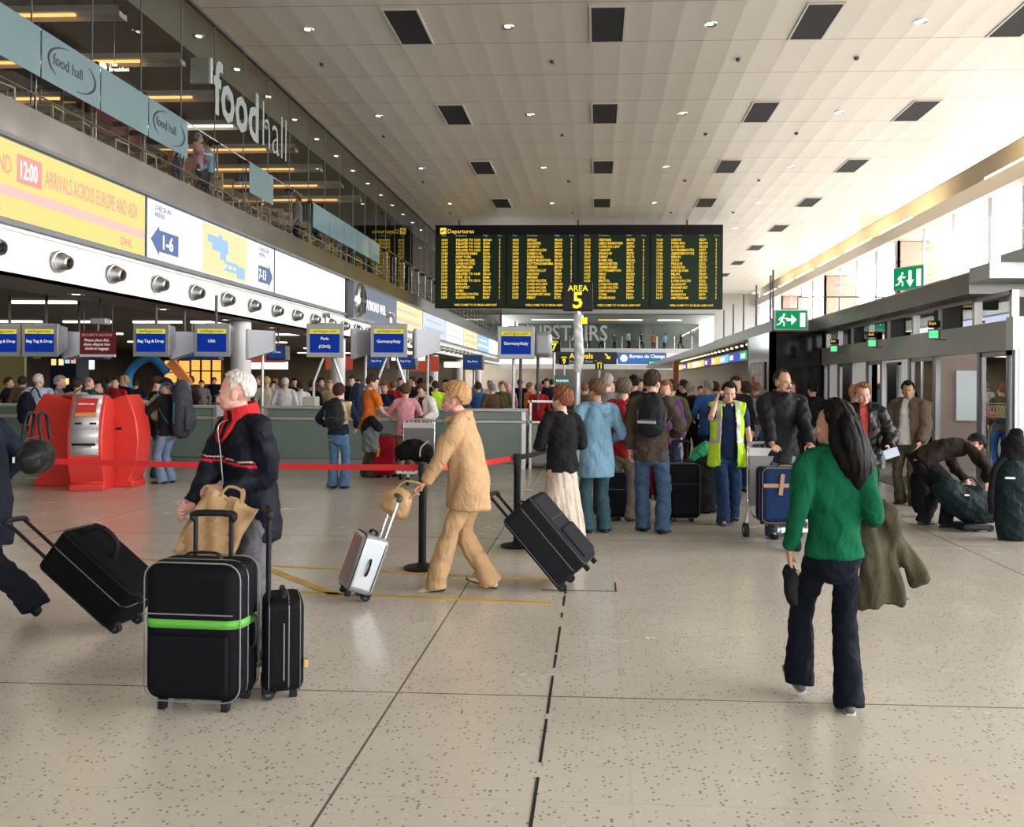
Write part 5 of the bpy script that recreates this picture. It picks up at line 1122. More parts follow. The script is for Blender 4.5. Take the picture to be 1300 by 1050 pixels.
# ------------------------------------------------------------------ luggage
def suitcase(label, loc, rot, w=.46, d=.26, h=.68, body=None, piping=None, hl=.35, hw=.24, soft=True, strap=None, grip_col=None, pocket=True, parts=None, wheels_front=False, name='suitcase', pole=None, group=None, side_handle=True, bv=None):
    """stands upright at z=0: front -Y, wheels and pull handle on the back (+Y)"""
    e = empty(name, (0, 0, 0), 0, label, 'suitcase', group); e.matrix_world = M.Translation(V(loc)) @ (rot.to_4x4() if rot is not None else M())
    body = body or nylon('black_nylon', (.013, .013, .016), .7); zb = .05; bv = bv or (.05 if soft else .045)
    o = MB().bx(-w/2, w/2, -d/2, d/2, zb, h).build('shell', body, e, bevel=bv, bseg=5)
    pm = piping or DGREY
    def loop(y, ins=.0, r=.006, z0=zb, z1=h, w_=w):
        pts = []; rr = bv+.01
        for (cx_, cz_, a0) in ((w_/2-rr, z1-rr, 0), (-w_/2+rr, z1-rr, 90), (-w_/2+rr, z0+rr, 180), (w_/2-rr, z0+rr, 270)):
            for j in range(5): a_ = R(a0+j*22.5); pts.append((cx_+cos(a_)*(rr+ins), y, cz_+sin(a_)*(rr+ins)))
        pts.append(pts[0]); return pts
    for y in (-d/2+.022, d/2-.03): MB().tube(loop(y, -.002), .004, 6).build('piping', pm, e)
    if soft: MB().tube(loop(-d*.12, .001), .004, 6).build('zip', mat('zip_grey', (.12, .12, .12), .4), e)
    if pocket:
        MB().bx(-w*.40, w*.40, -d/2-.022, -d/2+.01, zb+.05, zb+(h-zb)*.49).build('front_pocket', body, e, bevel=.02, bseg=4)
        MB().tube([(-w*.44, -d/2-.004, h*.66), (w*.44, -d/2-.004, h*.66)], .004, 6).build('pocket_zip', pm, e)
    for s in (-1, 1):
        wh = MB().cyl((s*(w/2-.075)-.018, d/2-.03, .035), (s*(w/2-.075)+.018, d/2-.03, .035), .035, 20).build('wheel', RUBBER, e); MB().cyl((s*(w/2-.075)-.020, d/2-.03, .035), (s*(w/2-.075)+.020, d/2-.03, .035), .015, 12).build('hub', DGREY, wh)
        MB().bx(s*(w/2-.075)-.03, s*(w/2-.075)+.03, d/2-.07, d/2+.005, .035, .10).build('wheel_housing', BLACK, e, bevel=.01)
        MB().bx(s*(w/2-.09)-.02, s*(w/2-.09)+.02, -d/2+.03, -d/2+.07, 0, zb+.01).build('foot', BLACK, e, bevel=.006)
    pole = pole or BLACK
    if hl > .05:
        for s in (-1, 1): MB().cyl((s*hw/2, d/2-.03, h-.05), (s*hw/2, d/2-.03, h+hl), .0125, 10).build('pull_rod', pole, e)
        MB().tube([(-hw/2-.01, d/2-.03, h+hl-.03), (-hw/2, d/2-.03, h+hl), (hw/2, d/2-.03, h+hl), (hw/2+.01, d/2-.03, h+hl-.03)], [(.018, .021)]*4, 12, n=3, rnd=True).build('grip', grip_col or BLACK, e)
    MB().tube([(-.1, -.0, h-.005), (-.07, -.0, h+.028), (.07, -.0, h+.028), (.1, -.0, h-.005)], [(.008, .014)]*4, 8, n=4).build('top_handle', BLACK, e)
    if side_handle: MB().tube([(w/2-.005, 0, h*.4), (w/2+.028, 0, h*.44), (w/2+.028, 0, h*.6), (w/2-.005, 0, h*.64)], [(.008, .014)]*4, 8, n=4).build('side_handle', BLACK, e)
    if strap:
        z = strap[1]; sb2 = MB(); ring = []
        for (cx_, cy_, a0) in ((w/2-bv, d/2-bv, 0), (-w/2+bv, d/2-bv, 90), (-w/2+bv, -d/2+bv, 180), (w/2-bv, -d/2+bv, 270)):
            for j in range(7): a_ = R(a0+j*15); ring.append((cx_+cos(a_)*(bv+.003), cy_+sin(a_)*(bv+.003)))
        n_ = len(ring); vs = [(x, y, z-.022) for x, y in ring]+[(x, y, z+.022) for x, y in ring]
        sb2.add(vs, [(q, (q+1) % n_, n_+(q+1) % n_, n_+q) for q in range(n_)]).build('luggage_strap', strap[0], e, solid=.003)
    return e
def backpack(label, mtx, w=.32, d=.2, h=.46, col=None, col2=None, name='backpack', tall=False):
    """back face at y=0, bag extends to -Y, base at z=0"""
    e = empty(name, (0, 0, 0), 0, label, 'backpack'); e.matrix_world = mtx
    m = col or cloth('pack_black', (.015, .016, .02), .6); m2 = col2 or mat('pack_trim', (.09, .09, .1), .4)
    b = MB(); b.tube([(0, -d*.5, .04), (0, -d*.52, h*.3), (0, -d*.5, h*.7), (0, -d*.42, h*.95)], [(w*.46, d*.46), (w*.5, d*.52), (w*.47, d*.48), (w*.3, d*.3)], 20, side=(1, 0, 0), n=4, rnd=True)
    blob(b, 'main_bag', m, e, voxel=.012, smooth=2, amp=.005, fx=30)
    b = MB(); b.tube([(0, -d*.98, .07), (0, -d*1.05, h*.25), (0, -d*.98, h*.48)], [(w*.32, d*.16), (w*.36, d*.2), (w*.3, d*.12)], 16, side=(1, 0, 0), n=3, rnd=True)
    blob(b, 'front_pocket', m, e, voxel=.01, smooth=2, amp=.003, fx=40)
    for s in (-1, 1):
        MB().tube([(s*w*.28, -.03, h*.93), (s*w*.30, .10, h*.98), (s*w*.38, .20, h*.78), (s*w*.42, .15, h*.45), (s*w*.42, .0, h*.2)], [(.022, .008)]*5, 10, n=4).build('shoulder_strap', m2, e)
        MB().tube([(s*w*.5, -d*.45, h*.2), (s*w*.53, -d*.5, h*.6)], [(.012, .004)]*2, 8).build('side_strap', m2, e)
    MB().tube([(-w*.25, -d*1.2, h*.36), (0, -d*1.27, h*.37), (w*.25, -d*1.2, h*.36)], .004, 6).build('zip', m2, e)
    MB().tube([(-.03, -d*.3, h*1.0), (0, -d*.3, h*1.06), (.03, -d*.3, h*1.0)], .007, 8, n=3).build('haul_loop', m2, e)
    return e
TEST = None
def on_floor(px, py): p = fl(px, py); return (p.x, p.y, 0)
# short helpers for tops and bottoms
def T_(m, **k): return dict(mat=m, **k)
NAVY = cloth('navy', (.008, .010, .018), .7); JEANS = cloth('jeans', (.045, .085, .15)); DJEANS = cloth('dark_jeans', (.005, .007, .014)); BLK = cloth('black', (.010, .010, .012)); GREYT = cloth('grey_trouser', (.10, .10, .115))
# 1. old man with the paper bag
p = (at(322, 486, 5.42).x, 5.42, 0)
red_c = cloth('collar_red', (.42, .02, .025)); stripe_w = cloth('stripe', (.45, .3, .28))
def om_paint(c, q):
    z = c.z; H = 1.74
    if 1.205+c.x*.10 < z < 1.222+c.x*.10 and c.y > .02 and -.2 < c.x < .2: return 1
    if 1.232+c.x*.10 < z < 1.240+c.x*.10 and c.y > .02 and -.2 < c.x < .2: return 2
    return 0
RZ1 = R(138)
om = person('white-haired elderly man in a dark zip jacket with red collar, holding a brown paper bag', p, RZ1, 1.76, 1.04, lean=3, spine=6, yaw=-42, pitch=0, skin='pink', heavy=1.2,
    feet=((.12, .10, 0, 0, 10), (-.11, -.06, 0, 0, -10)), hands=((.07, .35, .96), (-.10, .24, 1.06)), elbow=((.6, -1, -.5), (-.5, -1, -.5)), palm=((-1, 0, -.2), (.8, .4, -.6)), hdir=((-.3, .8, -.3), (.6, .8, .1)), curl=(.9, .9),
    hair=dict(col=('silver_white', (.50, .47, .45)), front=50, side=12, back=-42, thick=.010, top=.006, nz=.0018, sideburn=22),
    top=T_([cloth('navy_jacket', (.005, .006, .012), .6), red_c, stripe_w], hem=.10, wide=1.10, sl=1.24, belly=.028, amp=.011, fx=19, paint=om_paint, collar=(red_c, .058, 1.22), cuff=.02),
    bottom=T_(GREYT, flare=.10, knee=.092, thigh=.105, amp=.008), shoe=(.03, .025, .02), vox=.011)
zz = MB().tube([om.P[4]+om.fwd*.09+V((0, 0, -.02)), om.P[3]+om.fwd*.158, om.P[2]+om.fwd*.168, om.P[0]+om.fwd*.165-V((0, 0, .1))], .004, 6, n=5).build('zip', mat('zip_silver', (.4, .4, .4), .3, .8), om.top)
# his open red lapels on the chest
for s in (-1, 1):
    lp = MB(); nb = om.P[4]; f = om.fwd
    vs = [nb+V((s*.062, .03, .03)), nb+V((s*.088, .07, -.02)), nb+V((s*.075, .135, -.12)), nb+V((s*.02, .150, -.17)), nb+V((s*.035, .110, -.07))]
    lp.add(vs, [(0, 1, 2, 3, 4)]).build('lapel', red_c, om.top, solid=.012)
# paper bag hanging from his hands over the suitcase
pb = empty('paper_bag', fl(275, 846, 0), R(8), 'crumpled brown paper carrier bag held over the large black suitcase', 'bag')
pb.location = (at(252, 712, 5.08).x, 5.08, at(268, 712, 5.08).z)
KR = mat('kraft_paper', (.27, .165, .078), .75, noise=.15, nscale=7, bump=.4, bscale=16)
b = MB(); RB = M.Rotation(R(27), 3, 'Y') @ M.Rotation(R(-4), 3, 'X')
nx, nz_ = 11, 14; vs = []
def pbv(i, j, k_):
    t = j/nz_; u_ = -1+2*i/nx; wd = .145+.012*t; dp = (.065*(1-t*.55)); x_ = u_*wd+.006*sin(t*9+u_*5)+.003*sin(u_*17+t*13); y_ = k_*dp+.012*sin(u_*7+t*11+k_)+.006*sin(u_*15-t*19)
    z_ = t*.40+.007*sin(u_*6+k_)*(1 if j == nz_ else .3); return RB @ V((x_, y_, z_))
for k_ in (-1, 1):
    b.add([pbv(i, j, k_) for j in range(nz_+1) for i in range(nx+1)], [(j*(nx+1)+i, j*(nx+1)+i+1, (j+1)*(nx+1)+i+1, (j+1)*(nx+1)+i) for j in range(nz_) for i in range(nx)])
for i_ in (0, nx): b.add([pbv(i_, j, k_) for j in range(nz_+1) for k_ in (-1, 0, 1)], [(j*3+a_, j*3+a_+1, j*3+a_+4, j*3+a_+3) for j in range(nz_) for a_ in range(2)])
b.add([pbv(i, 0, k_) for k_ in (-1, 1) for i in range(nx+1)], [(i, i+1, nx+2+i, nx+1+i) for i in range(nx)])
b.build('bag_body', KR, pb, solid=.002)
for k_ in (-1, 1): MB().tube([RB @ V((-.06, k_*.03, .38)), RB @ V((-.045, k_*.03, .45)), RB @ V((.03, k_*.03, .46)), RB @ V((.06, k_*.03, .39))], [(.008, .002)]*4, 8, n=4).build('paper_handle', KR, pb)
# luggage of the old man
PIPE = mat('piping_grey', (.17, .18, .19), .4)
c = fl(247, 908)
suitcase('large black soft suitcase with grey piping and a bright green strap', (c.x-.03, c.y+.16, 0), M.Rotation(R(-3), 3, 'Z'), .52, .28, .765, nylon('case_black', (.0045, .0045, .007), .6), PIPE, .22, .20, strap=(mat('green_strap', (.09, .36, .04), .6), .455), bv=.075)
c = fl(340, 893)
sc2 = suitcase('smaller black upright case standing right of the green-strapped suitcase', (c.x+.02, c.y+.16, 0), M.Rotation(R(112), 3, 'Z'), .32, .21, .54, nylon('case_black', (.0045, .0045, .007), .6), DGREY, .46, .13, side_handle=False, pocket=False)
MB().tube([(-.163, .0, .12), (-.163, .0, .42)], .005, 6).build('front_zip', mat('zip_grey', (.12, .12, .12), .4), sc2); pd = MB().box((-.15, -.115, .2), (.03, .02, .04)).build('padlock', mat('brass', (.6, .4, .12), .3, .9), sc2)
# 2. woman in beige with two cases
BEI = cloth('beige', (.43, .275, .15), .8, .06)
p = on_floor(590, 757)
bw = person('blonde woman in a beige hooded jacket and beige trousers striding left', (p[0], 7.38, 0), R(90), 1.70, .98, lean=6, spine=4, yaw=-4, pitch=2, skin='pink', female=True,
    feet=((.06, -.17, .015, -16, 3), (-.09, .27, .0, 8, 0)), hipdrop=.012, hands=((.28, -.10, .86), (-.16, .37, .82)), elbow=((.6, -1, .2), (-.5, -1, -.6)), palm=((0, 1, 0), (0, -.3, -1)), hdir=((.1, -.3, -1), (.05, .8, -.5)), curl=(1.0, 1.0),
    hair=dict(col=('blonde', (.38, .22, .095)), front=30, side=-8, back=-46, thick=.024, top=.016, nz=.003, fr=44, puff=.012, sideburn=6),
    top=T_(BEI, hem=.115, flare=.075, wide=1.02, sl=1.15, amp=.014, fx=17, stretch=(1, 1, .5), cuff=.0), bottom=T_(BEI, flare=.092, knee=.076, thigh=.098, amp=.009, fx=18), shoe=(.5, .42, .33), vox=.011)
hd_ = MB(); T0 = bw.T
hd_.tube([T0 @ V(v) for v in ((-.06, .085, -.075), (-.095, .0, -.055), (-.055, -.095, -.04), (.055, -.095, -.04), (.095, .0, -.055), (.06, .085, -.075))], [.022, .030, .036, .036, .030, .022], 12, n=4)
hd_.tube([T0 @ V((0, -.09, -.05)), T0 @ V((0, -.125, -.12)), T0 @ V((0, -.12, -.17))], [(.09, .03), (.09, .035), (.05, .02)], 14, n=3, rnd=True)
blob(hd_, 'hood', BEI, bw.top, .011, 3, amp=.006, fx=40)
lh = W(bw, bw.arm[1][3]); rh = W(bw, bw.arm[0][3])
hb = empty('handbag', (0, 0, 0), 0, 'small tan handbag swinging from the leading hand of the woman in beige', 'bag'); TAN = mat('tan_leather', (.42, .26, .12), .35, noise=.08, nscale=12)
hb.location = lh+V((-.15, -.04, -.10)); hb.rotation_euler = (0, R(32), 0)
b = MB(); b.tube([(0, 0, -.09), (0, 0, -.02), (0, 0, .07)], [(.13, .06), (.125, .055), (.085, .03)], 20, side=(1, 0, 0), n=3, rnd=True); blob(b, 'bag_body', TAN, hb, .008, 2, amp=.003, fx=40)
for y in (-.025, .025): MB().tube([(-.07, y, .06), (-.03, y, .16), (.10, y*.5, .20), (.07, y, .06)], .006, 8, n=5).build('strap', TAN, hb)
MB().bx(-.03, .03, -.05, -.04, .0, .03).build('clasp', mat('brass', (.6, .4, .12), .3, .9), hb)
# silver case in front of her
SIL = mat('silver_shell', (.42, .45, .50), .28, .6)
c = fl(463, 765)
Rs = M.Rotation(R(-18), 3, 'Z') @ M.Rotation(0, 3, 'X')
def lean_case(foot, yaw_deg, tilt_deg, **k):
    """stands the case on its back wheels, tilted back towards its pull handle"""
    w_, d_, h_ = k['w'], k['d'], k['h']; A = M.Rotation(R(yaw_deg), 3, 'Z') @ M.Rotation(R(-tilt_deg), 3, 'X')
    pv = V((0, d_/2-.03, .035)); off = V(foot)+V((0, 0, .035))-A @ pv; return suitcase(k.pop('label'), off, A, **k)
lean_case((c.x-.05, c.y+.12, 0), -62, 20, label='small silver hard-shell cabin case tilted on its wheels', w=.34, d=.22, h=.50, body=SIL, piping=BLACK, hl=.34, hw=.15, soft=False, pocket=False, pole=mat('rod_silver', (.7, .7, .72), .2, .9), grip_col=DGREY)
c = fl(722, 747)
lean_case((c.x-.02, 7.55, 0), 80, 42, label='big black suitcase dragged behind the woman in beige', w=.50, d=.34, h=.76, body=nylon('case_slate', (.012, .014, .018), .6), piping=DGREY, hl=.24, hw=.2)
# 3. woman in green seen from behind
p = on_floor(1052, 890)
GRS = cloth('green_knit', (.003, .085, .038), .9, .1)
gw = person('woman with long black hair in a green jumper and dark jeans walking away', (p[0], 4.86, 0), R(-4), 1.62, .88, lean=0, spine=0, yaw=58, pitch=2, skin='tan', female=True,
    feet=((-.02+.10, -.06, .0, -4, 4), (-.16, .20, .03, -20, -14)), hipdrop=.02, hands=((.23, .14, .97), (-.23, .0, .82)), elbow=((-.1, -1, -.3), (-.2, -1, -.1)), palm=((0, 1, -1), (1, 0, 0)), hdir=((.2, .8, -.2), (.1, .1, -1)), curl=(.8, .6),
    hair=dict(col=('raven', (.005, .004, .004)), front=36, side=-10, back=-60, thick=.018, top=.014, nz=.003, sideburn=4,
      locks=[([(.0, -.09, .14), (-.02, -.125, .02), (.02, -.15, -.12), (.05, -.14, -.25), (.06, -.13, -.33)], [(.085, .05), (.12, .065), (.135, .07), (.11, .055), (.045, .025)]), ([(.07, -.03, .12), (.085, -.06, .0), (.09, -.11, -.14), (.09, -.11, -.24)], [.035, .042, .045, .018]), ([(-.07, -.03, .12), (-.086, -.05, .0), (-.085, -.10, -.12), (-.06, -.12, -.20)], [.032, .042, .042, .016])]),
    top=T_(GRS, hem=.02, wide=1.08, sl=1.0, amp=.010, fx=20, stretch=(1, 1, .6), name='jumper'), bottom=T_(DJEANS, flare=.086, knee=.072, thigh=.092, amp=.005), shoe=(.10, .10, .11), vox=.011, extra='trainers')
wt = W(gw, gw.arm[0][3]); ct = empty('draped_coat', wt+V((.04, .02, .0)), R(-6), 'olive green coat draped over the right forearm of the woman in green', 'coat'); OLV = cloth('olive', (.068, .062, .040), .8)
ctm = MB()
ctm.tube([(-.09, .02, .02), (-.07, -.02, .06), (.04, -.02, .03), (.08, 0, -.06)], [(.05, .06)]*4, 12, n=4, rnd=True)
ctm.tube([(-.08, 0, .04), (-.06, -.02, -.12), (-.02, 0, -.30), (.01, 0, -.46)], [(.07, .05), (.10, .055), (.13, .06), (.16, .055)], 18, side=(1, 0, 0), n=4)
ctm.tube([(.04, 0, .02), (.10, .02, -.12), (.17, .02, -.24), (.23, .02, -.33)], [(.05, .045), (.055, .05), (.055, .05), (.062, .055)], 14, n=4)
blob(ctm, 'cloth_folds', OLV, ct, .011, 2, amp=.016, fx=24, stretch=(1.5, 1.5, .25))
wl = W(gw, gw.arm[1][3]); bg_ = empty('black_pouch', wl+V((0, .0, -.10)), 0, 'black pouch held in the left hand of the woman in green', 'bag')
b = MB(); b.tube([(0, 0, .06), (0, 0, 0), (.01, 0, -.10)], [(.03, .04), (.04, .05), (.032, .04)], 14, n=3, rnd=True); blob(b, 'bag_body', BLK, bg_, .009, 2, amp=.006, fx=40); MB().tube([(0, -.02, .05), (0, -.02, .11), (0, .02, .11), (0, .02, .05)], .005, 6, n=3).build('strap', BLACK, bg_)
# 4. cropped traveller at the left edge
p = on_floor(-12, 790)
lt = person('traveller in a long dark coat cut off by the left edge, stepping left', (at(-18, 486, 6.3).x, 6.3, 0), R(90), 1.74, 1.05, lean=4, spine=3, skin='fair', feet=((.10, .30, 0, 5, 0), (-.10, -.44, .06, -42, 0)), hipdrop=.06, hands=((.25, .1, .9), (-.27, -.18, .86)), curl=(.9, 1.1), palm=(None, (0, 1, 0)),
    hair=dict(col=('brown', (.07, .04, .022)), front=34, side=0, back=-40), top=T_(cloth('navy_coat', (.008, .011, .022), .7), hem=.20, wide=1.12, flare=.02, sl=1.15, amp=.01, fx=18), bottom=T_(cloth('suit_navy', (.010, .012, .02)), flare=.10, knee=.078, amp=.008), shoe=(.012, .012, .012))
lbp = at(46, 572, 6.02); sb_ = empty('shoulder_bag', (lbp.x, lbp.y, lbp.z-.18), R(-70), 'black leather holdall slung behind the traveller at the left edge', 'bag'); LEA = mat('black_leather', (.010, .011, .012), .4, bump=.2, bscale=15)
b = MB(); b.tube([(-.17, 0, .13), (-.06, 0, .14), (.06, 0, .14), (.17, 0, .13)], [(.09, .10), (.10, .12), (.10, .12), (.09, .10)], 18, side=(0, 1, 0), n=3, rnd=True); blob(b, 'bag_body', LEA, sb_, .012, 2, amp=.006, fx=26)
for y in (-.06, .06): MB().tube([(-.12, y, .25), (-.1, y*.6, .42), (.1, y*.6, .42), (.12, y, .25)], .011, 8, n=5).build('strap', LEA, sb_)
MB().bx(-.04, .04, -.135, -.12, .10, .14).build('buckle', CHROME, sb_); MB().tube([(-.16, -.02, .27), (.16, -.02, .27)], .005, 6).build('zip', DGREY, sb_)
c = fl(140, 809)
hc = lean_case((c.x, c.y+.22, 0), 84, 52, label='black soft wheeled holdall trailing behind the traveller at the left edge', w=.40, d=.34, h=.72, body=nylon('case_matt', (.005, .005, .006), .9), piping=BLACK, hl=.42, hw=.16, pocket=False)
MB().tube([(-.05, -.15, .36), (-.05, -.27, .42), (-.05, -.27, .58), (-.05, -.15, .66)], [(.014, .02)]*4, 10, n=5).build('carry_handle', BLACK, hc)
# 5. woman in white skirt
q = fl(713, 701)
sk = person('auburn-haired woman in a black top and long off-white skirt, seen from behind', (q.x, q.y, 0), R(28), 1.64, 1.0, spine=2, yaw=25, skin='fair', female=True, eyes=True,
    feet=((.09, 0, 0, 0, 8), (-.09, .03, 0, 0, -8)), hands=((.10, .22, 1.08), (-.12, .24, 1.06)), elbow=((1, -.6, -.4), (-1, -.6, -.4)), palm=((-1, 0, 0), (1, 0, 0)), hdir=((-1, .3, 0), (1, .3, 0)),
    hair=dict(col=('auburn', (.17, .055, .022)), front=32, side=-10, back=-48, thick=.028, top=.018, nz=.007, fr=24, puff=.012), top=T_(BLK, hem=.03, wide=1.0, sl=1.08, name='top', amp=.009), bottom=dict(kind='skirt', mat=cloth('off_white', (.50, .42, .36)), len=.09, flare=.13), shoe=(.2, .15, .1), vox=.012)
# 6. person in the pale blue hooded jacket
q = fl(757, 676)
LB = cloth('sky_blue', (.15, .28, .40), .45, .06)
bj = person('short-haired traveller in a light blue hooded rain jacket queuing with back turned', (q.x, q.y, 0), R(18), 1.72, .98, spine=2, yaw=25, pitch=2, skin='tan', hands=((.20, .20, 1.0), (-.22, .18, 1.02)), palm=((-1, 0, 0), (1, 0, 0)),
    hair=dict(col=('mid_brown', (.10, .055, .03)), front=34, side=-4, back=-44, thick=.022, top=.014, nz=.005, fr=30), top=T_(LB, hem=.15, flare=.04, wide=1.02, sl=1.2, amp=.014, fx=17, stretch=(1, 1, .5)), bottom=T_(cloth('petrol', (.035, .075, .095)), flare=.088, knee=.074), shoe=(.03, .03, .03))
h_ = MB(); T0 = bj.T; h_.tube([T0 @ V(v) for v in ((-.08, .03, -.05), (-.085, -.05, -.05), (0, -.12, -.075), (.085, -.05, -.05), (.08, .03, -.05))], [.028, .036, .046, .036, .028], 12, n=4); h_.tube([T0 @ V((0, -.11, -.06)), T0 @ V((0, -.14, -.14)), T0 @ V((0, -.13, -.2))], [(.10, .03), (.09, .035), (.03, .02)], 14, n=3, rnd=True)
blob(h_, 'hood', LB, bj.top, .012, 2, amp=.006, fx=35)
# 7. red jacket with backpack
q = fl(790, 661)
rj = person('grey-brown haired traveller in a red jacket with a daypack, back turned', (q.x, q.y, 0), R(-8), 1.74, .98, spine=3, yaw=10, pitch=6, skin='fair', hair=dict(col=('grey_brown', (.13, .10, .08)), front=34, side=-10, back=-50, thick=.026, top=.014, nz=.007, fr=26), hands=((.24, .16, 1.05), (-.22, .14, 1.05)),
    top=T_(cloth('crimson', (.33, .012, .025), .6), hem=.06, wide=1.04, sl=1.1, amp=.01), bottom=T_(cloth('khaki_grey', (.20, .175, .14)), flare=.085, knee=.082, thigh=.10, amp=.010), shoe=(.09, .06, .04))
def on_back(qf, label, dz=-.43, dy=-.115, **k):
    A = M.Translation(W(qf, qf.P[4]+qf.fwd*dy+V((0, 0, dz)))) @ M.Rotation(qf.root.rotation_euler.z, 4, 'Z'); return backpack(label, A, **k)
on_back(rj, 'small red daypack worn by the traveller in the red jacket', w=.26, d=.15, h=.40, col=cloth('pack_red', (.25, .01, .02), .5), name='daypack')
# 8. man in brown leather jacket with black backpack
q = fl(826, 676)
bm = person('man in a brown suede jacket and faded jeans standing in the queue, back turned', (q.x, q.y, 0), R(-14), 1.83, 1.02, spine=2, yaw=-8, pitch=4, skin='fair', hair=dict(col=('dark_brown', (.045, .03, .022)), front=34, side=-4, back=-44, thick=.016, top=.014, nz=.006, fr=30), hands=((.20, .24, 1.1), (-.26, .06, .92)),
    feet=((.13, -.02, 0, 0, 14), (-.10, .08, 0, 0, -30)), top=T_(cloth('brown_suede', (.060, .045, .035), .9, .25), hem=.07, wide=1.08, sl=1.15, amp=.010), bottom=T_(JEANS, flare=.088, knee=.080, thigh=.10, amp=.008), shoe=(.012, .012, .013))
bb_ = on_back(bm, 'black backpack with grey zips worn by the man in the brown jacket', w=.32, d=.19, h=.44); bb_.matrix_world = bb_.matrix_world @ M.Translation((.06, -.02, 0)) @ M.Rotation(R(-14), 4, 'Z')
MB().bx(-.10, .12, -.245, -.235, .12, .15).build('reflective_tab', mat('tab_grey', (.4, .42, .45), .4), bb_)
q = fl(867, 664); suitcase('tall black suitcase with raised handle standing right of the man in brown', (q.x, q.y+.15, 0), M.Rotation(R(8), 3, 'Z'), .40, .26, .72, nylon('case_black', (.0045, .0045, .007), .6), DGREY, .26, .17)
q = fl(852, 640); suitcase('small red suitcase partly hidden behind the tall black one', (q.x-.12, q.y+.7, 0), M.Rotation(R(-10), 3, 'Z'), .42, .24, .60, nylon('case_red', (.28, .012, .03), .6), DGREY, .26, .18)
q = fl(766, 665); suitcase('black suitcase standing between the blue and red jackets', (q.x+.08, q.y-.12+.4, 0), M.Rotation(R(14), 3, 'Z'), .38, .24, .60, nylon('case_black', (.0045, .0045, .007), .6), mat('purple_piping', (.05, .03, .2), .5), .0, .17)
# 9. hi-vis man on the phone
q = fl(922, 664)
HV = cloth('hi_vis', (.50, .78, .04), .6, .05); RF = mat('reflective', (.42, .44, .44), .35, .3)
def hv_paint(c, q_):
    if .98 < c.z < 1.03: return 1
    if .09 < abs(c.x) < .135 and c.z > 1.0: return 1
    return 0
hv = person('dark-haired man in a yellow hi-vis vest and navy shirt holding a phone to his ear', (q.x, q.y, 0), R(182), 1.72, 1.0, lean=1, yaw=0, roll=-8, pitch=2, skin='fair', feet=((.06, .14, 0, 8, 4), (-.10, -.14, .0, -14, -6)), hipdrop=.02,
    hands=((.155, .15, 1.50), (-.27, .10, .86)), elbow=((1, .3, -1.3), (-1, -.7, -.3)), palm=((-1, 0, .1), (1, 0, 0)), hdir=((-.25, .1, 1), (0, .2, -1)), curl=(.8, .8),
    hair=dict(col=('black_brown', (.018, .012, .010)), front=34, side=0, back=-40, thick=.014, top=.018, nz=.005, fr=28), under=T_(cloth('navy_football_shirt', (.010, .018, .06), .6), sleeve='short', hem=.05, name='shirt', collar=(cloth('white_trim', (.7, .7, .7)), .012, 1.0)),
    top=T_([HV, RF], hem=.10, sleeve='vest', open=(.10, .075), flare=.025, wide=1.08, name='hi_vis_vest', paint=hv_paint, amp=.006), bottom=T_(cloth('blue_jeans', (.02, .045, .11)), flare=.085, knee=.076), shoe=(.10, .10, .11))
ph = empty('mobile_phone', W(hv, hv.arm[0][2]+V((-.035, -.01, .075))), R(180), 'small phone pressed to the ear of the hi-vis man', 'phone'); MB().box((0, 0, 0), (.018, .045, .10), M.Rotation(R(20), 3, 'X')).build('phone_body', BLACK, ph, bevel=.004)
tg = empty('green_folder', W(hv, hv.arm[1][3]+V((-.04, .06, -.06))), R(180), 'green folder with a white tag held by the hi-vis man', 'folder'); MB().box((0, 0, 0), (.10, .14, .01), M.Rotation(R(40), 3, 'Y') @ M.Rotation(R(30), 3, 'X')).build('folder_body', mat('folder_green', (.01, .30, .12), .4), tg); MB().box((.05, .06, -.02), (.09, .006, .06)).build('white_tag', WHITE, tg)
q = fl(880, 640)
gb = empty('green_carrier', (at(893, 486, 12.0).x, 12.0, 0), R(10), 'dark wheeled bag with a green jacket on it behind the hi-vis man', 'bag'); b = MB(); b.tube([(0, 0, .14), (0, 0, .5), (0, 0, .75)], [(.2, .16), (.22, .17), (.16, .12)], 16, side=(1, 0, 0), n=3, rnd=True); blob(b, 'bag_body', BLK, gb, .014, 2, amp=.008, fx=22)
b = MB(); b.tube([(-.14, -.05, .74), (0, -.08, .86), (.14, -.05, .72)], [.07, .09, .06], 12, n=4, rnd=True); blob(b, 'green_jacket', mat('folder_green', (.01, .30, .12), .4), gb, .013, 2, amp=.012, fx=28)
for s in (-1, 1): MB().cyl((s*.15-.02, 0, .05), (s*.15+.02, 0, .05), .05).build('wheel', RUBBER, gb)
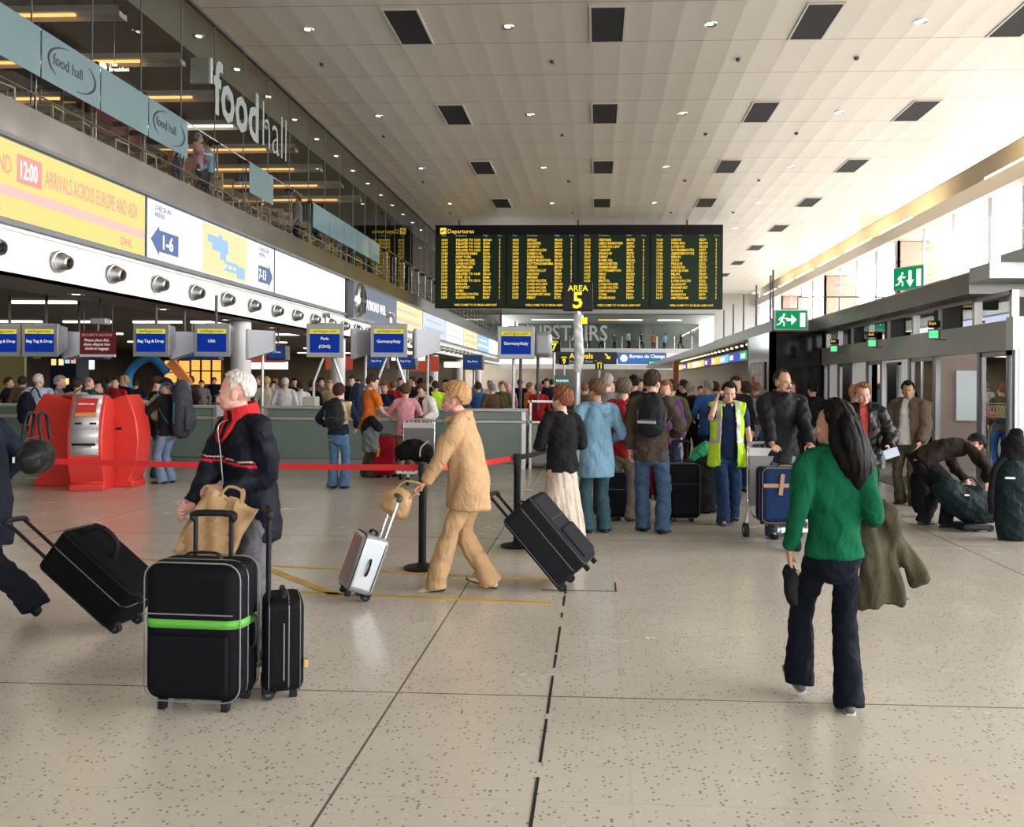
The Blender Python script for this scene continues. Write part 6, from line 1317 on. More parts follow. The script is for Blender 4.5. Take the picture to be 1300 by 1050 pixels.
# 10. man pushing the trolley
q = fl(988, 678)
LJ = cloth('black_jacket', (.011, .012, .014), .55)
tm_ = person('balding man with moustache in a black jacket pushing a luggage trolley', (q.x, 10.35, 0), R(184), 1.86, .97, lean=3, spine=2, yaw=28, pitch=2, skin='tan', heavy=1., feet=((.10, .12, 0, 4, 6), (-.12, -.16, 0, -10, -8)), hands=((.20, .42, 1.02), (-.22, .42, 1.02)), elbow=((1, -.5, -.8), (-1, -.5, -.8)),
    palm=((0, -.2, -1), (0, -.2, -1)), hdir=((-.1, 1, -.15), (.1, 1, -.15)), curl=(1.1, 1.1), hair=dict(col=('dark_hair', (.03, .022, .018)), front=56, side=4, back=-42, thick=.010, top=.004, nz=.003),
    under=T_(cloth('check_shirt', (.16, .14, .15)), hem=.04, name='shirt', collar=(cloth('check_shirt2', (.12, .11, .14)), .04, 1.0)), top=T_(LJ, hem=.08, wide=1.06, sl=1.05, amp=.011, fx=20, collar=(LJ, .045, 1.2)), bottom=T_(cloth('blue_jeans2', (.03, .07, .14)), flare=.085, knee=.08), shoe=(.02, .015, .012))
MB().tube([tm_.T @ V(v) for v in ((-.026, .096, .040), (0, .110, .044), (.026, .096, .040))], [(.004, .006), (.009, .009), (.004, .006)], 10, n=4).build('moustache', hairm('dark_hair', (.03, .022, .018)), tm_.root)
tq = fl(978, 697)
def trolley(label, loc, rz):
    """luggage cart; pushed towards +Y local, handle at -Y"""
    e = empty('luggage_trolley', loc, rz, label, 'luggage trolley'); r = .014
    for s in (-1, 1):
        MB().tube([(s*.27, -.42, 1.0), (s*.27, -.40, .62), (s*.26, -.36, .30), (s*.24, .1, .24), (s*.16, .52, .20)], r, 10, n=4).build('side_tube', CHROME, e)
        w1 = MB().cyl((s*.30-.022, -.36, .08), (s*.30+.022, -.36, .08), .08, 22).build('wheel', RUBBER, e); MB().cyl((s*.30-.025, -.36, .08), (s*.30+.025, -.36, .08), .03, 12).build('hub', ALU, w1)
        MB().bar((s*.30, -.36, .08), (s*.27, -.38, .32), .03).build('fork', ALU, e)
    w1 = MB().cyl((-.02, .5, .065), (.02, .5, .065), .065, 22).build('wheel', RUBBER, e); MB().cyl((-.023, .5, .065), (.023, .5, .065), .025, 12).build('hub', ALU, w1); MB().bar((0, .48, .07), (0, .44, .22), .04).build('fork', ALU, e)
    MB().tube([(-.27, -.42, 1.0), (-.20, -.46, 1.04), (.20, -.46, 1.04), (.27, -.42, 1.0)], .018, 10, n=3).build('handle_bar', mat('handle_grey', (.35, .32, .33), .5), e)
    MB().box((0, -.41, .93), (.52, .03, .12), M.Rotation(R(-12), 3, 'X')).build('advert_plate', mat('plate_white', (.62, .62, .60), .4), e)
    bk = MB()
    for i in range(7): bk.box((-.21+i*.07, -.43, 1.0), (.02, .015, .05))
    bk.build('handle_grille', mat('grille_dark', (.1, .05, .06), .5), e)
    dk = MB().bx(-.24, .24, -.34, .12, .235, .255)
    for i in range(5): dk.bx(-.2+i*.09, -.16+i*.09, .1, .48, .22, .24)
    dk.bx(-.20, .20, .44, .48, .19, .24); dk.build('platform', ALU, e); MB().tube([(-.1, .5, .24), (-.08, .53, .32), (.08, .53, .32), (.1, .5, .24)], .012, 8, n=4).build('front_hoop', CHROME, e)
    MB().bx(-.26, .26, -.385, -.365, .35, .9).build('back_panel', mat('mesh_grey', (.15, .15, .16), .5), e); return e
trolley('chrome luggage trolley with a blue suitcase pushed by the balding man', (tq.x+.20, 9.85, 0), R(186))
bs = suitcase('dark blue soft suitcase with tan trim lying on the luggage trolley', (tq.x+.19, 9.62, .215), M.Rotation(R(6), 3, 'Z'), .58, .30, .62, nylon('case_blue', (.008, .025, .075), .7), mat('tan_trim', (.28, .16, .09), .6), 0, .2, pocket=False, side_handle=False)
TT = mat('tan_trim', (.28, .16, .09), .6)
MB().bx(-.285, .285, -.158, -.15, .42, .46).build('trim_band', TT, bs)
for x in (-.10, .22): MB().box((x, -.162, .45), (.045, .012, .22), M.Rotation(R(6), 3, 'Y')).build('leather_strap', TT, bs, bevel=.004)
MB().bx(.02, .09, -.16, -.15, .54, .62).build('paper_tag', WHITE, bs)
# 11. woman in black leather jacket behind the woman in green
q = fl(1082, 668)
wj = person('short-haired woman in a shiny black leather jacket and red scarf facing the camera', (q.x-.03, 10.6, 0), R(176), 1.70, 1.02, yaw=4, skin='pink', female=True, hands=((.24, .14, .9), (-.24, .2, 1.0)), hair=dict(col=('light_brown', (.22, .10, .04)), front=38, side=0, back=-40, thick=.018, top=.016, nz=.006, fr=26),
    under=T_(cloth('scarf_red', (.4, .06, .05)), hem=.02, name='blouse', collar=(cloth('scarf_red', (.4, .06, .05)), .03, 1.0)), top=T_(mat('shiny_leather', (.008, .008, .009), .28, bump=.3, bscale=12), hem=.06, open=(.03, .05), wide=1.05, sl=1.15, amp=.013, fx=22, collar=(cloth('fur_black', (.008, .008, .008), .95), .05, 1.3)), bottom=T_(BLK, flare=.08), shoe=(.01, .01, .01))
q = fl(1113, 632); hb2 = empty('shopping_bag', (q.x, 11.9, .0), R(10), 'black holdall standing right of the woman in the leather jacket', 'bag'); b = MB(); b.tube([(0, 0, .12), (0, 0, .5), (0, 0, .66)], [(.17, .10), (.2, .12), (.12, .08)], 16, side=(1, 0, 0), n=3, rnd=True); blob(b, 'bag_body', BLK, hb2, .013, 2, amp=.008, fx=25); MB().tube([(-.1, 0, .62), (-.08, 0, .8), (.08, 0, .8), (.1, 0, .62)], .012, 8, n=4).build('strap', BLACK, hb2)
wb = empty('white_newspaper', W(wj, wj.arm[1][3]+V((-.02, .08, -.02))), R(176), 'pale folded paper held by the woman in the leather jacket', 'paper'); MB().box((0, 0, 0), (.16, .02, .10), M.Rotation(R(20), 3, 'Y')).build('folded_sheet', mat('paper_blue', (.5, .6, .75), .6), wb)
# 12. man in brown suit
q = fl(1121, 628)
person('dark-haired man in an open brown suit jacket and white shirt near the glass doors', (q.x, 13.2, 0), R(140), 1.74, 1.05, lean=-1, yaw=22, skin='olive', hands=((.24, .08, .88), (-.22, .14, .9)), hair=dict(col=('black', (.012, .010, .010)), front=34, side=0, back=-40, thick=.014, top=.016), vox=.014,
    under=T_(cloth('white_shirt', (.62, .62, .64)), hem=.03, name='shirt', collar=(cloth('white_shirt', (.62, .62, .64)), .03, 1.0), belly=.02), top=T_(cloth('suit_brown', (.10, .075, .052)), hem=.11, open=(.10, .045), wide=1.1, belly=.02, sl=1.15, name='suit_jacket'), bottom=T_(cloth('suit_brown_t', (.09, .07, .05)), flare=.085), shoe=(.015, .012, .01))
q = fl(1046, 610)
person('woman with curly fair hair in a beige coat seen from behind near the doors', (q.x, 14.4, 0), R(-20), 1.66, 1.0, yaw=5, skin='fair', eyes=False, female=True, vox=.016, hair=dict(col=('fair_curl', (.38, .22, .10)), front=30, side=-14, back=-46, thick=.03, top=.02, nz=.009, fr=14), top=T_(cloth('beige_coat', (.42, .32, .22)), hem=.2, wide=1.05, flare=.03), bottom=T_(BLK), shoe=(.02, .02, .02))
person('dark-haired person in a black coat by the black stone corner, facing away', (at(1032, 486, 16.5).x, 16.5, 0), R(10), 1.72, 1.0, skin='fair', eyes=False, vox=.018, hair=dict(col=('black', (.012, .010, .010)), front=34, side=0, back=-40), top=T_(NAVY, hem=.18), bottom=T_(BLK), shoe=(.02, .02, .02))
person('fair-faced person peering out behind the shoulder of the trolley man', (at(1003, 486, 15.5).x, 15.5, 0), R(190), 1.74, 1.0, skin='pink', vox=.018, hair=dict(col=('dark_brown', (.045, .03, .022)), front=36, side=0, back=-40), top=T_(NAVY, hem=.1), bottom=T_(BLK), shoe=(.02, .02, .02))
# 13. man bending over his bag
q = fl(1197, 668)
BR_ = cloth('dark_brown_jacket', (.020, .014, .012))
bn = person('man in a dark jacket and cap bending down over a dark holdall', (q.x-.06, q.y, 0), R(-78), 1.74, 1.04, lean=50, spine=36, hipshift=(0, -.20), hipdrop=.10, yaw=-6, pitch=38, skin='pink', eyes=True, hands=((.16, .52, .56), (-.18, .50, .52)), elbow=((1, -.2, .3), (-1, -.2, .3)), palm=((-1, 0, 0), (1, 0, 0)), hdir=((0, .3, -1), (0, .3, -1)),
    feet=((.10, .04, 0, 0, 10), (-.12, -.12, 0, 0, -6)), hair=dict(col=('dark_brown', (.045, .03, .022)), front=36, side=0, back=-40), top=T_(BR_, hem=.05, wide=1.1, sl=1.2, amp=.009), bottom=T_(cloth('trouser_navy', (.012, .012, .018)), flare=.085, knee=.08, thigh=.10), shoe=(.08, .045, .025))
cp = MB(); vs, fs = hair_cap(1, bn.T, front=20, side=14, back=-14, thick=.022, top=.014, nz=0, sideburn=0); cp.add(vs, fs); co_ = cp.build('cap', mat('cap_navy', (.010, .010, .016), .7), bn.root)
MB().tube([bn.T @ V(v) for v in ((0, .06, .155), (0, .12, .150), (0, .175, .135))], [(.07, .008), (.065, .007), (.045, .005)], 16, side=bn.T.to_3x3() @ V((1, 0, 0)), n=4).build('peak', mat('cap_peak', (.55, .52, .45), .6), co_)
q = fl(1222, 672); hg = empty('holdall', (q.x+.02, q.y-.1, 0), R(14), 'large dark green wheeled holdall under the bending man', 'bag'); DGN = cloth('dark_petrol', (.008, .018, .022), .6)
b = MB(); b.tube([(-.30, 0, .50), (-.12, 0, .36), (.08, 0, .30), (.26, 0, .26)], [(.16, .14), (.18, .20), (.18, .22), (.15, .18)], 18, side=(0, 1, 0), n=4, rnd=True); blob(b, 'bag_body', DGN, hg, .013, 2, amp=.012, fx=20)
for x in (.04, .22): MB().cyl((x, -.12, .04), (x, -.08, .04), .04).build('wheel', RUBBER, hg)
MB().box((.02, 0, .06), (.34, .26, .08)).build('base_frame', BLACK, hg, bevel=.02); MB().tube([(-.2, -.1, .55), (-.05, -.12, .64), (.12, -.1, .50)], .012, 8, n=4).build('strap', BLACK, hg); MB().box((.14, -.215, .42), (.03, .01, .12), M.Rotation(R(-25), 3, 'Y')).build('airline_tag', mat('tag_pale', (.55, .6, .75), .5), hg); MB().box((-.14, -.17, .44), (.06, .01, .02)).build('badge', WHITE, hg)
# 14. backpack trolley at the right edge
q = fl(1290, 688); rbk = empty('packed_rucksack', (q.x, q.y+.1, 0), R(-10), 'tall dark rucksack strapped on a wheeled frame at the right edge', 'rucksack')
b = MB(); b.tube([(0, 0, .10), (0, 0, .45), (0, 0, .85)], [(.17, .13), (.19, .15), (.16, .12)], 18, side=(1, 0, 0), n=4, rnd=True); blob(b, 'main_bag', DGN, rbk, .012, 2, amp=.008, fx=24)
b = MB(); b.tube([(0, 0, .92), (.02, 0, 1.05), (.03, 0, 1.16)], [(.13, .12), (.14, .12), (.08, .08)], 16, n=3, rnd=True); blob(b, 'top_pocket', BLK, rbk, .012, 2, amp=.008, fx=24)
MB().tube([(-.10, -.12, .92), (-.22, -.18, .80), (-.26, -.18, .55), (-.24, -.12, .30)], [(.03, .018)]*4, 10, n=4).build('shoulder_strap', BLK, rbk); MB().box((-.06, -.15, .70), (.1, .02, .02)).build('buckle', WHITE, rbk)
for s in (-1, 1): MB().cyl((s*.12-.02, .0, .05), (s*.12+.02, .0, .05), .05).build('wheel', RUBBER, rbk)
# ------------------------------------------------------------------ travellers at the desks
def med(label, px, Y, rz, H=1.7, **k):
    k.setdefault('vox', .015); return person(label, (at(px, 486, Y).x, Y, 0), R(rz), H, **k)
hr = lambda nm_, c, **k: dict(dict(col=(nm_, c), front=34, side=-2, back=-42, thick=.018, top=.014, nz=.005, fr=28, n=(56, 36)), **k)
# couple with the big backpack right of the kiosks
cg = med('young man in dark clothes and blue jeans beside the kiosks, facing right', 197, 15.5, -60, 1.74, skin='pink', yaw=-10, pitch=8, hair=hr('dark_brown', (.045, .03, .022)), hands=((.1, .26, 1.2), (-.15, .24, 1.1)), top=T_(BLK, hem=.1, wide=1.05), bottom=T_(JEANS, flare=.085))
cw = med('person in a navy cap and black jacket carrying a huge backpack, facing left', 213, 14.6, 78, 1.70, skin='pink', yaw=0, pitch=10, hair=hr('sandy', (.22, .15, .08), side=-12), hands=((.1, .32, 1.22), (-.12, .34, 1.25)), top=T_(BLK, hem=.06, wide=1.05), bottom=T_(cloth('light_jeans', (.14, .20, .30)), flare=.085), shoe=(.05, .04, .03))
cpm = MB(); vs, fs = hair_cap(1, cw.T, front=24, side=16, back=-10, thick=.03, top=.014, nz=0, sideburn=0, n=(40, 28)); cpm.add(vs, fs); cpo = cpm.build('cap', mat('cap_navy', (.010, .010, .016), .7), cw.root)
bp_ = on_back(cw, 'huge grey hiking backpack with a teal side worn by the person in the navy cap', dz=-.62, dy=-.13, w=.38, d=.30, h=.84, col=cloth('pack_charcoal', (.035, .038, .048), .6), col2=mat('pack_teal', (.0, .14, .22), .5))
b = MB(); b.tube([(.17, -.1, .1), (.19, -.13, .5), (.15, -.12, .8)], [.05, .06, .05], 12, n=3, rnd=True); blob(b, 'teal_side_pocket', MT['pack_teal'], bp_, .014, 2, amp=.005)
fb = empty('front_pack', W(cw, cw.P[3]+V((0, .2, -.2))), R(78), 'grey and yellow daypack held against the chest of the person in the navy cap', 'backpack'); b = MB(); b.tube([(0, 0, -.1), (0, .02, .05), (0, 0, .2)], [(.13, .09), (.15, .11), (.1, .07)], 16, side=(1, 0, 0), n=3, rnd=True); blob(b, 'main_bag', cloth('pack_tan', (.28, .22, .14)), fb, .014, 2, amp=.006)
MB().tube([(-.1, .08, -.1), (-.08, .12, .05), (-.05, .07, .2)], .01, 8, n=3).build('trim_strap', mat('lilac', (.3, .27, .4), .5), fb)
dc = empty('travel_papers', W(cw, cw.arm[1][3]+V((.02, .05, .04))), R(-10), 'white travel papers held up by the person in the navy cap', 'paper'); MB().box((0, 0, 0), (.22, .01, .13), M.Rotation(R(12), 3, 'Y')).build('sheet', WHITE, dc)
# people at the desks, left group
med('man in a pale blue-grey hooded top with a navy bag, at the left desk', 48, 16.6, 20, 1.80, skin='pink', yaw=-30, spine=6, eyes=False, hair=hr('grey_white', (.5, .45, .42), thick=.006, top=.002, bald=40), top=T_(cloth('pale_blue_grey', (.36, .42, .52)), hem=.06, wide=1.15, amp=.012), bottom=T_(NAVY))
n1 = empty('navy_shoulder_bag', (at(34, 486, 16.3).x, 16.3, .95), R(20), 'navy bag on the back of the man in the pale blue-grey top', 'bag'); b = MB(); b.tube([(0, 0, 0), (0, 0, .25), (0, 0, .45)], [(.14, .1), (.17, .12), (.1, .07)], 14, side=(1, 0, 0), n=3, rnd=True); blob(b, 'bag_body', NAVY, n1, .014, 2, amp=.006); MB().tube([(0, .06, .4), (.1, .15, .6), (.2, .15, .4)], .015, 8, n=3).build('strap', BLACK, n1)
med('grey-haired man leaning at the left desk, facing right', 70, 17.0, -70, 1.76, skin='pink', yaw=-10, spine=8, eyes=False, hair=hr('steel_grey', (.25, .24, .23)), top=T_(cloth('grey_blue', (.16, .19, .25)), hem=.06), bottom=T_(NAVY))
cjm = med('person in a cream jacket with a dark cross strap at the desk behind the kiosks', 98, 16.8, 8, 1.70, skin='fair', eyes=False, hair=hr('dark_brown', (.045, .03, .022)), top=T_(cloth('cream_jacket', (.45, .40, .31)), hem=.06, wide=1.12), bottom=T_(NAVY)); MB().tube([cjm.P[3]+V((.15, -.02, .14)), cjm.P[3]+V((.04, -.155, .06)), cjm.P[2]+V((-.1, -.15, -.05))], [(.018, .006)]*3, 8, n=4).build('cross_strap', NAVY, cjm.top)
med('bald man in a teal sweater embracing the dark-haired woman behind the kiosks', 111, 17.2, -25, 1.74, skin='pink', eyes=False, yaw=-20, hair=hr('cropped', (.2, .15, .12), thick=.003, top=.0, bald=50), top=T_(cloth('teal', (.01, .085, .095)), hem=.06, wide=1.1), bottom=T_(NAVY))
med('dark-haired woman in a teal sweater looking at the camera behind the kiosks', 128, 17.4, 165, 1.66, skin='fair', female=True, yaw=-5, hair=hr('black', (.012, .010, .010), side=-30), top=T_(cloth('teal2', (.01, .11, .11)), hem=.06, wide=1.1), bottom=T_(NAVY))
# backpack girl
gg = med('dark-haired traveller in navy and cream with blue flared jeans, back turned', 430, 14.2, 0, 1.64, skin='fair', eyes=False, female=True, hair=hr('chestnut', (.06, .025, .015), side=-20, back=-52, thick=.026), hands=((.25, .12, .95), (-.24, .14, .98)), top=T_([cloth('navy_sleeves', (.012, .018, .04)), cloth('cream_side', (.55, .45, .25))], hem=.0, wide=1.02, sl=1.05, paint=lambda c, q_: 1 if .06 < c.x < .22 and 1.02 < c.z < 1.38 and c.y < .05 else 0), bottom=T_(cloth('mid_jeans', (.07, .14, .25)), flare=.095, knee=.075), shoe=(.03, .02, .02))
on_back(gg, 'black daypack with dangling straps worn by the traveller in blue flared jeans', w=.30, d=.2, h=.44, name='daypack')
osn = med('young man in an orange T-shirt bending his head at the desk', 467, 15.9, -40, 1.80, skin='pink', yaw=-20, pitch=14, spine=5, hair=hr('dark_brown', (.045, .03, .022), top=.024), hands=((.2, .32, 1.08), (-.2, .3, 1.05)), top=T_(cloth('orange', (.62, .15, .02)), sleeve='short', hem=.04, name='t_shirt'), bottom=T_(cloth('olive_trouser', (.07, .065, .05)), flare=.09), shoe=(.15, .12, .1))
nb_ = on_back(osn, 'navy rucksack on the back of the man in orange', w=.30, d=.22, h=.55, col=cloth('pack_navy', (.015, .022, .05), .6)); nb_.matrix_world = nb_.matrix_world @ M.Translation((-.05, -.02, -.02))
gbx = empty('grey_carrier_bag', (at(471, 486, 15.2).x, 15.2, .55), R(5), 'grey carrier bag and dark jacket hanging at the side of the man in orange', 'bag'); b = MB(); b.tube([(0, 0, 0), (0, 0, .22), (0, 0, .36)], [(.14, .06), (.15, .07), (.10, .04)], 14, side=(1, 0, 0), n=3, rnd=True); blob(b, 'bag_body', cloth('carrier_grey', (.12, .13, .14), .5), gbx, .013, 2, amp=.01); b = MB(); b.tube([(-.1, 0, .38), (.0, -.02, .5), (.14, 0, .36)], [.07, .09, .07], 12, n=3, rnd=True); blob(b, 'dark_jacket', BLK, gbx, .013, 2, amp=.012)
q = fl(487, 607); rc = suitcase('tall red wheeled suitcase with a yellow luggage tag beside the woman in pink', (q.x, q.y+.1, 0), M.Rotation(R(-6), 3, 'Z'), .36, .28, .74, nylon('case_crimson', (.30, .006, .022), .6), mat('dark_red_trim', (.08, .005, .01), .5), 0, .2)
MB().box((-.06, -.18, .46), (.03, .01, .16), M.Rotation(R(12), 3, 'Y')).build('luggage_tag', mat('tag_yellow', (.6, .45, .05), .5), rc)
b2_ = suitcase('second red suitcase tight behind the tall one', (q.x+.22, q.y+.38, 0), M.Rotation(R(-12), 3, 'Z'), .34, .26, .72, nylon('case_crimson', (.30, .006, .022), .6), DGREY, 0, .2)
med('woman in a pink blouse and pale trousers at the desk, back turned', 515, 16.0, 14, 1.64, skin='fair', eyes=False, female=True, hair=hr('brown_bob', (.09, .045, .03), side=-12, thick=.028), hands=((.12, .3, 1.2), (-.14, .3, 1.2)), top=T_(cloth('pink', (.52, .24, .28)), hem=.07, wide=1.02), bottom=T_(cloth('stone', (.16, .13, .09)), flare=.075), shoe=(.2, .15, .12))
wjk = med('brown-haired woman in an open white jacket bending over the desk', 541, 16.9, 150, 1.66, skin='fair', female=True, yaw=6, pitch=22, spine=10, hair=hr('brown_bob', (.09, .045, .03), side=-14, thick=.024), hands=((.2, .28, .98), (-.2, .3, 1.0)), under=T_(cloth('dark_brown_top', (.06, .03, .03)), hem=.05, name='blouse'), top=T_(cloth('white_jacket', (.66, .66, .68)), hem=.03, open=(.07, .06), wide=1.05), bottom=T_(BLK))
q = fl(548, 600); bt = empty('black_travel_bag', (q.x, 15.2, .35), R(4), 'bulging black bag with a pale strap on a trolley left of the woman in beige', 'bag'); b = MB(); b.tube([(-.2, 0, .16), (0, 0, .2), (.2, 0, .16)], [(.14, .14), (.18, .20), (.14, .14)], 16, side=(0, 1, 0), n=3, rnd=True); blob(b, 'bag_body', BLK, bt, .014, 2, amp=.01, fx=22); MB().tube([(.12, -.18, .1), (.14, -.2, .25), (.26, -.16, .36)], .012, 8, n=4).build('strap', mat('pale_strap', (.5, .5, .35), .5), bt)
ta = trolley('luggage trolley carrying the bulging black bag at the desk', (q.x, 15.2, 0), R(180))
# waiting traveller behind the barrier right, mid distance
def cols(*a): return a
# ------------------------------------------------------------------ crowd: a few figures built once and then copied with other clothes
protos = []
def proto(**k):
    k.setdefault('hair', hr('dark_brown', (.045, .03, .022), n=(36, 24))); q_ = person('x', (0, -40, 0), 0, 1.72, vox=.022, low=True, eyes=False, **k); protos.append(q_.root); return q_.root
pr_stand = proto(top=T_(BLK, hem=.07), bottom=T_(JEANS), skin='fair')
pr_reach = proto(top=T_(BLK, hem=.1, wide=1.05), bottom=T_(JEANS), skin='fair', hands=((.16, .34, 1.12), (-.2, .2, 1.0)), yaw=25)
pr_walk = proto(top=T_(BLK, hem=.05), bottom=T_(JEANS), skin='fair', feet=((.08, .25, 0, 8, 3), (-.1, -.28, .03, -20, -4)), hipdrop=.04, hands=((.24, -.1, .9), (-.24, .22, .92)))
pr_lady = proto(top=T_(BLK, hem=.05), bottom=T_(JEANS), skin='fair', female=True, hair=hr('brown_bob', (.09, .045, .03), side=-22, back=-55, thick=.026, n=(36, 24)), spine=3)
pr_bald = proto(top=T_(BLK, hem=.06, belly=.03, wide=1.1), bottom=T_(JEANS), skin='pink', hair=hr('grey_white', (.5, .45, .42), bald=42, thick=.008, n=(36, 24)))
PR = dict(s=pr_stand, r=pr_reach, w=pr_walk, l=pr_lady, b=pr_bald); used_p = set()
HC = dict(k=('black', (.012, .010, .010)), d=('dark_brown', (.045, .03, .022)), b=('light_brown', (.22, .10, .04)), y=('fair', (.45, .30, .14)), g=('steel_grey', (.25, .24, .23)), w=('white', (.62, .60, .58)), r=('auburn', (.17, .055, .022)))
CC = dict(black=(.010, .010, .012), navy=(.010, .014, .035), white=(.60, .60, .62), red=(.32, .015, .02), blue=(.03, .09, .28), grey=(.16, .16, .17), brown=(.09, .055, .035), green=(.01, .12, .07), beige=(.40, .30, .19), hivis=(.50, .78, .04), pink=(.5, .22, .26), sky=(.16, .32, .5), purple=(.10, .03, .16), olive=(.10, .10, .05), cream=(.5, .44, .34), teal=(.01, .10, .11), orange=(.6, .16, .03))
def crowd(kind, px, Y, rz, top, hc, label, H=1.72, bot='navy', z=0., x=None):
    src = PR[kind]; o = src if kind not in used_p else clone(src); used_p.add(kind)
    o.location = (at(px, 486, Y).x if x is None else x, Y, z); o.rotation_euler = (0, 0, R(rz)); s_ = H/1.72; o.scale = (s_, s_, s_)
    o['label'] = label
    for ch in o.children:
        st = ch.name.split('.')[0]
        m_ = {'jacket': cloth('c_'+top, CC[top]), 'trousers': cloth('c_'+bot, CC[bot]), 'hair': hairm(*HC[hc])}.get(st)
        if m_ and ch.material_slots: ch.material_slots[0].link = 'OBJECT'; ch.material_slots[0].material = m_
    return o
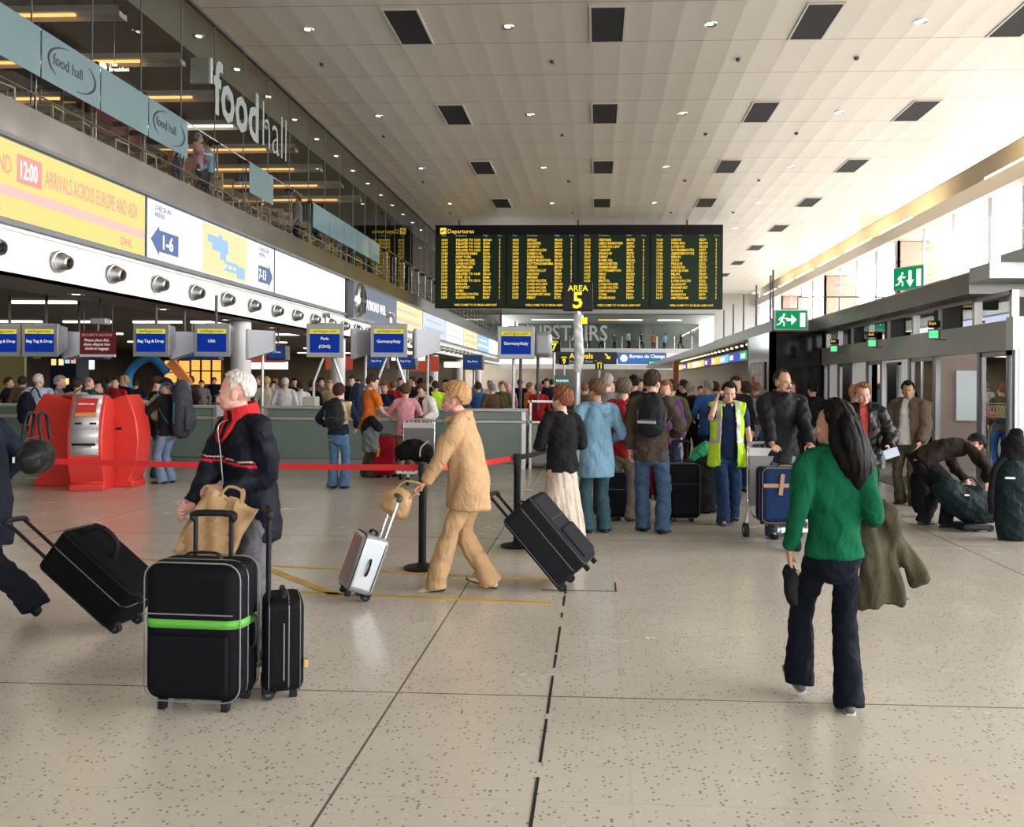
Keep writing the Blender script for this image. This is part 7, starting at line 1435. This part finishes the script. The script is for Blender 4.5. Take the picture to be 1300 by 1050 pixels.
CR = [
 ('w', 10, 22, -70, 'black', 'd', 'person in black at the far left edge before the dull yellow panel'), ('l', 28, 21, 20, 'brown', 'd', 'person in brown between the left edge and the pale hooded man'),
 ('s', 147, 20.5, 180, 'red', 'd', 'person in a red coat behind the desk right of the teal couple'), ('l', 160, 21.5, 150, 'black', 'y', 'fair-haired person in black between the red coat and the kiosk couple'), ('r', 138, 24, -30, 'grey', 'd', 'person in grey in shadow behind the teal couple'), ('s', 172, 23, 30, 'navy', 'd', 'person in navy in shadow below the right end of the red notice'),
 ('r', 235, 23, 40, 'black', 'd', 'person in black left of the white column, nearest'), ('l', 243, 26, 170, 'brown', 'r', 'person in brown left of the white column behind the one in black'), ('s', 256, 29, 200, 'grey', 'k', 'person in grey before the orange shelves'), ('w', 228, 31, -90, 'purple', 'k', 'small figure in purple before the orange shop front'),
 ('s', 328, 26, 160, 'brown', 'b', 'person in brown just right of the white-haired man'), ('l', 338, 24, 10, 'cream', 'y', 'fair-haired person in cream with dark straps behind the desk'), ('s', 347, 28, 180, 'black', 'k', 'person in black behind the cream one'), ('b', 362, 21.5, 8, 'white', 'w', 'bald man in a white shirt with a navy strap, back turned'), ('l', 382, 22, 30, 'white', 'd', 'short person in a white top right of the bald man in white'),
 ('s', 396, 22.5, 0, 'black', 'd', 'tall man in black standing left of the A-shaped stand'), ('r', 374, 27, 180, 'navy', 'k', 'person in navy between the white shirts and the tall man'), ('s', 409, 27, 170, 'grey', 'd', 'person in grey behind the upright of the left A-shaped stand'), ('l', 419, 24, 190, 'beige', 'y', 'fair-haired person in beige under the two-line screen'),
 ('s', 447, 23, 180, 'black', 'd', 'person in black left of the man in orange'), ('r', 455, 26, 170, 'sky', 'd', 'person in sky blue behind the navy rucksack'), ('s', 488, 19.6, 185, 'navy', 'r', 'clerk in navy facing the man in orange across the desk'), ('l', 499, 24, 0, 'red', 'r', 'person in red above the pink blouse'), ('s', 509, 28, 180, 'teal', 'd', 'person in teal between the two stands'), 
 ('r', 525, 25, 90, 'black', 'd', 'person in black right of the second A-shaped stand'), ('s', 534, 21.5, 10, 'black', 'k', 'dark-haired person in black above the white jacket woman'), ('s', 545, 23, -20, 'navy', 'd', 'tall man in navy beside the hi-vis worker'), ('w', 553, 22.4, 30, 'hivis', 'd', 'worker in a bright yellow hi-vis top seen between the screens'),
 ('l', 567, 25, 160, 'purple', 'k', 'person in purple right of the hi-vis worker'), ('b', 577, 23, 20, 'grey', 'w', 'white-haired person in grey left of the blonde woman'), ('s', 607, 22, 10, 'blue', 'd', 'person in a bright blue top just right of the blonde woman'), ('b', 625, 21, 30, 'brown', 'g', 'person in a brown jacket bending right of the blue top'), ('l', 638, 23, 170, 'olive', 'b', 'person in olive behind the desk under the tall screen'),
 ('s', 622, 28, 180, 'white', 'g', 'person in white far behind the brown jacket'), ('b', 645, 27, 190, 'pink', 'w', 'person in pink left of the twin post'), ('s', 660, 29, 0, 'black', 'd', 'person in black between the twin post legs'), ('w', 672, 25, -60, 'orange', 'b', 'person in orange right of the twin post'), ('l', 684, 22, 10, 'red', 'r', 'person in red behind the steel conveyor frame'), ('s', 694, 27, 180, 'navy', 'd', 'person in navy left of the auburn-haired woman'),
 ('s', 770, 13.2, -10, 'grey', 'g', 'grey-haired person in grey between the blue and red jackets'), ('l', 776, 15, 170, 'beige', 'r', 'auburn-haired person behind the red jacket, facing the camera'), ('s', 742, 20, 10, 'brown', 'b', 'brown-haired person behind the blue hooded jacket'), ('s', 805, 16, 5, 'black', 'k', 'person in black between the red jacket and the brown jacket'), ('w', 812, 20, 180, 'white', 'd', 'person in white just left of the tall man in brown'),
 ('l', 845, 13.4, 175, 'purple', 'b', 'fair-faced woman peering past the black backpack'), ('s', 853, 15, 10, 'olive', 'd', 'person in olive right of the black backpack'), ('r', 868, 19, 20, 'black', 'd', 'person in black near the far end of the railing'), ('s', 876, 18, -30, 'black', 'g', 'grey-haired man in black leaning at the currency desk'), ('r', 899, 17.5, 20, 'blue', 'g', 'grey-haired man in a blue shirt at the currency desk'), ('l', 908, 19.5, 10, 'brown', 'd', 'dark-haired person in brown above the phone hand of the hi-vis man'),
 ('s', 934, 14.6, 185, 'black', 'd', 'tall young man in black behind the hi-vis man, facing the camera'), ('l', 948, 15.5, 10, 'grey', 'd', 'person in grey between the hi-vis man and the trolley man'), ('r', 940, 18, 60, 'pink', 'k', 'person in pink half hidden behind the hi-vis man'), ('s', 960, 19, 0, 'olive', 'b', 'person in olive left of the trolley man'), ('w', 890, 24, 170, 'grey', 'd', 'person in grey walking far behind the railing'),
 ('s', 700, 33, 0, 'black', 'd', 'person in black far away under the AREA 7 sign'), ('l', 722, 30, 180, 'blue', 'b', 'person in blue far away beside the silver post'), ('s', 752, 28, 10, 'white', 'g', 'person in white far behind the blue jacket'), ('w', 768, 36, 180, 'red', 'd', 'distant person in red right of the AREA 11 sign'), ('s', 785, 32, 0, 'navy', 'k', 'distant person in navy above the red jacket'), ('l', 800, 38, 170, 'beige', 'y', 'distant fair-haired person in beige'), ('s', 817, 34, 0, 'black', 'd', 'distant person in black behind the man in brown'), ('w', 838, 40, 180, 'grey', 'd', 'distant person in grey before the orange pillar'), ('s', 850, 30, 10, 'sky', 'b', 'distant person in sky blue below the lounge sign'),
 ('s', 862, 44, 0, 'black', 'd', 'very distant person in black by the orange pillar'), ('s', 690, 42, 0, 'navy', 'k', 'very distant person in navy left of the AREA 7 sign'), ('w', 745, 46, 180, 'cream', 'd', 'very distant person in cream right of the silver post'), ('s', 778, 48, 0, 'black', 'd', 'very distant person in black under the arrivals sign'), ('l', 808, 50, 180, 'purple', 'd', 'very distant person in purple under the lounge sign'),
 ('s', 210, 40, 0, 'black', 'd', 'distant dark figure far left under the check-in ceiling'), ('s', 272, 36, 180, 'navy', 'd', 'distant person in navy beside the white column'), ('w', 350, 38, 90, 'grey', 'b', 'distant person in grey under the bright lamp panel'), ('l', 405, 40, 0, 'red', 'd', 'distant person in red under the brownish board'), ('s', 436, 36, 180, 'black', 'k', 'distant person in black between the stands'), ('s', 475, 38, 0, 'white', 'd', 'distant person in white between the stands'), ('w', 518, 42, 90, 'olive', 'd', 'distant person in olive beside the third column'), ('s', 590, 36, 180, 'black', 'k', 'distant person in black above the blonde hair'), ('s', 606, 40, 0, 'grey', 'g', 'distant person in grey right of the far columns'),
]
for c in CR: crowd(*c[:7], H=1.66+.02*((len(c[6])*7) % 9), bot=('navy', 'black', 'grey', 'blue')[len(c[6]) % 4])
# visitors inside the door lobby and in the food hall
crowd('s', 1258, 15.5, 170, 'grey', 'd', 'person in grey seen through the nearest glass door', x=8.0); crowd('l', 1272, 14.0, 10, 'navy', 'r', 'person with auburn hair seen through the glass at the door post', x=6.7); crowd('w', 1160, 19, 90, 'black', 'd', 'dark figure seen through the sticker-marked door', x=9.3)
for i, (y, tp_, hc_, rz_, lb) in enumerate(((19.6, 'white', 'd', 90, 'person in a white shirt sitting back at the gallery rail, nearest'), (20.5, 'pink', 'g', -90, 'person in pink at the gallery rail, second from the left'), (21.1, 'sky', 'd', 90, 'person in sky blue at the gallery rail below the letter o'), (27.6, 'grey', 'b', 100, 'person in grey at the gallery rail past the lettering'), (29.2, 'blue', 'd', -80, 'person in blue at the gallery rail before the far frosted run'))):
    crowd(('s', 'r', 'l', 's', 'r')[i], 0, y, rz_, tp_, hc_, lb, x=-9.24, z=5.95, H=1.45)
for i in range(9):
    crowd(('s', 'l', 'w')[i % 3], 0, 86.5+(i % 4)*1.3, i*57, ('black', 'red', 'teal', 'grey', 'white', 'navy', 'orange', 'sky', 'brown')[i], 'd', 'tiny figure in %s in the far upstairs gallery' % ('black', 'red', 'teal', 'grey', 'white', 'navy', 'orange', 'sky blue', 'brown')[i], x=-2+i*1.25, z=4.95)
for nm, x in (('metal_railing', 4.0),):
    rl_ = empty('metal_railing', (at(905, 486, 17).x, 20.3, 0), R(0), 'low metal railing with grey bars before the currency desks', 'railing')
    MB().cyl((-.1, 0, 1.0), (-.1, 7, 1.0), .025).cyl((-.1, 0, 1.0), (1.2, 0, 1.0), .025).build('rail', ALU, rl_)
    for i in range(8): MB().cyl((-.1, i, 0), (-.1, i, 1.0), .02).build('post', ALU, rl_)
    for i in range(5): MB().cyl((.1+i*.25, 0, 0), (.1+i*.25, 0, 1.0), .015).build('post', ALU, rl_)
o = MB().cyl((0, 0, 0), (0, 0, 1.15), .04).build('green_post', mat('post_green', (.01, .12, .06), .4)); o.location = fl(886, 578); tag(o, 'slim dark green post beside the railing behind the black suitcase', 'post')
# ------------------------------------------------------------------ light
sc = bpy.context.scene
w = bpy.data.worlds.new('sky'); sc.world = w; w.use_nodes = True
bgn = w.node_tree.nodes['Background']; bgn.inputs[0].default_value = (1., .985, .96, 1); bgn.inputs[1].default_value = 14
def area(name, loc, rot, sx, sy, e, col=(1, 1, 1), portal=False):
    l = bpy.data.lights.new(name, 'AREA'); l.shape = 'RECTANGLE'; l.size = sx; l.size_y = sy; l.energy = e; l.color = col
    if portal: l.cycles.is_portal = True
    o = bpy.data.objects.new(name, l); COL.objects.link(o); o.location = loc; o.rotation_euler = rot; return o
area('portal_right', (15.6, 37, 6.1), (0, R(90), 0), 5.6, 102, 0, portal=True)
area('portal_right_low', (15.6, -1, 1.7), (0, R(90), 0), 3.3, 26, 0, portal=True)
area('portal_front', (3, YB-.5, 4.3), (R(90), 0, 0), 24, 2.2, 0, portal=True)
# lamps of the check-in hall and the food hall
for y in (18, 27, 37, 48): area('check_in_lamp', (-16, y, 3.4), (0, 0, 0), 9, .4, 60, (1, .86, .66))
for y in (20, 28, 36): area('food_hall_lamp', (-15, y, 9.7), (0, 0, 0), 8, .4, 300, (1, .75, .5))
area('upstairs_lamp', (1, 92, 9.5), (0, 0, 0), 14, 3, 900, (1, .95, .85))
area('concourse_lamp', (1, 92, 4.4), (0, 0, 0), 18, 8, 250, (1, .9, .7))
for y in (22, 38, 58): area('cove_wash', (14.4, y, 9.75), (0, R(97), 0), .25, 14, 420, (1, .88, .72))
area('lobby_fill', (7.8, 18.2, 2.9), (0, 0, 0), 3, 9, 160, (1, .96, .9))  # added fill that brightens the dark openings behind the doors
vs = sc.view_settings; vs.view_transform = 'Standard'; vs.look = 'None'; vs.gamma = 1; vs.use_curve_mapping = False; vs.exposure = 0
sc.cycles.max_bounces = 8; sc.cycles.transparent_max_bounces = 16; sc.cycles.diffuse_bounces = 4
sc.cycles.sample_clamp_indirect = 6; sc.cycles.caustics_reflective = False; sc.cycles.caustics_refractive = False
sc.cycles.use_adaptive_sampling = True
try: sc.cycles.use_denoising = True
except Exception: pass
